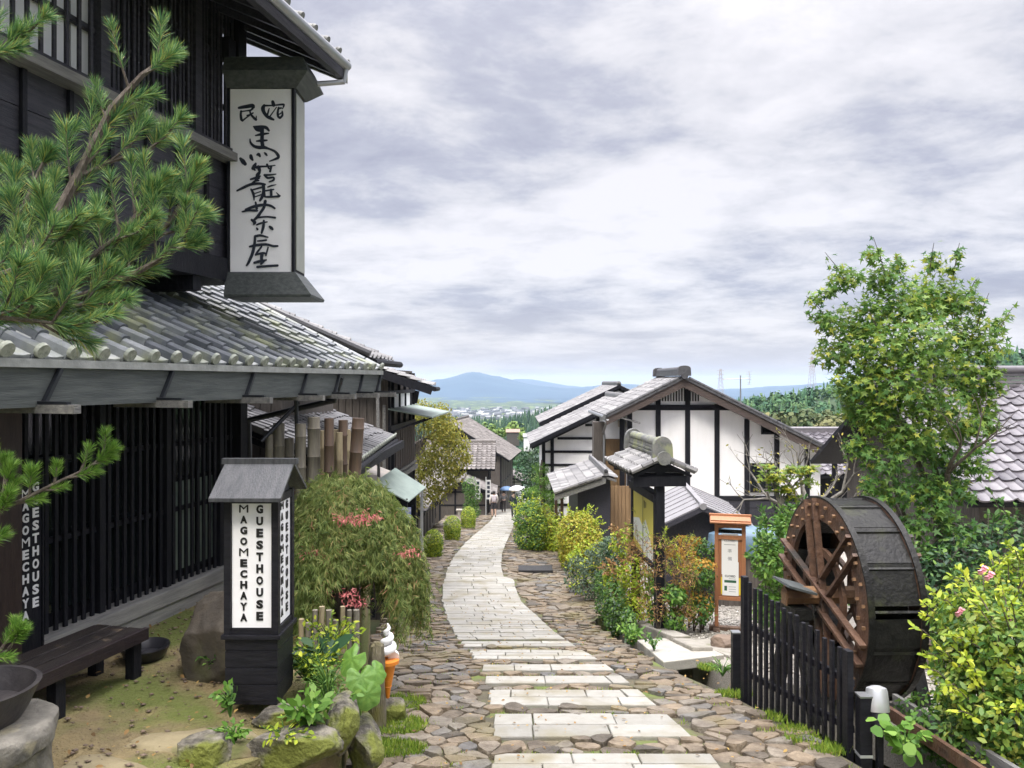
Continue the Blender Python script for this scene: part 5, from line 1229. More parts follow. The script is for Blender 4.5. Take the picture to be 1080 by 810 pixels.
# shed with a tiled gable roof at the street
sh = thing('tiled_shed', 'small dark shed with a pale tiled roof, in front of the ochre boarded wall', 'shed', (2.3, 20.2, gz(20.5)))
o0 = Vector(sh.location)
b = MB(); b.prism([L(1.75, 20.2, -5.2), L(2.62, 20.2, -5.2), L(2.62, 20.2, -2.60), L(2.45, 20.2, -2.55), L(1.75, 20.2, -2.8)], (0, 3.2, 0)); b.build('wall', M_darkh, sh)
b = MB(); u_ = Vector((1, 0, .34)).normalized(); tiled_roof(b, L(1.10, 19.8, -2.92), L(1.10, 23.7, -2.92), u_, 1.42, .26, .22, .045, .03)
u2 = Vector((-1, 0, .34)).normalized(); tiled_roof(b, L(2.75, 19.8, -2.55), L(2.75, 23.7, -2.55), u2, .32, .26, .22, .045, .03)
ridge_cap(b, L(2.45, 19.75, -2.41), L(2.45, 23.7, -2.41), .07, h=.11)
for i in range(6): q = L(1.10, 19.78, -2.9)+u_*(i*.22); b.tube([q, q+u_*.21], .055, 8)
b.build('roof_tiles', M_ltile, sh, smooth=True)
b = MB(); roof_slab(b, L(1.10, 19.82, -2.92), L(1.10, 23.7, -2.92), u_, 1.42, .06); roof_slab(b, L(2.75, 19.82, -2.55), L(2.75, 23.7, -2.55), u2, .32, .06); b.prism([L(1.12, 19.8, -2.98), L(2.45, 19.8, -2.53), L(2.45, 19.8, -2.67), L(1.12, 19.8, -3.12)], (0, .05, 0)); b.build('eaves', M_greyw, sh)
b = MB(); b.box(L(1.3, 20.3, -5), L(1.38, 20.38, -2.95)); b.box(L(1.3, 23, -5), L(1.38, 23.08, -2.95)); b.build('post', M_brown, sh)
# grey sheet-roofed shed
gs = thing('sheet_roof_shed', 'low dark shed with a grey sheet-metal roof, behind the cedar notice frame', 'shed', (3.9, 15.3, gz(15.3)))
o0 = Vector(gs.location)
rA, rB = L(3.77, 15.0, -2.46), L(4.12, 18.2, -2.46); lA, lB = L(2.95, 15.05, -2.86), L(3.3, 18.2, -2.86); qA, qB = L(4.85, 15.0, -2.92), L(5.2, 18.2, -2.92)
for nm, A_, B_ in (('roof_sheet', lA, lB), ('roof_sheet', qA, qB)):
    b = MB(); b.prism([A_, B_, rB, rA], (0, 0, -.035))
    for i in range(8): t = i/7; b.beam(A_.lerp(B_, t)+Vector((0,0,.008)), rA.lerp(rB, t)+Vector((0,0,.008)), .022, .022)
    b.build(nm, M_slate, gs)
b = MB(); b.beam(rA+Vector((0,-.04,.02)), rB+Vector((0,0,.02)), .10, .05); b.tube([rA+Vector((0, -.06, -.01)), rA+Vector((0, .06, -.01))], .07, 10); b.build('ridge', M_slate, gs)
b = MB(); b.prism([L(3.1, 15.25, -4.8), L(4.75, 15.25, -4.8), L(4.75, 15.25, -2.93), L(3.78, 15.25, -2.53), L(3.1, 15.25, -2.86)], (.3, 2.8, 0)); b.beam(lA+Vector((0,-.02,-.06)), rA+Vector((0,-.02,-.06)), .05, .09); b.beam(qA+Vector((0,-.02,-.06)), rA+Vector((0,-.02,-.06)), .05, .09); b.build('wall', M_darkh, gs)
tp = thing('tarpaulin_stack', 'low stack under a faded blue tarpaulin, behind the cedar notice frame', 'tarpaulin', (5.0, 14.9, gz(14.9)))
b = MB(); v, f = rough([(0, 1.5), (.3, 1.51), (.75, 1.47), (.95, 1.38), (1.0, 1.2), (1.02, 1.05)], 40, 2, .06); b.add([Vector((p[0]*1.15, p[1]*.4, p[2])) for p in v], f); b.build('tarpaulin', mat('faded_blue_tarpaulin', (.08, .14, .20), .5, (.13, .20, .27), 5, .3), tp, smooth=True)
b = MB(); b.cbox((0, 0, .6), (2.0, .55, 1.3)); b.build('stack', M_plank, tp)

# ------------------------------------------------------------------ roofed map board at the street edge
mb_ = thing('map_board', 'roofed wooden map board with a yellow and white map, standing in the shrubs', 'notice board', (2.17, 11.1, gz(11.6)), math.radians(4))
H0 = -mb_.location.z
for y in (0.05, 1.55):
    b = MB(); b.cbox((0, y, 1.2), (.13, .13, 2.9), bev=.008); b.build('post', M_dark, mb_)
ze = H0-1.33; za = H0-1.08
b = MB()
for sgn in (-1, 1):
    u_ = Vector((-sgn, 0, .44)).normalized(); tiled_roof(b, (sgn*.47, -.15, ze), (sgn*.47, 1.75, ze), u_, .52, .19, .17, .04, .03, 0, ends=.9)
    for i in range(3): q = Vector((sgn*.47, -.17, ze+.03))+u_*(i*.175); b.tube([q, q+u_*.165], .045, 8)
b.build('roof_tiles', M_ltile, mb_, smooth=True)
b = MB(); b.box((-.07, -.1, za-.04), (.07, 1.7, za+.1))
for k_ in range(3): b.box((-.09+.01*k_, -.1, za+.0+.05*k_), (.09-.01*k_, 1.7, za+.03+.05*k_))
b.tube([(0, -.12, za+.17), (0, 1.72, za+.17)], .075, 12); b.build('ridge', M_tiledge, mb_, smooth=True)
for y in (-.16, 1.68):
    b = MB(); b.prism([(.15, y, za-.06)]+[(.14*math.cos(a), y, za+.12+.16*math.sin(a)) for a in np.linspace(0, PI, 10)]+[(-.15, y, za-.06)], (0, .12, 0)); b.tube([(0, y-.07, za-.03), (0, y+.1, za-.03)], .10, 14); b.build('ridge_end_tile', M_tiledge, mb_)
b = MB()
for sgn in (-1, 1): u_ = Vector((-sgn, 0, .44)).normalized(); roof_slab(b, (sgn*.45, -.13, ze), (sgn*.45, 1.73, ze), u_, .5, .04)
b.box((-.36, .0, ze-.14), (.36, .10, ze-.02)); b.box((-.36, 1.5, ze-.14), (.36, 1.6, ze-.02)); b.prism([(-.38, -.06, ze-.0), (.38, -.06, ze-.0), (0, -.06, za-.07)], (0, .04, 0)); b.box((-.42, -.09, ze-.2), (.36, -.03, ze-.05)); b.build('eaves', M_dark, mb_)
b = MB(); b.box((-.10, .02, ze-.45), (.05, 1.6, ze-.33)); b.box((-.09, .02, 1.05), (.05, 1.6, 1.12)); b.box((-.075, .0, 1.05), (-.035, .12, ze-.4)); b.box((-.075, 1.46, 1.05), (-.035, 1.6, ze-.4)); b.build('board_frame', M_dark, mb_)
b = MB(); b.box((-.06, .13, 1.13), (-.03, 1.45, ze-.46)); bd = b.build('map_panel', mat('white_map_panel', (.66, .68, .64), .5, (.58, .62, .58), 14), mb_)
z0, z1 = 1.13, ze-.46; hz = z1-z0
b = MB(); xx = -.0625
for poly in ([(0.0, 1.0), (1.0, 1.0), (1.0, .55), (.82, .42), (.62, .62), (.45, .48), (.3, .57), (0.0, .50)], [(0, .16), (.3, .10), (.55, 0), (0, 0)], [(.8, .42), (1, .55), (1, .2), (.9, .22)]):
    b.add([(xx-.0005*len(b.f), 1.44-a*1.30, z0+.01+t*(hz-.02)) for a, t in poly], [tuple(range(len(poly)))])
b.build('yellow_map_area', mat('yellow_map_print', (.56, .50, .09), .5), bd)
b = MB()
for a0, a1, t0, t1 in ((.49, .51, .0, 1), (.55, .59, .80, .93), (.63, .66, .82, .92), (.12, .13, .1, .4), (.7, .71, .1, .35), (.2, .4, .30, .305), (.6, .9, .15, .155)):
    b.add([(xx-.0035, 1.44-a0*1.3, z0+t0*hz), (xx-.0035, 1.44-a1*1.3, z0+t0*hz), (xx-.0035, 1.44-a1*1.3, z0+t1*hz), (xx-.0035, 1.44-a0*1.3, z0+t1*hz)], [(0, 1, 2, 3)])
b.build('map_line', M_ink2, bd)

# ------------------------------------------------------------------ cedar notice frame with the CLOSED papers
q = G(768, 672); q.x = (770-540)/800*q.y
nf = thing('notice_frame', 'orange cedar notice frame with a little plank roof and white closed notices, on the gravel', 'notice board', q, math.radians(-14)); s_ = q.y/800
Hn = (672-548)*s_
for x in (-.20, .20):
    b = MB(); b.cbox((x, 0, Hn*.46), (.055, .075, Hn*.92), bev=.004); b.build('post', M_cedar, nf)
for zz9, h9 in ((.895, .05), (.80, .06), (.28, .05)): b = MB(); b.cbox((0, 0, Hn*zz9), (.345, .05, h9), bev=.004); b.build('cross_rail', M_cedar, nf)
b = MB(); b.cbox((0, .012, Hn*.54), (.345, .018, Hn*.50)); bk = b.build('backing_board', mat('dark_cedar_board', (.30, .12, .055), .6, (.36, .155, .07), 6, .2, stretch=(6, 6, .8)), nf)
b = MB(); b.cbox((0, .01, Hn*.85), (.345, .01, .06)); b.build('glass_strip', M_glass, nf)
for sgn in (-1, 1):
    b = MB(); M_ = Matrix.Translation((0, sgn*.085, Hn*.955)) @ Matrix.Rotation(-sgn*.36, 4, 'X'); b.cbox((0, 0, 0), (.60, .20, .022), M=M_, bev=.003); b.cbox((0, 0, .02), (.58, .13, .015), M=M_); b.build('roof_plank', M_cedar, nf)
b = MB(); b.beam((-.31, 0, Hn*.99), (.31, 0, Hn*.99), .05, .03); b.build('ridge_plank', M_cedar, nf)
b = MB(); b.cbox((0, 0, .04), (.62, .10, .07), bev=.006); b.cbox((-.2, 0, .03), (.10, .45, .06)); b.cbox((.2, 0, .03), (.10, .45, .06)); b.build('foot', M_brown, nf)
M_pap = mat('white_notice_paper', (.82, .82, .82), .6); M_yel = mat('yellow_sheet', (.75, .58, .03), .6); M_gprint = mat('green_print', (.03, .12, .06), .6); M_gr = mat('grey_print', (.30, .30, .32), .6)
fm = face_matrix((0, 0, 0), (1, 0, 0), (0, 0, 1))
def sheet_(x0, x1, z0, z1, y, m, nm, par):
    b = MB(); b.box((x0, y-.002, z0), (x1, y, z1)); return b.build(nm, m, par)
zt = 672
def zz_(py): return (672-py)*s_
p1_ = sheet_(-.125, .115, zz_(612), zz_(569), -.002, M_pap, 'upper_notice', bk)
y2 = sheet_(-.135, .155, zz_(633), zz_(615), -.006, M_yel, 'yellow_sheet', bk)
p2_ = sheet_(-.115, .125, zz_(634), zz_(598.5), -.010, M_pap, 'lower_notice', bk)
b = MB(); T = lambda x, py, y=0: Matrix.Translation((x, -.004+y, zz_(py))) @ fm
put_text(b, 'CLOSED', .05, T(-.005, 576.5), .0012, (.165, .030)); 
for i, c_ in enumerate('準備中'): put_text(b, c_, .07, T(-.005, 587+8.2*i), .0, (.062, .060))
b.build('upper_lettering', M_gr, bk)
b = MB(); b.box((-.09, -.0045, zz_(580.8)), (.08, -.004, zz_(580.2))); b.build('small_print', M_gr, bk)
b = MB(); put_text(b, 'CLOSED', .05, T(.0, 613.5, -.008), .0012, (.155, .032)); b.build('lower_lettering', M_ink2, bk)
b = MB(); b.box((-.085, -.0125, zz_(620.5)), (.09, -.012, zz_(617.8))); b.box((-.085, -.0125, zz_(629)), (-.045, -.012, zz_(624))); b.build('green_print', M_gprint, bk)
b = MB()
for py in (616, 624.5, 627, 629.5): b.box((-.02, -.0125, zz_(py+.5)), (.085, -.012, zz_(py)))
b.build('small_print', M_gr, bk)
q = G(766, 690); rock('footing_rock', (q.x+.02, q.y, gz(q.y)+.06), (.24, .15, .16), M_rock2, 31, .2, flat=.6, label='brown flat-topped rock in front of the cedar notice frame', jag=.25)

# ------------------------------------------------------------------ gutter edging and slab bridge
b = MB()
ed = thing('gutter_kerb', 'old stone kerb along the garden side of the gutter, ending at the slab', 'kerb', (2.0, 9, gz(9)))
o0 = Vector(ed.location); rr = random.Random(9); y = 9.15
while y < 14.0:
    l_ = rr.uniform(.7, 1.1); xa, xb = lerp(YARD_L, y)-.02, lerp(YARD_L, y+l_)-.02; dz = rr.uniform(-.02, .02)
    b = MB(); b.prism([L(xa-.09, y+.015, gz(y)-.55), L(xa+.16, y+.015, gz(y)-.55), L(xa+.16, y+.015, gz(y)+.10+dz), L(xa-.09, y+.015, gz(y)+.10+dz)], L(xb, y+l_-.015, gz(y+l_))-L(xa, y+.015, gz(y)))
    b.build('kerb_stone', M_conc, ed, bevel=.015); y += l_
b = MB(); y = 5.0
for i in range(9):
    y = 4.9+i*.62; xa = lerp(YARD_L, y)
sp = [G(672, 685), G(724, 681), G(764, 701), G(700, 709)]
b = MB(); b.prism([v+Vector((0, 0, .05)) for v in sp], (0, 0, -.12)); sl_ = b.build('slab_bridge', M_slab, None, bevel=.012); tag(sl_, 'pale flat stone slab bridging the gutter into the gravel yard', 'slab')
q0 = [G(726, 683), G(775, 680), G(806, 697), G(768, 700)]
b = MB(); b.prism([v+Vector((0, 0, .03)) for v in q0], (0, 0, -.1)); o = b.build('paving_slab', M_conc, None, bevel=.012); tag(o, 'grey paving slab next to the slab bridge, leading to the notice frame', 'slab')
b = MB(); c_ = G(565, 612); b.cbox((0, 0, .03), (.82, .5, .10), bev=.01); o = b.build('drain_cover', mat('black_iron_cover', (.012, .012, .013), .6, (.025, .025, .026), 9, .3), None); o.location = c_+Vector((0, .25, .02)); tag(o, 'flat black drain cover on the cobbles right of the path', 'drain cover')
# loose gravel stones
ng = 9000; gy = rng.uniform(6.5, 17, ng); gx = np.interp(gy, [a for a, c in YARD_L], [c for a, c in YARD_L])+.2+rng.random(ng)*3.2
oct_ = np.array([(1,0,0),(0,1,0),(-1,0,0),(0,-1,0),(0,0,.7),(0,0,-.7)], float); fo = np.array([(0,1,4),(1,2,4),(2,3,4),(3,0,4),(1,0,5),(2,1,5),(3,2,5),(0,3,5)])
sz = (.010+.018*rng.random(ng)**2)[:, None, None]*(.7+.6*rng.random((ng, 6, 1)))
ang = rng.uniform(0, PI, ng); R_ = np.stack([np.stack([np.cos(ang), -np.sin(ang), 0*ang], 1), np.stack([np.sin(ang), np.cos(ang), 0*ang], 1), np.stack([0*ang, 0*ang, 1+0*ang], 1)], 1)
V = np.einsum('nij,kj->nki', R_, oct_)*sz*np.array([1.3, .9, .9])+np.stack([gx, gy, -dropn(gy)+.01], 1)[:, None, :]
o = np_mesh('gravel', V.reshape(-1, 3), (fo[None]+6*np.arange(ng)[:, None, None]).reshape(-1, 3), M_grav, None, np.repeat(rng.random(ng), 8)); o['kind'] = 'stuff'

# ------------------------------------------------------------------ water wheel
WX, WY, WZ, WR = 2.87, 7.0, -1.975, .892
ww = thing('water_mill', 'red-brown wooden water wheel with pegged rims, crossed spokes and black buckets', 'water wheel', (WX, WY, WZ), math.radians(1.5))
def ring(b, x, r0, r1, t, n=72, mi=0):
    vs = []
    for k_ in range(n):
        a = 2*PI*k_/n
        for xx, r in ((x, r0), (x, r1), (x+t, r1), (x+t, r0)): vs.append((xx, r*math.sin(a), r*math.cos(a)))
    fs = []
    for k_ in range(n):
        m_ = (k_+1) % n
        for j in range(4): fs.append((k_*4+j, k_*4+(j+1) % 4, m_*4+(j+1) % 4, m_*4+j))
    b.add(vs, fs, mi, .5)
for x in (0, .44):
    b = MB(); ring(b, x-.02, WR-.20, WR, .045); b.build('rim', M_wheel, ww)
    b = MB(); ring(b, x-.021, WR-.004, WR+.012, .052); b.build('rim_band', M_wheelb, ww)
    b = MB(); ring(b, x-.012, .36, .43, .035); b.build('inner_ring', M_wheel, ww)
    for j in range(3):
        a = PI/3*j+PI/14; d = Vector((0, math.sin(a), math.cos(a))); pr_ = Vector((0, math.cos(a), -math.sin(a)))
        for s__ in (-1, 1):
            b = MB(); xx = x-.035-.022*(j % 2) if x == 0 else x+.045+.022*(j % 2)
            b.beam(Vector((xx, 0, 0))-d*(WR-.01)+pr_*.09*s__, Vector((xx, 0, 0))+d*(WR-.01)+pr_*.09*s__, .028, .058, up=(1, 0, 0)); b.build('spoke', M_wheel, ww)
b = MB(); b.beam(Vector((-.046, 0, 0)), Vector((-.016, 0, 0)), .026, .022); peg0 = b.build('peg', M_peg, ww)
for k_ in range(30):
    a = 2*PI*(k_+.3)/30
    for r in (WR-.155, WR-.06):
        aa = a+(.07 if r < WR-.1 else 0); pg = peg0 if (k_ == 0 and r < WR-.1) else peg0.copy()
        if pg is not peg0: COL.objects.link(pg)
        pg.location = (0, r*math.sin(aa), r*math.cos(aa)); pg.rotation_euler = (-aa, 0, 0)
for k_ in range(16):
    a = 2*PI*k_/16; d = Vector((0, math.sin(a), math.cos(a))); t_ = Vector((0, math.cos(a), -math.sin(a)))
    b = MB(); p0 = d*(WR-.20)-t_*.02; p1 = d*(WR-.01)+t_*.10; n_ = (p1-p0).normalized().cross(Vector((1, 0, 0)))*.02
    b.prism([p0+Vector((.026, 0, 0)), p1+Vector((.026, 0, 0)), p1+n_+Vector((.026, 0, 0)), p0+n_+Vector((.026, 0, 0))], (.393, 0, 0))
    a2 = a+2*PI/16; d2 = Vector((0, math.sin(a2), math.cos(a2)))
    if k_ % 4 != 2: b.prism([d*(WR-.20)+Vector((.026, 0, 0)), d2*(WR-.20)+Vector((.026, 0, 0)), d2*(WR-.22)+Vector((.026, 0, 0)), d*(WR-.22)+Vector((.026, 0, 0))], (.393, 0, 0))
    q1, q2 = -.19, (.15 if k_ % 4 else .04); b.prism([d*(WR-.03)+t_*q1+Vector((.026, 0, 0)), d*(WR-.025)+t_*q2+Vector((.026, 0, 0)), d*(WR-.045)+t_*q2+Vector((.026, 0, 0)), d*(WR-.05)+t_*q1+Vector((.026, 0, 0))], (.393, 0, 0))
    b.build('bucket_board', M_wheelb, ww)
b = MB(); b.tube([(-.36, 0, 0), (.8, 0, 0)], .085, 8); b.build('axle', mat('worn_axle_wood', (.22, .12, .05), .6, (.12, .06, .03), 8, .4), ww)
b = MB(); b.cbox((-.36, 0, -.02), (.012, .12, .12)); b.build('axle_cap', M_peg, ww)
for x in (-.26, .72):
    tr_ = thing('wheel_trestle', ('dark timber trestle under the near axle end of the water wheel, by the fence' if x < 0 else 'dark timber trestle under the far axle end of the water wheel, in the bushes'), 'trestle', (WX+x*math.cos(.07), WY+x*math.sin(.07), WZ), math.radians(4))
    b = MB(); b.beam((0, -.42, -1.0), (0, -.06, -.1), .11, .11, up=(1, 0, 0)); b.build('leg', M_wheelb, tr_); b = MB(); b.beam((0, .42, -1.0), (0, .06, -.1), .11, .11, up=(1, 0, 0)); b.build('leg', M_wheelb, tr_)
    b = MB(); b.cbox((0, 0, -.13), (.16, .34, .09)); b.build('bearing_block', M_wheelb, tr_)
    if x < 0:
        b = MB(); M_ = Matrix.Translation((-.02, -.02, .10)) @ Matrix.Rotation(.28, 4, 'Y'); b.cbox((0, 0, 0), (.27, .36, .02), M=M_); b.build('cover_plate', M_fascia, tr_)
# wooden trough beside it
t0, t1 = P(930, 741, 6.0), P(1042, 812, 4.55)
tr_ = thing('water_trough', 'weathered wooden water trough running from the wheel towards the lower right corner', 'trough', t0)
d = (t1-t0).normalized(); t1 = t0+d*2.3; sd_ = d.cross(Vector((0, 0, 1))).normalized()
for s__ in (-1, 1):
    b = MB(); b.beam(sd_*s__*.10+Vector((0, 0, -.02)), t1-t0+sd_*s__*.10+Vector((0, 0, -.02)), .035, .09); b.build('side_plank', M_greyw if s__ < 0 else M_wheel, tr_)
b = MB(); b.beam(Vector((0, 0, -.06)), t1-t0+Vector((0, 0, -.06)), .185, .02); b.build('base_plank', M_wheelb, tr_)

# ------------------------------------------------------------------ black picket fence, post lights
f0, f1 = Vector((2.11, 6.88, 0)), Vector((2.40, 5.42, 0))
pk = thing('picket_fence', 'low black picket fence between the cobbles and the water wheel', 'fence', (*f0.xy, gz(f0.y)))
o0 = Vector(pk.location); NPK = 17
fd = (f1-f0).normalized(); fang = math.atan2(fd.y, fd.x)
for i in range(NPK):
    t = i/(NPK-1); p = f0.lerp(f1, t); zt = -1.80-.14*t; big = i in (0, NPK-1); wd = .062 if big else .034
    top = zt+(.03 if big else 0)+.012*math.sin(i*2.3); M_ = Matrix.Translation(L(p.x, p.y, 0)) @ Matrix.Rotation(fang+.0, 4, 'Z')
    b = MB(); b.box((-wd/2, -wd*.4, gz(p.y)-.15), (wd/2, wd*.4, top), M=M_)
    b.build('post' if big else 'picket', M_black, pk, bevel=.003)
for dz in (.22, .62):
    b = MB(); b.beam(L(f0.x+.035, f0.y, gz(f0.y)+dz*1.1), L(f1.x+.035, f1.y, gz(f1.y)+dz*.82), .03, .05); b.build('rail', M_black, pk)
p = G(776, 737); o = thing('short_post', 'short square black post at the far end of the picket fence', 'post', p)
b = MB(); b.cbox((0, 0, .26), (.075, .075, .62), bev=.004); b.build('shaft', M_black, o); b = MB(); b.cbox((0, 0, .575), (.082, .082, .012)); b.build('cap', M_metal, o)
p = P(911, 800, 5.35); p.z = gz(5.35); o = thing('short_post', 'short square black post with a pale band at the near end of the picket fence', 'post', p)
b = MB(); b.cbox((0, 0, .19), (.085, .085, .50), bev=.004); b.build('shaft', M_black, o); b = MB(); b.cbox((0, 0, .445), (.09, .09, .012)); b.build('cap', M_metal, o); b = MB(); b.cbox((0, 0, .03), (.089, .089, .02)); b.build('band', M_silver, o)
p = P(929, 775, 5.3); o = thing('spotlight', 'small black garden spotlight with a silver hood beside the near short post', 'spotlight', p)
M_ = Matrix.Rotation(-.25, 4, 'X')
b = MB(); b.lathe([(0, .0), (.062, .0), (.066, .02), (.066, .13), (.06, .14)], 24, M=M_); b.build('body', M_black, o, smooth=True)
b = MB(); b.lathe([(.070, .115), (.072, .12), (.072, .25), (.066, .27), (.03, .285), (0, .288)], 24, M=M_); b.build('hood', M_silver, o, smooth=True)
b = MB(); b.cbox((0, .02, -.20), (.04, .04, .42)); b.build('stem', M_black, o)
# ------------------------------------------------------------------ the tiled house at the right edge
rh = thing('tiled_house', 'house with a big grey-purple curved tile roof at the right edge, behind the maple tree', 'house', (10, 11.0, gz(12)))
o0 = Vector(rh.location)
u_ = Vector((0, 3.0, 1.68)).normalized()
b = MB(); tiled_roof(b, L(6.65, 10.95, -1.74), L(15.0, 10.95, -1.74), u_, 3.42, .29, .245, .042, .035); b.build('roof_tiles', M_tile3, rh, smooth=True)
b = MB(); roof_slab(b, L(6.65, 11.0, -1.74), L(15, 11.0, -1.74), u_, 3.4, .08); u2 = Vector((0, -3.0, 1.68)).normalized(); roof_slab(b, L(15, 16.95, -1.74), L(6.65, 16.95, -1.74), u2, 3.4, .08); b.build('eaves', M_dark, rh)
b = MB()
for k_ in range(4): b.box(L(6.55, 13.84+.02*k_, -.10+.062*k_), L(15, 14.10-.02*k_, -.06+.062*k_+.012))
b.tube([L(6.5, 13.97, .20), L(15, 13.97, .20)], .09, 12); b.build('ridge', M_tile3, rh, smooth=True)
b = MB(); b.prism([L(7.2, 11.7, -5), L(7.2, 16.3, -5), L(7.2, 16.3, -1.6), L(7.2, 14, -.2), L(7.2, 11.7, -1.6)], (7.6, 0, 0)); b.build('wall', M_plank, rh)
simple_house('tiled_outbuilding', 'dark-tiled building seen between the white gable and the maple tree', 11.4, 17.5, 29, 34, -6.2, -3.25, .42, 'x', .8, M_dark, M_tile3, coarse=True)
# ------------------------------------------------------------------ japanese maple on the right
def limb(b, p, d, L_, r, depth, tips, rr, spread=.55, lift=.12, nmin=2, shrink=.72, xmax=None):
    pts = [p]; rad = [r]; n = 4
    for i in range(n):
        d = (d+Vector((rr.gauss(0, .12), rr.gauss(0, .12), rr.gauss(0, .08)+lift*.3))).normalized()
        if xmax is not None and p.x+d.x*L_ > xmax+.25*max(0, p.z-2.2): d.x = -abs(d.x)*.4; d.normalize()
        p = p+d*(L_/n); pts.append(p); rad.append(r*(1-.42*(i+1)/n))
    b.tube(pts, rad, 7 if r > .02 else 5)
    if depth <= 2: tips.extend([(q, d.copy(), depth) for q in pts[2:]])
    if depth == 0: return
    for k_ in range(nmin+(rr.random() < .6)):
        a = rr.uniform(0, 2*PI); o_ = d.orthogonal().normalized(); o_.rotate(Quaternion(d, a)); nd = (d+o_*spread*rr.uniform(.7, 1.3)+Vector((0, 0, lift))).normalized()
        limb(b, pts[-1] if k_ else pts[-1], nd, L_*shrink*rr.uniform(.8, 1.15), rad[-1]*.8, depth-1, tips, rr, spread, lift, nmin, shrink, xmax)
mt = thing('japanese_maple', 'tall Japanese maple with star-shaped green leaves, in front of the curved tile roof', 'tree', (5.32, 9.4, gz(9.4)))
b = MB(); rr = random.Random(21); tips = []
b.tube([(0, 0, -.3), (.0, 0, .5), (.03, .02, 1.1), (.0, 0, 1.7)], [.15, .125, .11, .10], 10)
b.tube([(-.12, .05, -.3), (-.22, .05, .5), (-.33, .02, 1.0), (-.42, 0, 1.5)], [.075, .06, .05, .04], 8)
for a, zt, L_, tilt in ((-2.9, 1.7, .85, .55), (-1.4, 1.6, .75, .6), (2.6, 1.75, .95, .25)):
    limb(b, Vector((0, 0, zt)), Vector((math.cos(a)*tilt, math.sin(a)*tilt, 1)).normalized(), L_, .055, 3, tips, rr, .5, .14, xmax=.32)
for a in (2.4, 3.6): limb(b, Vector((-.42, 0, 1.5)), Vector((math.cos(a)*.6, math.sin(a)*.5, .8)).normalized(), .55, .03, 2, tips, rr, .55, .05)
b.build('trunk', M_bark, mt, smooth=True)
mo = np.array(mt.location)
# crown clumps: (pixel x, pixel y, depth offset, radius)
CR = [(955,330,0,.42),(905,345,.1,.38),(890,300,0,.22),(930,300,.1,.28),(985,320,.2,.40),(1015,325,0,.26),(1020,360,.2,.36),(1042,375,0,.24),(1050,350,.1,.14),(870,345,0,.20),(885,375,.1,.32),(930,375,-.2,.42),(975,370,-.3,.45),(1010,400,.1,.38),(905,410,-.1,.34),(950,415,-.3,.42),(990,435,-.2,.36),(925,445,-.2,.32),(900,440,0,.2),(960,465,-.3,.32),(935,490,-.3,.28),(985,480,-.1,.28),(1010,460,.1,.24),(1030,425,.1,.2),(905,478,-.2,.2),(945,525,-.3,.24),(975,520,-.2,.26),(1000,510,0,.2),(920,275,0,.12),(985,280,.1,.12),(1000,290,0,.10),(1010,275,0,.08),(860,320,0,.10),(872,315,0,.08),(1062,340,0,.08),(920,520,-.3,.18),(965,560,-.3,.2),(1045,400,0,.18),(950,285,.1,.12),(1025,452,-.1,.2),(1040,440,0,.16),(1015,490,-.1,.2),(1048,415,0,.15),(1035,475,-.1,.12),(985,540,-.3,.2),(1010,525,-.2,.2),(1005,560,-.3,.2),(960,590,-.3,.18),(1030,500,-.2,.16),(1045,455,0,.14)]
cc = np.array([tuple(P(px, py, 9.4+dy*1.5)) for px, py, dy, r in CR])-mo; rr_ = np.array([[r*1.05, r*1.15, r*.85] for *_, r in CR])
V, F, RN, o_ = [], [], [], 0
tipa = np.array([tuple(t[0]) for t in tips]); 
pos, dirn = blob_points(cc, rr_, 11000, .3)
m_ = len(pos); nr = unit(np.array([0, -.35, .75])+.5*dirn+.45*rng.normal(size=(m_, 3))); al = unit(rng.normal(size=(m_, 3))*np.array([1, 1, .5])+np.array([0, 0, -.35])+dirn*.6)
v, f = leaves(pos, al, nr, .092*(.6+.6*rng.random(m_)), 'maple', .1); V.append(v); F.append(f); o_ = len(v); RN.append(np.clip(.25+.30*rng.random(m_)+.30*(pos[:, 2] > 2.6)*rng.random(m_)+.35*(rng.random(m_) < .12)+.10*rng.normal(size=m_), 0, 1))
np_mesh('crown', np.concatenate(V), np.concatenate(F), L_maple, mt, np.concatenate(RN))
# straggling twigs poking out of the crown
sv, sf, so = [], [], 0
for x0, y0, x1, y1 in ((935,300,921,256),(980,295,985,262),(1005,300,1012,262),(1030,350,1043,315),(1045,370,1068,330),(885,310,864,318),(890,300,870,272),(875,345,850,318),(880,360,848,335),(950,300,945,275),(1020,320,1030,300)):
    p0, p1 = P(x0, y0, 9.4)-mt.location, P(x1, y1, 9.3)-mt.location; b = MB(); b.tube([p0, p0.lerp(p1, .5)+Vector((0, 0, .02)), p1], [.008, .005, .003], 4); b.build('twig', M_bark, mt)
    k_ = 14; t = rng.random(k_)[:, None]; ps = np.array(p0)*(1-t)+np.array(p1)*t+rng.normal(0, .03, (k_, 3)); nr = unit(np.array([0, -.6, .6])+.5*rng.normal(size=(k_, 3))); v, f = leaves(ps, unit(rng.normal(size=(k_, 3))+np.array([0, 0, -.5])), nr, .085, 'maple', .1); sv.append(v); sf.append(f+so); so += len(v)
np_mesh('twig_leaves', np.concatenate(sv), np.concatenate(sf), L_maple, mt)

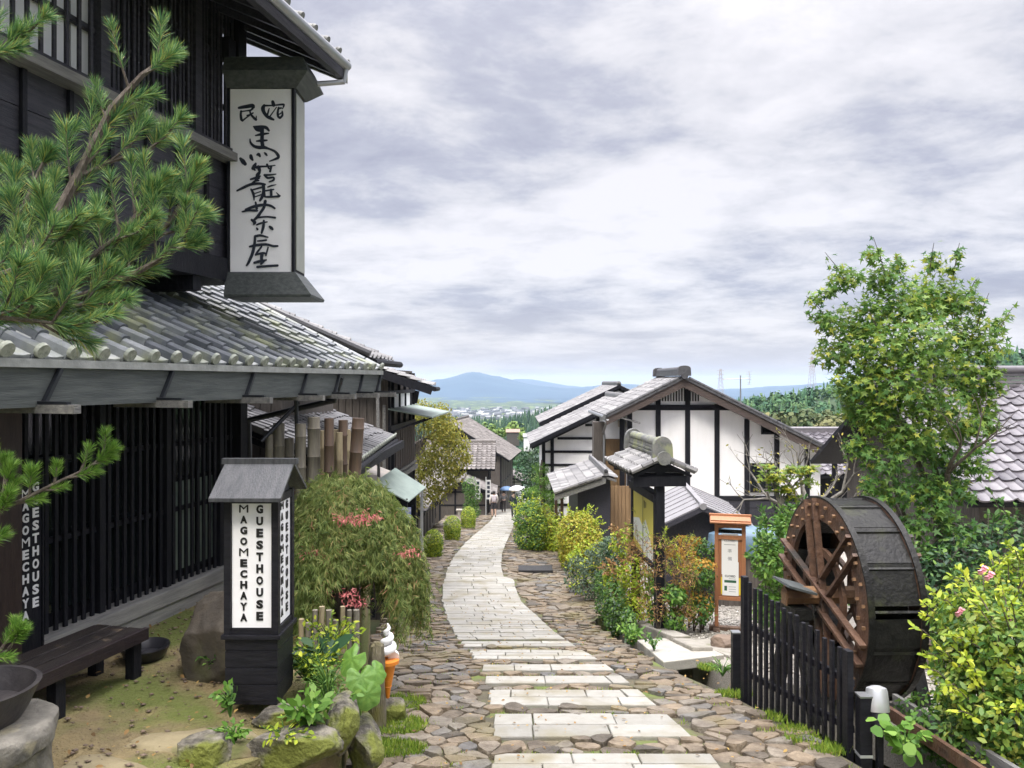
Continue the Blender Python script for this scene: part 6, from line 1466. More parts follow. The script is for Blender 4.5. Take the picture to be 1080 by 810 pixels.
# lichened plum with bare twigs in front of the white gable
pt = thing('bare_plum_tree', 'lichen-grey plum tree with mostly bare twigs in front of the white gable wall', 'tree', (5.1, 12.6, gz(12.6)))
b = MB(); rr = random.Random(5); tips = []
b.tube([(.15, 0, -.2), (.1, 0, .7), (.0, .05, 1.3), (-.1, .05, 1.75)], [.13, .10, .085, .07], 9)
for a, tilt, L_ in ((3.0, 1.2, .8), (2.6, .6, .7), (.2, .8, .7), (.8, 1.0, .6), (3.6, 1.4, .8), (-1.2, .7, .5), (1.6, .4, .7)): limb(b, Vector((-.1, .05, 1.7)), Vector((math.cos(a)*tilt, math.sin(a)*tilt, .8)).normalized(), L_, .045, 3, tips, rr, .75, .08, 2, .66)
b.build('trunk', M_barkg, pt, smooth=True)
ta = np.array([tuple(t[0]) for t in tips]); k_ = rng.choice(len(ta), 150); pos = ta[k_]+rng.normal(0, .04, (150, 3))
v, f = leaves(pos, unit(rng.normal(size=(150, 3))), unit(rng.normal(size=(150, 3))+np.array([0, -.5, .6])), .06, 'oval'); np_mesh('foliage', v, f, L_willow, pt)
ym = thing('young_maple', 'small spreading yellow-green maple branches before the dark window of the white gable', 'tree', (3.85, 11.2, gz(11.2)))
b = MB(); yo = np.array(ym.location)
CR2 = [(815,510,.20),(840,503,.20),(826,522,.16),(808,498,.12),(850,515,.14),(835,530,.10),(855,500,.1)]
cc = np.array([tuple(P(px, py, 11.2)) for px, py, r in CR2])-yo
b.tube([(.2, .1, -.2), (.15, .05, 1.0), (.1, 0, 1.9)], [.05, .04, .03], 7)
for c_ in cc: b.tube([(.1, 0, 1.9), Vector(c_)*.5+Vector((.05, 0, 1.0)), c_], [.02, .012, .005], 5)
b.build('trunk', M_barkg, ym, smooth=True)
p_, d_ = blob_points(cc, np.array([[r*1.3, r, r*.5] for *_, r in CR2]), 420, .2); m_ = len(p_)
v, f = leaves(p_, unit(rng.normal(size=(m_, 3))*np.array([1, 1, .3])), unit(np.array([0, -.4, .9])+.35*rng.normal(size=(m_, 3))), .10*(.7+.5*rng.random(m_)), 'maple'); np_mesh('crown', v, f, leafmat('bright_maple_leaves', [(0, (.10, .20, .03)), (.6, (.22, .30, .04)), (1, (.42, .40, .04))], .5, .4), ym)

# ------------------------------------------------------------------ shrubs
def shrub(name, label, blobs, n, size, m, Y=None, cat='shrub', group=None, shape='oval', shell=.7, stems=True, up=.5, second=None, jit=.6, sprays=0):
    """blobs: (px, py, Y, rx, ry, rz) seen in the photograph"""
    cs_ = np.array([tuple(P(b_[0], b_[1], b_[2])) for b_ in blobs]); rs_ = np.array([b_[3:6] for b_ in blobs])
    base = Vector((float(cs_[:, 0].mean()), float(cs_[:, 1].mean()), gz(float(cs_[:, 1].mean())))); t = thing(name, label, cat, base, 0, group); bo = np.array(base)
    b = MB(); rr = random.Random(int(n))
    for c_, r_ in zip(cs_-bo, rs_):
        g_ = gz(c_[1]+bo[1])-bo[2]
        for k_ in range(4):
            q = Vector((c_[0]+rr.uniform(-.6, .6)*r_[0], c_[1]+rr.uniform(-.6, .6)*r_[1], c_[2]+rr.uniform(0, .7)*r_[2])); b.tube([(c_[0]*.6, c_[1]*.6, g_-.05), (q.x*.8, q.y*.8, (q.z+g_)/2), q], [.009, .006, .003], 5)
    b.build('stem', M_bark, t)
    low = cs_.copy(); lr = rs_*np.array([.92, .92, 1.0])
    for i_ in range(len(low)):
        g_ = gz(low[i_, 1]); low[i_, 2] = g_+max(.08, .42*(low[i_, 2]-g_)); lr[i_, 2] = max(lr[i_, 2]*.8, .6*(low[i_, 2]-g_))
    cs_ = np.vstack([cs_, low]); rs_ = np.vstack([rs_, lr]); n = int(n*1.5)
    foliage('foliage', cs_-bo, rs_, n, size, m, t, shape, shell, up, jit=jit)
    if second: foliage('second_foliage', cs_-bo, rs_*1.03, second[1], size, second[0], t, shape, .85, up, jit=jit)
    if sprays:
        V, F, o_ = [], [], 0; b = MB(); nb_ = len(cs_)//2
        for k_ in range(sprays):
            i_ = k_ % nb_; c_, r_ = cs_[i_]-bo, rs_[i_]; a = rng.uniform(0, 2*PI); e_ = rng.uniform(.1, 1.2); d = np.array([math.cos(a)*math.cos(e_), math.sin(a)*math.cos(e_), math.sin(e_)])
            p0 = c_+d*r_*.7; L_ = float(r_.mean())*rng.uniform(.45, .85); p1 = p0+d*L_*.6+np.array([0, 0, L_*.2]); p2 = p0+d*L_+np.array([0, 0, L_*.12])
            b.tube([tuple(p0), tuple(p1), tuple(p2)], [.005, .004, .002], 4); m_ = 12; ts = np.linspace(.2, 1, m_)[:, None]; ps = (1-ts)**2*p0+2*ts*(1-ts)*p1+ts**2*p2
            v, f = leaves(ps, unit(d+rng.normal(0, .8, (m_, 3))), unit(np.array([0, -.3, 1])+.5*rng.normal(size=(m_, 3))), size*(.7+.6*rng.random(m_)), shape); V.append(v); F.append(f+o_); o_ += len(v)
        b.build('shoot_stems', M_bark, t); np_mesh('shoot_leaves', np.concatenate(V), np.concatenate(F), second[0] if second else m, t)  # bark stems of the sprays, their leaves in a mesh of their own
    return t
# clipped shrubs along the street
for i, (px, py, w_, lab) in enumerate(((457, 578, 21, 'nearest clipped round yellow-green shrub on the left of the path'), (477, 562, 19, 'second clipped round shrub on the left of the path, between two others'), (494, 551, 17, 'farthest clipped round shrub on the left of the path, by the low shops'))):
    g_ = G(px, py+w_*.75); r = w_/2/800*g_.y
    shrub('clipped_shrub', lab, [(px, py, g_.y, r, r, r*1.35)], 2600, .05, L_lime, group='clipped round shrubs left of the path', shell=.86, jit=.4, second=(L_green, 800))
for px, py, rx, rz, n, m, sec, lab in ((559, 553, .46, .55, 4200, L_green, (L_lime, 1400), 'dark green clipped shrub nearest the walkers, right of the path'),
        (580, 568, .60, .55, 7000, L_lime, (L_gold, 500), 'broad clipped lime-green shrub right of the path, above the black drain cover'),
        (611, 570, .56, .55, 5200, L_gold, (L_lime, 2200), 'golden-tipped clipped shrub right of the lime-green one')):
    Y = 18.6 if px > 580 else 23.0
    shrub('rounded_shrub', lab, [(px, py, Y, rx, .7, rz), (px+9, py+8, Y-.4, rx*.7, .5, rz*.7), (px-8, py-2, Y+.5, rx*.7, .6, rz*.85), (px+3, py-7, Y+.2, rx*.6, .5, rz*.8)], n, .065, m, group='rounded shrubs right of the path', shell=.8, jit=.5, second=sec, sprays=45)
shrub('grey_green_shrub', 'grey-green loose shrub at the corner of the planting by the cobbles', [(622, 600, 15.2, .4, .4, .28), (640, 590, 14.8, .4, .4, .3), (608, 604, 16, .3, .3, .2)], 1500, .07, L_sage, second=(L_lime, 400), sprays=30)
shrub('bluish_shrub', 'dense blue-green little shrub beside the grey-green one', [(651, 597, 13.6, .22, .3, .25), (645, 585, 13.8, .22, .3, .25)], 1300, .05, L_deep, second=(L_sage, 500))
shrub('russet_shrub', 'russet and tan feathery shrub below the map board', [(690, 592, 10.85, .28, .22, .33), (714, 592, 11.3, .3, .3, .3), (680, 572, 12.4, .3, .3, .3), (722, 612, 10.9, .2, .25, .2)], 2300, .06, L_orange, second=(L_lime, 700), shape='narrow', sprays=50)
shrub('orange_shrub', 'flat-topped orange shrub to the right of the russet one', [(735, 601, 11.4, .30, .3, .07), (715, 588, 11.6, .26, .3, .09), (727, 577, 12.0, .22, .3, .08)], 1100, .055, L_ochre)
shrub('mixed_shrub', 'yellow-green leafy shrub at the left post of the map board', [(660, 580, 12.8, .28, .3, .3), (672, 610, 12.0, .3, .35, .3), (650, 617, 12.6, .25, .3, .25)], 1700, .06, L_lime, second=(L_orange, 500), sprays=40)
shrub('dark_shrub', 'dark green shrub between the orange shrub and the cedar notice frame', [(742, 590, 11.8, .22, .25, .25), (738, 612, 11.3, .25, .25, .2)], 1200, .06, L_green)
shrub('trailing_plant', 'trailing green ivy over the gutter wall beside the cobbles', [(648, 640, 12.0, .2, .45, .34), (664, 662, 10.8, .10, .4, .2), (638, 622, 13.0, .2, .3, .3)], 2800, .05, L_green, second=(L_sage, 700), cat='plant')
shrub('broad_leaf_plant', 'fresh green broad-leaved plants in the kerb bed beside the gravel', [(712, 634, 10.9, .16, .22, .14), (694, 626, 11.4, .16, .22, .14)], 500, .07, L_green, cat='plant', second=(L_fresh, 400))
plant('gutter_plant', 'bright leafy plant growing out of the gutter below the trailing ivy', P(664, 676, 9.8)+Vector((0, 0, -.05)), L_fresh, n=70, size=.075, spread=.18, h=.16)
plant('gutter_plant', 'ferny green clump in the gutter behind the slab bridge', P(690, 690, 9.2), L_green, n=90, size=.05, spread=.16, h=.18)
plant('gutter_plant', 'grassy green clump at the foot of the short post by the slab', P(762, 716, 7.7), L_fresh, n=90, size=.07, spread=.2, h=.12, shape='narrow')
shrub('leafy_shrub', 'fresh green leafy shrub behind the far rim of the water wheel', [(822, 578, 10.6, .35, .35, .38), (812, 600, 10.2, .25, .3, .3), (840, 560, 11, .3, .3, .3)], 2400, .075, L_fresh, second=(L_green, 800), sprays=40)
shrub('low_hedge', 'dark bushes under the curved tile roof', [(1040, 588, 8.8, .5, .5, .3), (1075, 578, 9.0, .6, .5, .32), (1010, 600, 8.6, .4, .4, .3), (985, 615, 8.3, .35, .4, .3), (955, 605, 8.8, .35, .4, .3), (930, 585, 9.6, .4, .4, .3)], 4200, .07, L_deep, cat='hedge', second=(L_green, 1600), sprays=60)
rb = shrub('rose_bush', 'big yellow-green rose bush with a few pink blooms, beside the water wheel', [(1045, 665, 5.3, .38, .4, .26), (1065, 638, 5.6, .36, .4, .20), (1078, 700, 4.9, .33, .4, .33), (1020, 705, 5.2, .24, .3, .22), (1038, 738, 5.0, .30, .3, .2), (1012, 668, 5.6, .18, .3, .16), (1065, 765, 4.8, .3, .3, .2), (1082, 610, 5.8, .2, .3, .14)], 9000, .052, L_rose, shell=.5, second=(L_lime, 500), sprays=110)
ro = Vector(rb.location)
for px, py in ((1034, 606), (1041, 612), (1010, 650), (1064, 660)):
    b = MB(); c_ = P(px, py, 5.25)-ro
    for k_ in range(9):
        a = k_*2.4; r_ = .008+.0022*k_; M_ = Matrix.Translation(c_+Vector((r_*math.cos(a), -.02, r_*math.sin(a)))) @ Matrix.Rotation(a, 4, 'Y') @ Matrix.Rotation(.5, 4, 'X'); b.lathe([(0, 0), (.013, .004), (.016, .010)], 8, M=M_)
    b.build('bloom', mat('pink_rose_petals', (.72, .26, .34), .6, (.8, .42, .48), 20), rb, smooth=True)
plant('creeper', 'round-leaved green creeper at the foot of the near short post', P(955, 803, 4.95), L_fresh, n=60, size=.075, spread=.22, h=.2, shape='round')
shrub('wheel_weeds', 'yellowing weeds under the near rim of the rose bush and wheel', [(985, 760, 5.6, .25, .3, .16), (1005, 775, 5.2, .25, .3, .14)], 800, .05, L_green, cat='plant')
# tree at the shops and garden pine by the walkers
yt = thing('willow_tree', 'loose yellow-green tree leaning over the street beyond the shutter house', 'tree', (-2.75, 20.6, gz(20.6)))
yo = np.array(yt.location); b = MB(); rr = random.Random(8); tips = []
b.tube([(0, 0, -.2), (.05, 0, .8), (.15, .05, 1.6), (.25, .05, 2.2)], [.10, .085, .07, .055], 8)
for a, tilt, L_ in ((.2, .5, .8), (1.6, .4, .8), (3.0, .5, .8), (-1.4, .45, .7), (.8, .2, .9), (2.4, .15, .9)): limb(b, Vector((.25, .05, 2.1)), Vector((math.cos(a)*tilt, math.sin(a)*tilt, 1)).normalized(), L_, .035, 2, tips, rr, .5, .1)
b.build('trunk', M_bark, yt, smooth=True)
CR3 = [(456,450,.5),(446,440,.35),(472,460,.45),(464,480,.55),(484,476,.38),(448,500,.5),(476,500,.45),(458,525,.4),(440,535,.3),(492,490,.22),(466,440,.28),(474,516,.25)]
cc = np.array([tuple(P(px, py, 20.4)) for px, py, r in CR3])-yo
p_, d_ = blob_points(cc, np.array([[r, r*1.2, r] for *_, r in CR3]), 8500, .3); m_ = len(p_); zf = (p_[:, 2]-p_[:, 2].min())/np.ptp(p_[:, 2])
v, f = leaves(p_, unit(rng.normal(size=(m_, 3))+np.array([0, 0, -.7])), unit(rng.normal(size=(m_, 3))+np.array([0, -.4, .5])), .075*(.6+.7*rng.random(m_)), 'oval'); np_mesh('crown', v, f, L_willow, yt, np.clip(.15+.55*rng.random(m_)+.3*(rng.random(m_) < .3), 0, 1))
gp = thing('garden_pine', 'rounded green garden pine beside the tiled shed, where the people walk', 'tree', (1.2, 30.5, gz(30.5)))
yo = np.array(gp.location); b = MB(); b.tube([(0, 0, -.2), (.05, 0, 1.2), (-.05, 0, 2.3), (.0, 0, 3.0)], [.12, .1, .07, .03], 8); CR4 = [(570,500,.42,.25),(575,512,.6,.25),(565,524,.6,.22),(582,528,.6,.25),(572,540,.8,.3),(560,545,.5,.25)]
cc = np.array([tuple(P(px, py, 30.5)) for px, py, r, rz in CR4])-yo
for c_ in cc: b.tube([(0, 0, c_[2]-.3), Vector(c_)], [.05, .02], 5)
b.build('trunk', M_bark, gp); foliage('crown', cc, np.array([[r, r, rz] for *_, r, rz in CR4]), 4200, .13, L_fresh, gp, 'narrow', .5); 
shrub('street_shrub', 'green shrub in front of the brown-roofed shop on the left', [(496, 520, 42, .5, .5, .6), (499, 530, 42, .5, .5, .5)], 1800, .09, L_green)
shrub('dark_tree', 'dark round tree behind the garden pine, against the annex wall', [(565, 490, 40, .9, .9, .8), (556, 500, 40, .8, .8, .9), (568, 510, 39, .9, .8, .9)], 2600, .14, L_deep, cat='tree')
# ------------------------------------------------------------------ pine in the near left
pn = thing('pine_tree', 'blue-green pine reaching into the picture from the left, in front of the inn', 'tree', (-3.35, 2.75, TZ))
po = np.array(pn.location)
bw = MB(); NV, NF, no = [], [], 0; NV2, NF2, no2 = [], [], 0
def needles(p0, p1, n, ln, spread, bright=False, tipf=1.0):
    """a shoot from p0 to p1 clothed in needles"""
    global no, no2
    p0 = np.array(p0); p1 = np.array(p1); ax = unit(p1-p0); n = int(n*1.9); t = np.concatenate([rng.random(n), 1-.14*rng.random(int(n*.4*tipf))]); m_ = len(t)
    pos = p0+(p1-p0)*t[:, None]; a = unit(np.cross(ax, rng.normal(size=(m_, 3)))); k_ = (spread*1.25*(.55+.7*rng.random(m_))*(1-.3*t))[:, None]
    d = unit(ax*(1-.15*k_)+a*k_); 
    v, f = leaves(pos, d, unit(rng.normal(size=(m_, 3))), ln*(.75+.4*rng.random(m_)), 'needle', 0)
    if bright: NV2.append(v); NF2.append(f+no2); no2 += len(v)
    else: NV.append(v); NF.append(f+no); no += len(v)
LEAF['needle'] = [(0, .014), (.6, .017), (1, 0), (.6, -.017), (0, -.014)]
def pine_branch(pts, r0, shoots, bright=False, dens=1.0, sl_=.17, nl=.072, seed=1):
    """pts: photo px, py, depth along the branch; side shoots turn up and out"""
    rr = random.Random(seed); q = [P(*p)-Vector(po) for p in pts]; n = len(q)
    bw.tube(q, [r0*(1-.75*i/(n-1)) for i in range(n)], 7)
    tot = sum((q[i+1]-q[i]).length for i in range(n-1))
    needles(q[-2].lerp(q[-1], .35), q[-1], int(190*dens), nl, .75, bright)
    for k_ in range(shoots):
        t = (k_+.5)/shoots*.97; s_ = t*tot; i = 0
        while i < n-2 and s_ > (q[i+1]-q[i]).length: s_ -= (q[i+1]-q[i]).length; i += 1
        d = (q[i+1]-q[i]).normalized(); p = q[i]+d*s_; side = 1 if k_ % 2 else -1
        up = Vector((0, 0, 1)); lat = d.cross(Vector((0, -1, 0))).normalized()
        v = (d*rr.uniform(.5, .9)+lat*side*rr.uniform(.3, .9)+up*rr.uniform(.25, .7)+Vector((0, rr.uniform(-.5, .4), 0))).normalized(); L_ = sl_*rr.uniform(.75, 1.25)
        e_ = p+v*L_+up*L_*.18; bw.tube([p, p+v*L_*.6, e_], [.006, .0045, .003], 5); needles(p.lerp(e_, .3), e_, int(120*dens*rr.uniform(.45, 1.25)), nl*rr.uniform(.75, 1.1), rr.uniform(.65, .95), bright)
B = pine_branch
B([(-60,330,2.9),(10,300,2.95),(60,235,3.0),(88,180,3.05),(118,120,3.1),(150,85,3.15),(182,62,3.2)], .03, 17, seed=2)
B([(88,190,3.05),(120,175,3.1),(160,165,3.15),(168,152,3.2)], .012, 5, seed=3)
B([(-40,360,2.8),(40,325,2.85),(90,300,2.9),(140,275,2.95),(180,240,3.0),(208,190,3.05)], .026, 13, seed=4)
B([(60,330,2.8),(110,310,2.85),(150,290,2.9),(185,270,2.95),(206,260,2.98)], .018, 9, seed=5)
B([(-50,300,3.0),(5,260,3.0),(30,215,3.05),(42,185,3.1),(50,168,3.1)], .018, 8, seed=6)
B([(-40,260,3.1),(0,215,3.1),(12,195,3.15),(6,182,3.15)], .014, 5, seed=7)
B([(-40,345,2.7),(20,335,2.72),(70,330,2.75),(110,325,2.8)], .018, 12, seed=8)
B([(-40,310,2.75),(20,290,2.75),(50,270,2.8),(70,245,2.8)], .018, 10, seed=9)
B([(80,290,2.85),(125,255,2.9),(150,225,2.95),(160,205,2.95)], .012, 9, seed=12)
B([(-60,350,2.6),(-10,340,2.62),(40,345,2.65),(80,350,2.7)], .014, 10, seed=24)
B([(-50,70,2.9),(-15,60,2.95),(2,55,3.0),(18,42,3.0)], .012, 4, dens=.8, seed=11)
B([(-30,555,2.9),(20,535,2.92),(60,515,2.95),(92,500,3.0),(118,480,3.02)], .010, 11, True, sl_=.075, nl=.048, seed=13)
B([(-40,600,2.85),(-5,570,2.9),(4,520,2.92),(6,492,2.95)], .010, 7, True, sl_=.08, nl=.05, seed=14)
B([(-40,710,2.7),(-5,695,2.75),(8,692,2.8),(22,672,2.8)], .008, 5, True, dens=.9, sl_=.07, nl=.05, seed=15)
bw.tube([(-.35, -.1, -.2), (-.3, 0, 1.0), (-.28, .05, 2.0), (-.2, .1, 2.6), (.0, .15, 3.2)], [.14, .12, .11, .09, .06], 10)
bw.build('trunk', M_bark, pn, smooth=True)
np_mesh('needles', np.concatenate(NV), np.concatenate(NF), L_pine, pn); np_mesh('bright_needles', np.concatenate(NV2), np.concatenate(NF2), L_pine2, pn)

# ------------------------------------------------------------------ people far down the path
def person(label, x, y, rz, coat, legs, hair, bag=None, umbrella=None, ulabel=None, shorts=False, skin=(.55, .38, .29), h=1.66, hat=None):
    s_ = h/1.66; t = thing('person', label, 'person', (x, y, gz(y)+.03), rz)
    J = {'pel': (0,0,.90,.125), 'w': (0,.01,1.05,.115), 'ch': (0,0,1.26,.145), 'nk': (0,.0,1.42,.055), 'hd': (0,.02,1.53,.088), 'tp': (0,.01,1.63,.065),
         'hl': (-.09,0,.84,.095), 'kl': (-.10,.06,.47,.062), 'al': (-.10,-.05,.08,.042), 'tl': (-.10,.10,.04,.035), 'hr': (.09,0,.84,.095), 'kr': (.10,.0,.47,.062), 'ar': (.10,-.10,.09,.042), 'tr': (.10,.05,.04,.035),
         'sl': (-.18,0,1.35,.06), 'el': (-.24,-.03,1.08,.045), 'wl': (-.23,.08,.86,.034), 'fl': (-.23,.12,.78,.03), 'sr': (.18,0,1.35,.06), 'er': (.25,.02,1.10,.045), 'wr': (.20,.2,1.14 if umbrella else .88,.034), 'fr': (.19,.25,1.18 if umbrella else .80,.03)}
    E = [('pel','w'),('w','ch'),('ch','nk'),('nk','hd'),('hd','tp'),('pel','hl'),('hl','kl'),('kl','al'),('al','tl'),('pel','hr'),('hr','kr'),('kr','ar'),('ar','tr'),('ch','sl'),('sl','el'),('el','wl'),('wl','fl'),('ch','sr'),('sr','er'),('er','wr'),('wr','fr')]
    def skin_obj(nm, keys, m, grow=0.0, par=t, root=None):
        ks = [k_ for k_ in J if k_ in keys]; me = bpy.data.meshes.new(nm); me.from_pydata([tuple(c_*s_ for c_ in J[k_][:3]) for k_ in ks], [(ks.index(a), ks.index(c_)) for a, c_ in E if a in ks and c_ in ks], []); me.materials.append(m)
        o = bpy.data.objects.new(nm, me); COL.objects.link(o); o.parent = par; md = o.modifiers.new('skin', 'SKIN')
        lay = me.skin_vertices[0] if me.skin_vertices else None
        if lay is None:
            return o
        for i, k_ in enumerate(ks): r = (J[k_][3]+grow)*s_; lay.data[i].radius = (r, r*(.72 if k_ in ('pel','w','ch') else 1)); lay.data[i].use_root = (k_ == (root or ks[0]))
        sb_ = o.modifiers.new('smooth', 'SUBSURF'); sb_.levels = 1; sb_.render_levels = 1; return o
    return t, J, E, skin_obj, s_
def add_skin_layer(me):
    bm = bmesh.new(); bm.from_mesh(me); bm.verts.layers.skin.verify(); bm.to_mesh(me); bm.free()
def make_person(label, x, y, rz, coat, legs, hair, umbrella=None, ulabel=None, bag=None, baglabel=None, hat=None, h=1.66, longcoat=False, skin=(.50, .34, .26), barelegs=False):
    t, J, E, _, s_ = person(label, x, y, rz, coat, legs, hair, umbrella=umbrella, h=h)
    def part(nm, keys, col, grow, root=None, par=t):
        ks = [k_ for k_ in J if k_ in keys]; me = bpy.data.meshes.new(nm); me.from_pydata([tuple(c_*s_ for c_ in J[k_][:3]) for k_ in ks], [(ks.index(a), ks.index(c_)) for a, c_ in E if a in ks and c_ in ks], [])
        add_skin_layer(me); me.materials.append(mat('cloth_%02d%02d%02d' % tuple(int(99*c_) for c_ in col), col, .8, tuple(c_*.75 for c_ in col), 9))
        for i, k_ in enumerate(ks):
            r = (J[k_][3]+grow)*s_; sv_ = me.skin_vertices[0].data[i]; sv_.radius = (r, r*(.75 if k_ in ('pel', 'w', 'ch') else 1)); sv_.use_root = (k_ == (root or ks[0]))
        o = bpy.data.objects.new(nm, me); COL.objects.link(o); o.parent = par; o.modifiers.new('skin', 'SKIN'); sb_ = o.modifiers.new('smooth', 'SUBSURF'); sb_.levels = 1; sb_.render_levels = 2; return o
    part('body', list(J), skin, 0, 'pel')
    part('trousers', ['pel', 'hl', 'hr', 'kl', 'kr']+([] if barelegs else ['al', 'ar']), legs, .012, 'pel')
    part('jacket', ['pel', 'w', 'ch', 'sl', 'sr', 'el', 'er', 'wl', 'wr'], coat, .02, 'pel')
    part('shoes', ['al', 'tl'], (.05, .05, .05), .014, 'al'); part('shoes', ['ar', 'tr'], (.05, .05, .05), .014, 'ar')
    if longcoat:
        b = MB(); b.lathe([(.17, 1.1), (.19, .9), (.22, .55), (.0, .56)], 16, M=Matrix.Scale(s_, 4) @ Matrix.Scale(.8, 4, (0, 1, 0))); b.build('coat_skirt', mat('cloth_%02d%02d%02d' % tuple(int(99*c_) for c_ in coat), coat, .8), t, smooth=True)
    b = MB(); b.lathe([(.0, 1.665), (.06, 1.655), (.095, 1.60), (.105, 1.53), (.095, 1.46), (.0, 1.47)], 16, M=Matrix.Translation((0, -.012, 0)) @ Matrix.Scale(s_, 4)); b.build('hair', mat('dark_hair', (.02, .016, .013), .5), t, smooth=True)
    if hat: b = MB(); b.lathe([(.17, 1.58), (.11, 1.60), (.10, 1.69), (0, 1.71)], 16, M=Matrix.Scale(s_, 4)); b.build('hat', mat('straw_hat', hat, .8), t, smooth=True)
    Mw = Matrix.Translation(t.location) @ Matrix.Rotation(rz, 4, 'Z')
    if umbrella:
        hp = Mw @ Vector((.19*s_, .25*s_, 1.14*s_)); u = thing('umbrella', ulabel, 'umbrella', hp)
        b = MB(); b.tube([(0, 0, -.1), (0, 0, .78)], .008, 6); b.build('shaft', M_metal, u); b = MB(); vs = []; fs = []; n = 16
        for j in range(6):
            tt = j/5
            for k_ in range(n): a = 2*PI*k_/n; r = .52*math.sin(tt*1.35)/math.sin(1.35)*(1-.045*(k_ % 2)*tt); vs.append((r*math.cos(a), r*math.sin(a), .78-.28*(1-math.cos(tt*1.35))/(1-math.cos(1.35))))
        for j in range(5):
            for k_ in range(n): fs.append((j*n+k_, j*n+(k_+1) % n, (j+1)*n+(k_+1) % n, (j+1)*n+k_))
        b.add(vs, fs); o = b.build('canopy', mat('umbrella_%d' % int(umbrella[2]*99), umbrella, .6, transl=.3), u, smooth=True); sd_ = o.modifiers.new('thickness', 'SOLIDIFY'); sd_.thickness = .004
    if bag:
        bp = Mw @ Vector((0, -.20*s_, 1.18*s_)); k_ = thing('backpack', baglabel, 'backpack', bp, rz)
        b = MB(); b.cbox((0, 0, 0), (.28, .14, .40), bev=.05); b.cbox((0, -.085, -.06), (.22, .05, .2), bev=.02); b.build('bag_body', mat('backpack_cloth', bag, .8), k_, smooth=True)
        b = MB(); b.tube([(-.1, .06, .15), (-.1, .16, .12), (-.1, .09, -.15)], .015, 5); b.tube([(.1, .06, .15), (.1, .16, .12), (.1, .09, -.15)], .015, 5); b.build('strap', M_ink2, k_)
    return t
make_person('person in a pale shirt and dark shorts with a backpack, walking away on the path', -1.15, 48.0, .1, (.62, .58, .54), (.05, .05, .06), 0, bag=(.42, .38, .40), baglabel='pale grey backpack on the person in the pale shirt', barelegs=True)
make_person('person in a grey jacket and dark trousers holding the blue umbrella', -.62, 56.5, -.05, (.20, .20, .21), (.035, .03, .03), 0, umbrella=(.16, .27, .46), ulabel='open blue umbrella held over the path')
make_person('person in a dark coat and straw hat under the white umbrella', .12, 46.5, .0, (.025, .035, .045), (.02, .02, .025), 0, umbrella=(.75, .75, .76), ulabel='open white umbrella held by the person in the dark coat', longcoat=True, hat=(.45, .36, .18), h=1.7)
make_person('person in black standing beyond the blue umbrella by the shop', -1.35, 62.0, .3, (.015, .015, .018), (.02, .02, .02), 0, h=1.78)
# white car half hidden by the pine
cr_ = thing('parked_car', 'small white car parked behind the white umbrella', 'car', (1.35, 60, gz(60)+.05), math.radians(8))
b = MB(); pr_ = [(-.78, .35), (-.80, .75), (-.74, .95), (-.62, 1.40), (-.5, 1.46), (.5, 1.46), (.62, 1.40), (.74, .95), (.80, .75), (.78, .35)]
b.prism([(x, 0, z) for x, z in pr_], (0, 3.3, 0)); b.build('body', mat('white_car_paint', (.75, .75, .76), .25, coat=.5), cr_, bevel=.06)
b = MB(); b.prism([(-.60, -.02, .98), (.60, -.02, .98), (.53, -.02, 1.36), (-.53, -.02, 1.36)], (0, .03, 0)); b.build('rear_window', M_glass, cr_)
for x in (-.66, .66):
    b = MB(); b.box((x-.07, -.03, .70), (x+.07, .01, .9)); b.build('tail_light', mat('red_lamp', (.35, .02, .02), .3), cr_)
    for y in (.6, 2.7):
        b = MB(); b.tube([(x*1.1-.09, y, .3), (x*1.1+.09, y, .3)], .30, 18); b.build('wheel', M_ink2, cr_)
b = MB(); b.box((-.78, -.05, .40), (.78, .02, .58)); b.build('bumper', M_dark, cr_)
# roadside bits by the shops
lb = thing('stone_bench', 'low stone bench at the roadside before the bannered house', 'bench', (-2.9, 49.6, gz(49.6)))
b = MB(); b.cbox((0, 0, .42), (1.5, .45, .10), bev=.02); b.build('seat', M_conc, lb)
for x in (-.55, .55): b = MB(); b.cbox((x, 0, .18), (.16, .36, .40)); b.build('leg', M_conc, lb)

# ------------------------------------------------------------------ valley, woods and mountains
def hillmesh(name, fz, x0, x1, y0, y1, nx_, ny_, m):
    vs = [(x0+(x1-x0)*i/nx_, y0+(y1-y0)*j/ny_, fz(x0+(x1-x0)*i/nx_, y0+(y1-y0)*j/ny_)) for j in range(ny_+1) for i in range(nx_+1)]
    fs = [(j*(nx_+1)+i, j*(nx_+1)+i+1, (j+1)*(nx_+1)+i+1, (j+1)*(nx_+1)+i) for j in range(ny_) for i in range(nx_)]
    b = MB(); b.add(vs, fs, 0, .5); o = b.build(name, m, smooth=True); o['kind'] = 'structure'; return o
M_mtn = mat('haze_blue_mountain_forest', (0.010, 0.045, 0.085), .95, (0.018, 0.06, 0.10), .004)  # blue of the distant haze put into the forest colour
SKY1 = [(380,432),(440,415),(460,407),(478,404),(495,399.5),(503,398.5),(512,401),(530,404.5),(545,408),(560,411),(575,413.5),(590,416),(605,416),(620,414.5),(637,413),(660,412),(690,413),(720,416),(760,418),(800,416),(850,412),(900,408),(1000,404),(1100,402)]
SKY2 = [(300,430),(440,429),(480,425),(500,426),(530,427),(560,428),(580,430),(600,428),(620,426),(645,426),(700,425),(800,424),(1100,420)]
SKY3 = [(380,420),(470,412),(520,409),(545,406),(562,406.5),(575,409),(600,413),(640,416),(700,417),(1100,420)]
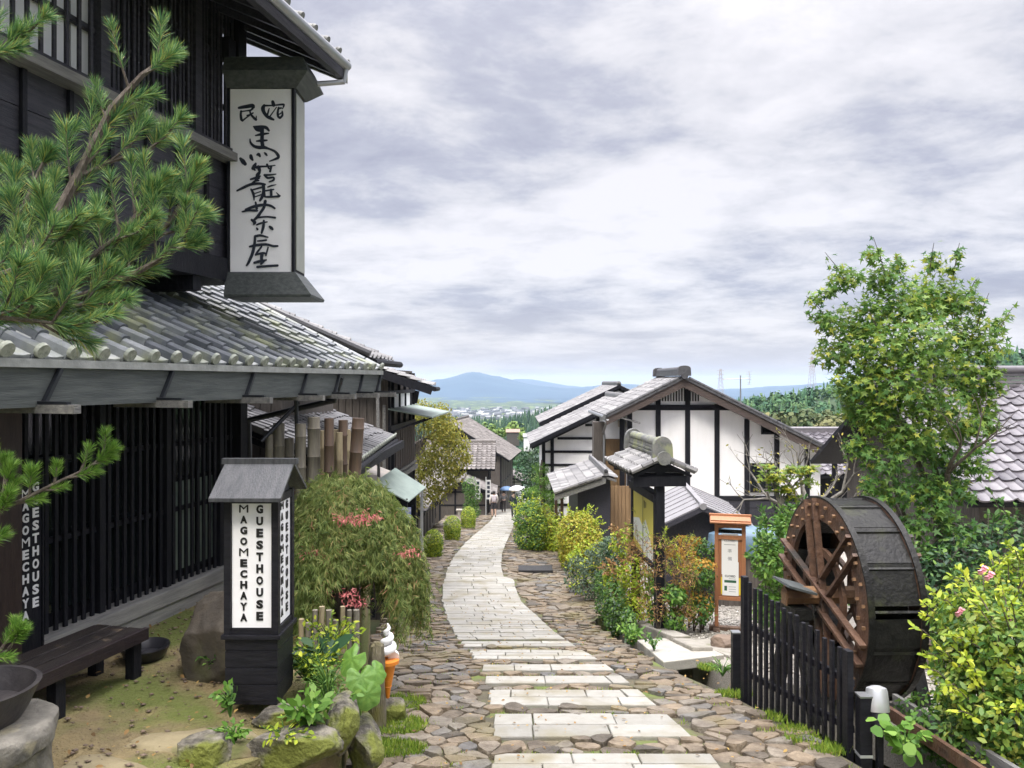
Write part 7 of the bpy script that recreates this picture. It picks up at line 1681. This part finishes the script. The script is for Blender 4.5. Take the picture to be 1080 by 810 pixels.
def ridge_fn(tab, yr, base, wid, rough_, seed):
    def f(x, y):
        px = 540+x/yr*800; py = np.interp(px, [a for a, c in tab], [c for a, c in tab]); top = (408-py)/800*yr
        t = 1-abs(y-yr)/wid; t = max(0, t); t = t*t*(3-2*t)
        return base+(top-base)*t + rough_*pnoise((x*.004+seed, y*.004, 0))*t*1.0 + rough_*.35*pnoise((x*.015+seed, y*.015, 3))*t
    return f
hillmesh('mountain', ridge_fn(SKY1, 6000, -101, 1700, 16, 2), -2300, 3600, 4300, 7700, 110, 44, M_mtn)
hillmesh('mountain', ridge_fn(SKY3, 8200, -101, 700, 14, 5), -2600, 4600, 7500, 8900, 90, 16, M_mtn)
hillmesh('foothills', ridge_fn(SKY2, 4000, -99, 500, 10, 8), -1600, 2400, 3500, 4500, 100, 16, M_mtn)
# the town in the valley: thousands of tiny roofs
nt2 = 800; tx = rng.uniform(-330, 480, nt2); ty = rng.uniform(1100, 2700, nt2); hgt = rng.uniform(3, 8, nt2); wd_ = rng.uniform(6, 20, nt2)
cub = np.array([(x, y, z) for z in (0, 1) for y in (-.5, .5) for x in (-.5, .5)], float); cf = np.array([(0,1,3,2),(4,6,7,5),(0,4,5,1),(1,5,7,3),(3,7,6,2),(2,6,4,0)])
zb = np.interp(ty, [a for a, c in prof], [c for a, c in prof])-1
V = cub[None]*np.stack([wd_, wd_*.7, hgt], 1)[:, None, :]+np.stack([tx, ty, zb], 1)[:, None, :]
o = np_mesh('town', V.reshape(-1, 3), (cf[None]+8*np.arange(nt2)[:, None, None]).reshape(-1, 4), leafmat('town_walls', [(0, (.08, .09, .10)), (.6, (.20, .21, .23)), (1, (.60, .60, .60))], .8, 0), None, np.repeat(rng.random(nt2), 6)); o['kind'] = 'stuff'
# wooded ridges
def zfor(y): return lerp(prof, y)
def ridge_center(x, y):    # conifer ridge left of the white house
    px = 540+x/y*800; top = np.interp(px, [430, 480, 528, 542, 563, 583, 601, 650, 760, 820], [456, 456, 457, 454, 449, 445, 443, 438, 434, 434]); zt = (408-top)/800*430
    t = max(0, 1-abs(y-430)/110); return zfor(y)-1+max(0, (zt-zfor(430)))*t*t*(3-2*t)
M_hill = mat('wooded_hill_floor', (0.02, 0.045, 0.02), .95, (0.04, 0.07, 0.025), .05)
hillmesh('wooded_hill', ridge_center, -110, 190, 320, 540, 60, 22, M_hill)
def ridge_right(x, y):
    px = 540+x/y*800; top = np.interp(px, [740, 790, 830, 860, 900, 950, 1000, 1040, 1080, 1150, 1300], [448, 434, 428, 422, 414, 405, 397, 389, 381, 371, 365]); zt = (408-top)/800*330
    t = max(0, 1-abs(y-330)/170); return zfor(y)-1+max(0, zt-zfor(330))*t*t*(3-2*t)
hillmesh('wooded_hill', ridge_right, 60, 420, 160, 500, 60, 34, M_hill)
def cones(name, pts, hs, m, kind='conifer', rn=None):
    V, F, R, o_ = [], [], [], 0
    n = 7
    for (x, y, z), h in zip(pts, hs):
        r = h*rng.uniform(.15, .21); tiers = 4; c0 = rng.random() if rn is None else rng.uniform(*rn)
        for j in range(tiers):
            zb_ = z+h*(.08+.22*j); zt_ = z+h*(.08+.22*j+.42 if j < tiers-1 else 1.0); rr2 = r*(1-.22*j)
            a = np.arange(n)*2*PI/n+rng.random(); k_ = rr2*(.7+.5*rng.random(n)); ring_ = np.stack([x+k_*np.cos(a), y+k_*np.sin(a), zb_-.04*h*rng.random(n)], 1)
            V.append(np.vstack([ring_, [[x, y, min(zt_, z+h)]]])); F.append(np.array([(i, (i+1) % n, n) for i in range(n)])+o_); o_ += n+1; R.append(np.clip(c0+rng.normal(0, .1, n), 0, 1))
    o = np_mesh(name, np.concatenate(V), np.concatenate(F), m, None, np.concatenate(R)); o['kind'] = 'stuff'; return o
pts, hs = [], []
while len(pts) < 1500:
    y = rng.uniform(335, 445); x = rng.uniform(-60, 120)
    pts.append((x, y, ridge_center(x, y)-.5)); hs.append(rng.uniform(5, 9))
cones('conifer_forest', pts, hs, L_forest)
pts, hs = [], []
while len(pts) < 1500:
    y = rng.uniform(215, 400); x = rng.uniform(70, 330)
    px = 540+x/y*800
    if px < 775: continue
    pts.append((x, y, ridge_right(x, y)-.5)); hs.append(rng.uniform(4, 7))
cones('hill_conifer_forest', pts[:1100], hs[:1100], L_forest2)
def puffs(name, pts, rads, n_per, m, size=.5, rn=None):
    V, F, R, o_ = [], [], [], 0
    for (x, y, z), r in zip(pts, rads):
        nb_ = 5; cs_ = np.array([x, y, z+r*.7])+rng.normal(0, r*.45, (nb_, 3))*np.array([1, 1, .6]); p_, d_ = blob_points(cs_, np.full(nb_, r*.6), n_per, .8); k_ = len(p_)
        v, f = leaves(p_-d_*0, unit(np.cross(d_, rng.normal(size=(k_, 3)))), unit(d_+.35*rng.normal(size=(k_, 3))+np.array([0, 0, .3])), size*r*(.6+.6*rng.random(k_)), 'round', 0); V.append(v); F.append(f+o_); o_ += len(v); R.append(np.clip((rng.random() if rn is None else rng.uniform(*rn))+rng.normal(0, .12, k_), 0, 1))
    o = np_mesh(name, np.concatenate(V), np.concatenate(F), m, None, np.concatenate(R)); o['kind'] = 'stuff'; return o
pts, rads = [], []
while len(pts) < 330:
    y = rng.uniform(180, 330); x = rng.uniform(50, 300); px = 540+x/y*800
    if 770 < px < 1120: pts.append((x, y, ridge_right(x, y)-.5)); rads.append(rng.uniform(2.2, 3.6))
puffs('hill_broadleaf_woods', pts, rads, 130, L_forest2, .34)
pts, rads = [], []
while len(pts) < 120:
    y = rng.uniform(120, 190); x = rng.uniform(30, 130); px = 540+x/y*800
    if 780 < px < 960:
        z = P(px, rng.uniform(447, 466), y).z; pts.append((x, y, z-1.5)); rads.append(rng.uniform(1.5, 2.4))
puffs('autumn_woods', pts, rads, 120, L_autumn, .34)
pts, rads = [], []
while len(pts) < 110:
    y = rng.uniform(170, 330); px = rng.uniform(470, 660); x = (px-540)/800*y
    if 556 < px < 575 and y < 290: continue
    pts.append((x, y, zfor(y)-.5)); rads.append(rng.uniform(1.5, 3.0))
puffs('valley_bushes', pts, rads, 110, L_forest2, .36)
pts = [((px-540)/800*y, y, P(px, py, y).z-2) for px, py, y in ((527, 462, 250), (540, 459, 260), (513, 458, 270), (552, 466, 240), (600, 458, 270), (585, 452, 300), (575, 470, 220))]
puffs('valley_trees', pts, [2.6, 3.2, 2.5, 2.2, 2.6, 2.2, 2.0], 260, leafmat('yellow_green_round_trees', [(0, (.08, .15, .03)), (1, (.16, .24, .05))], .7, 0), .28)  # round trees in a paler, yellower green than the bushes
for px, py, y, w_, lab, m in ((558, 468, 230, 3.2, 'small white shed among the fields in the valley', M_white), (541, 463, 245, 4.0, 'small house with a pinkish roof among the valley bushes', M_plank)):
    q = P(px, py, y); hh_ = thing('valley_house', lab, 'house', q); b = MB(); b.box((-w_/2, 0, -4), (w_/2, 3, .3)); b.build('wall', m, hh_)
    b = MB(); b.prism([(-w_/2-.3, -.3, .3), (w_/2+.3, -.3, .3), (w_/2+.3, 1.5, 1.2), (-w_/2-.3, 1.5, 1.2)], (0, 0, .1)); b.prism([(-w_/2-.3, 3.3, .3), (w_/2+.3, 3.3, .3), (w_/2+.3, 1.5, 1.2), (-w_/2-.3, 1.5, 1.2)], (0, 0, .1)); b.build('roof', mat('pinkish_far_roof', (.32, .2, .16), .8) if m is M_plank else M_slate, hh_)
# power pylons on the hill
M_pyl = mat('pylon_steel', (.42, .36, .36), .6)
for px, pt_, pb, y, lab in ((760, 395, 424, 520, 'lattice steel pylon above the aerial of the white house'), (856.5, 382, 412, 430, 'lattice steel pylon on the wooded ridge left of the maple crown')):
    q = P(px, pb+6, y); h = (pb+6-pt_)/800*y; o = thing('power_pylon', lab, 'pylon', q); b = MB()
    for sx in (-1, 1):
        for sy in (-1, 1): b.beam((sx*h*.10, sy*h*.10, 0), (sx*h*.018, sy*h*.018, h), .16, .16)
    for k_ in range(9):
        z0_, z1_ = h*k_/9, h*(k_+1)/9; w0, w1 = h*(.10-.082*k_/9), h*(.10-.082*(k_+1)/9)
        for sy in (-1, 1): b.beam((-w0, sy*w0, z0_), (w1, sy*w1, z1_), .09, .09); b.beam((w0, sy*w0, z0_), (-w1, sy*w1, z1_), .09, .09)
    b.build('lattice_mast', M_pyl, o)
    for z in (.70, .82, .94):
        b = MB(); b.beam((-h*.11, 0, h*z), (h*.11, 0, h*z), .14, .14); b.beam((-h*.11, 0, h*z), (0, 0, h*(z+.04)), .09, .09); b.beam((h*.11, 0, h*z), (0, 0, h*(z+.04)), .09, .09); b.build('cross_arm', M_pyl, o)

# ------------------------------------------------------------------ air
bm = bmesh.new(); bmesh.ops.create_cube(bm, size=1.0)
for v in bm.verts: v.co = Vector((v.co.x*24000, v.co.y*19500+9000-300, -160 if v.co.z < 0 else 95))
me = bpy.data.meshes.new('haze'); bm.to_mesh(me); bm.free()
hm = bpy.data.materials.new('haze_air'); hm.use_nodes = True; t_ = hm.node_tree; t_.nodes.clear()
pv_ = t_.nodes.new('ShaderNodeVolumePrincipled'); pv_.inputs['Color'].default_value = (.62, .78, 1.0, 1); pv_.inputs['Density'].default_value = 1.0e-4
ov_ = t_.nodes.new('ShaderNodeOutputMaterial'); t_.links.new(pv_.outputs[0], ov_.inputs['Volume']); me.materials.append(hm)
hz_ = bpy.data.objects.new('haze', me); COL.objects.link(hz_); hz_['kind'] = 'stuff'
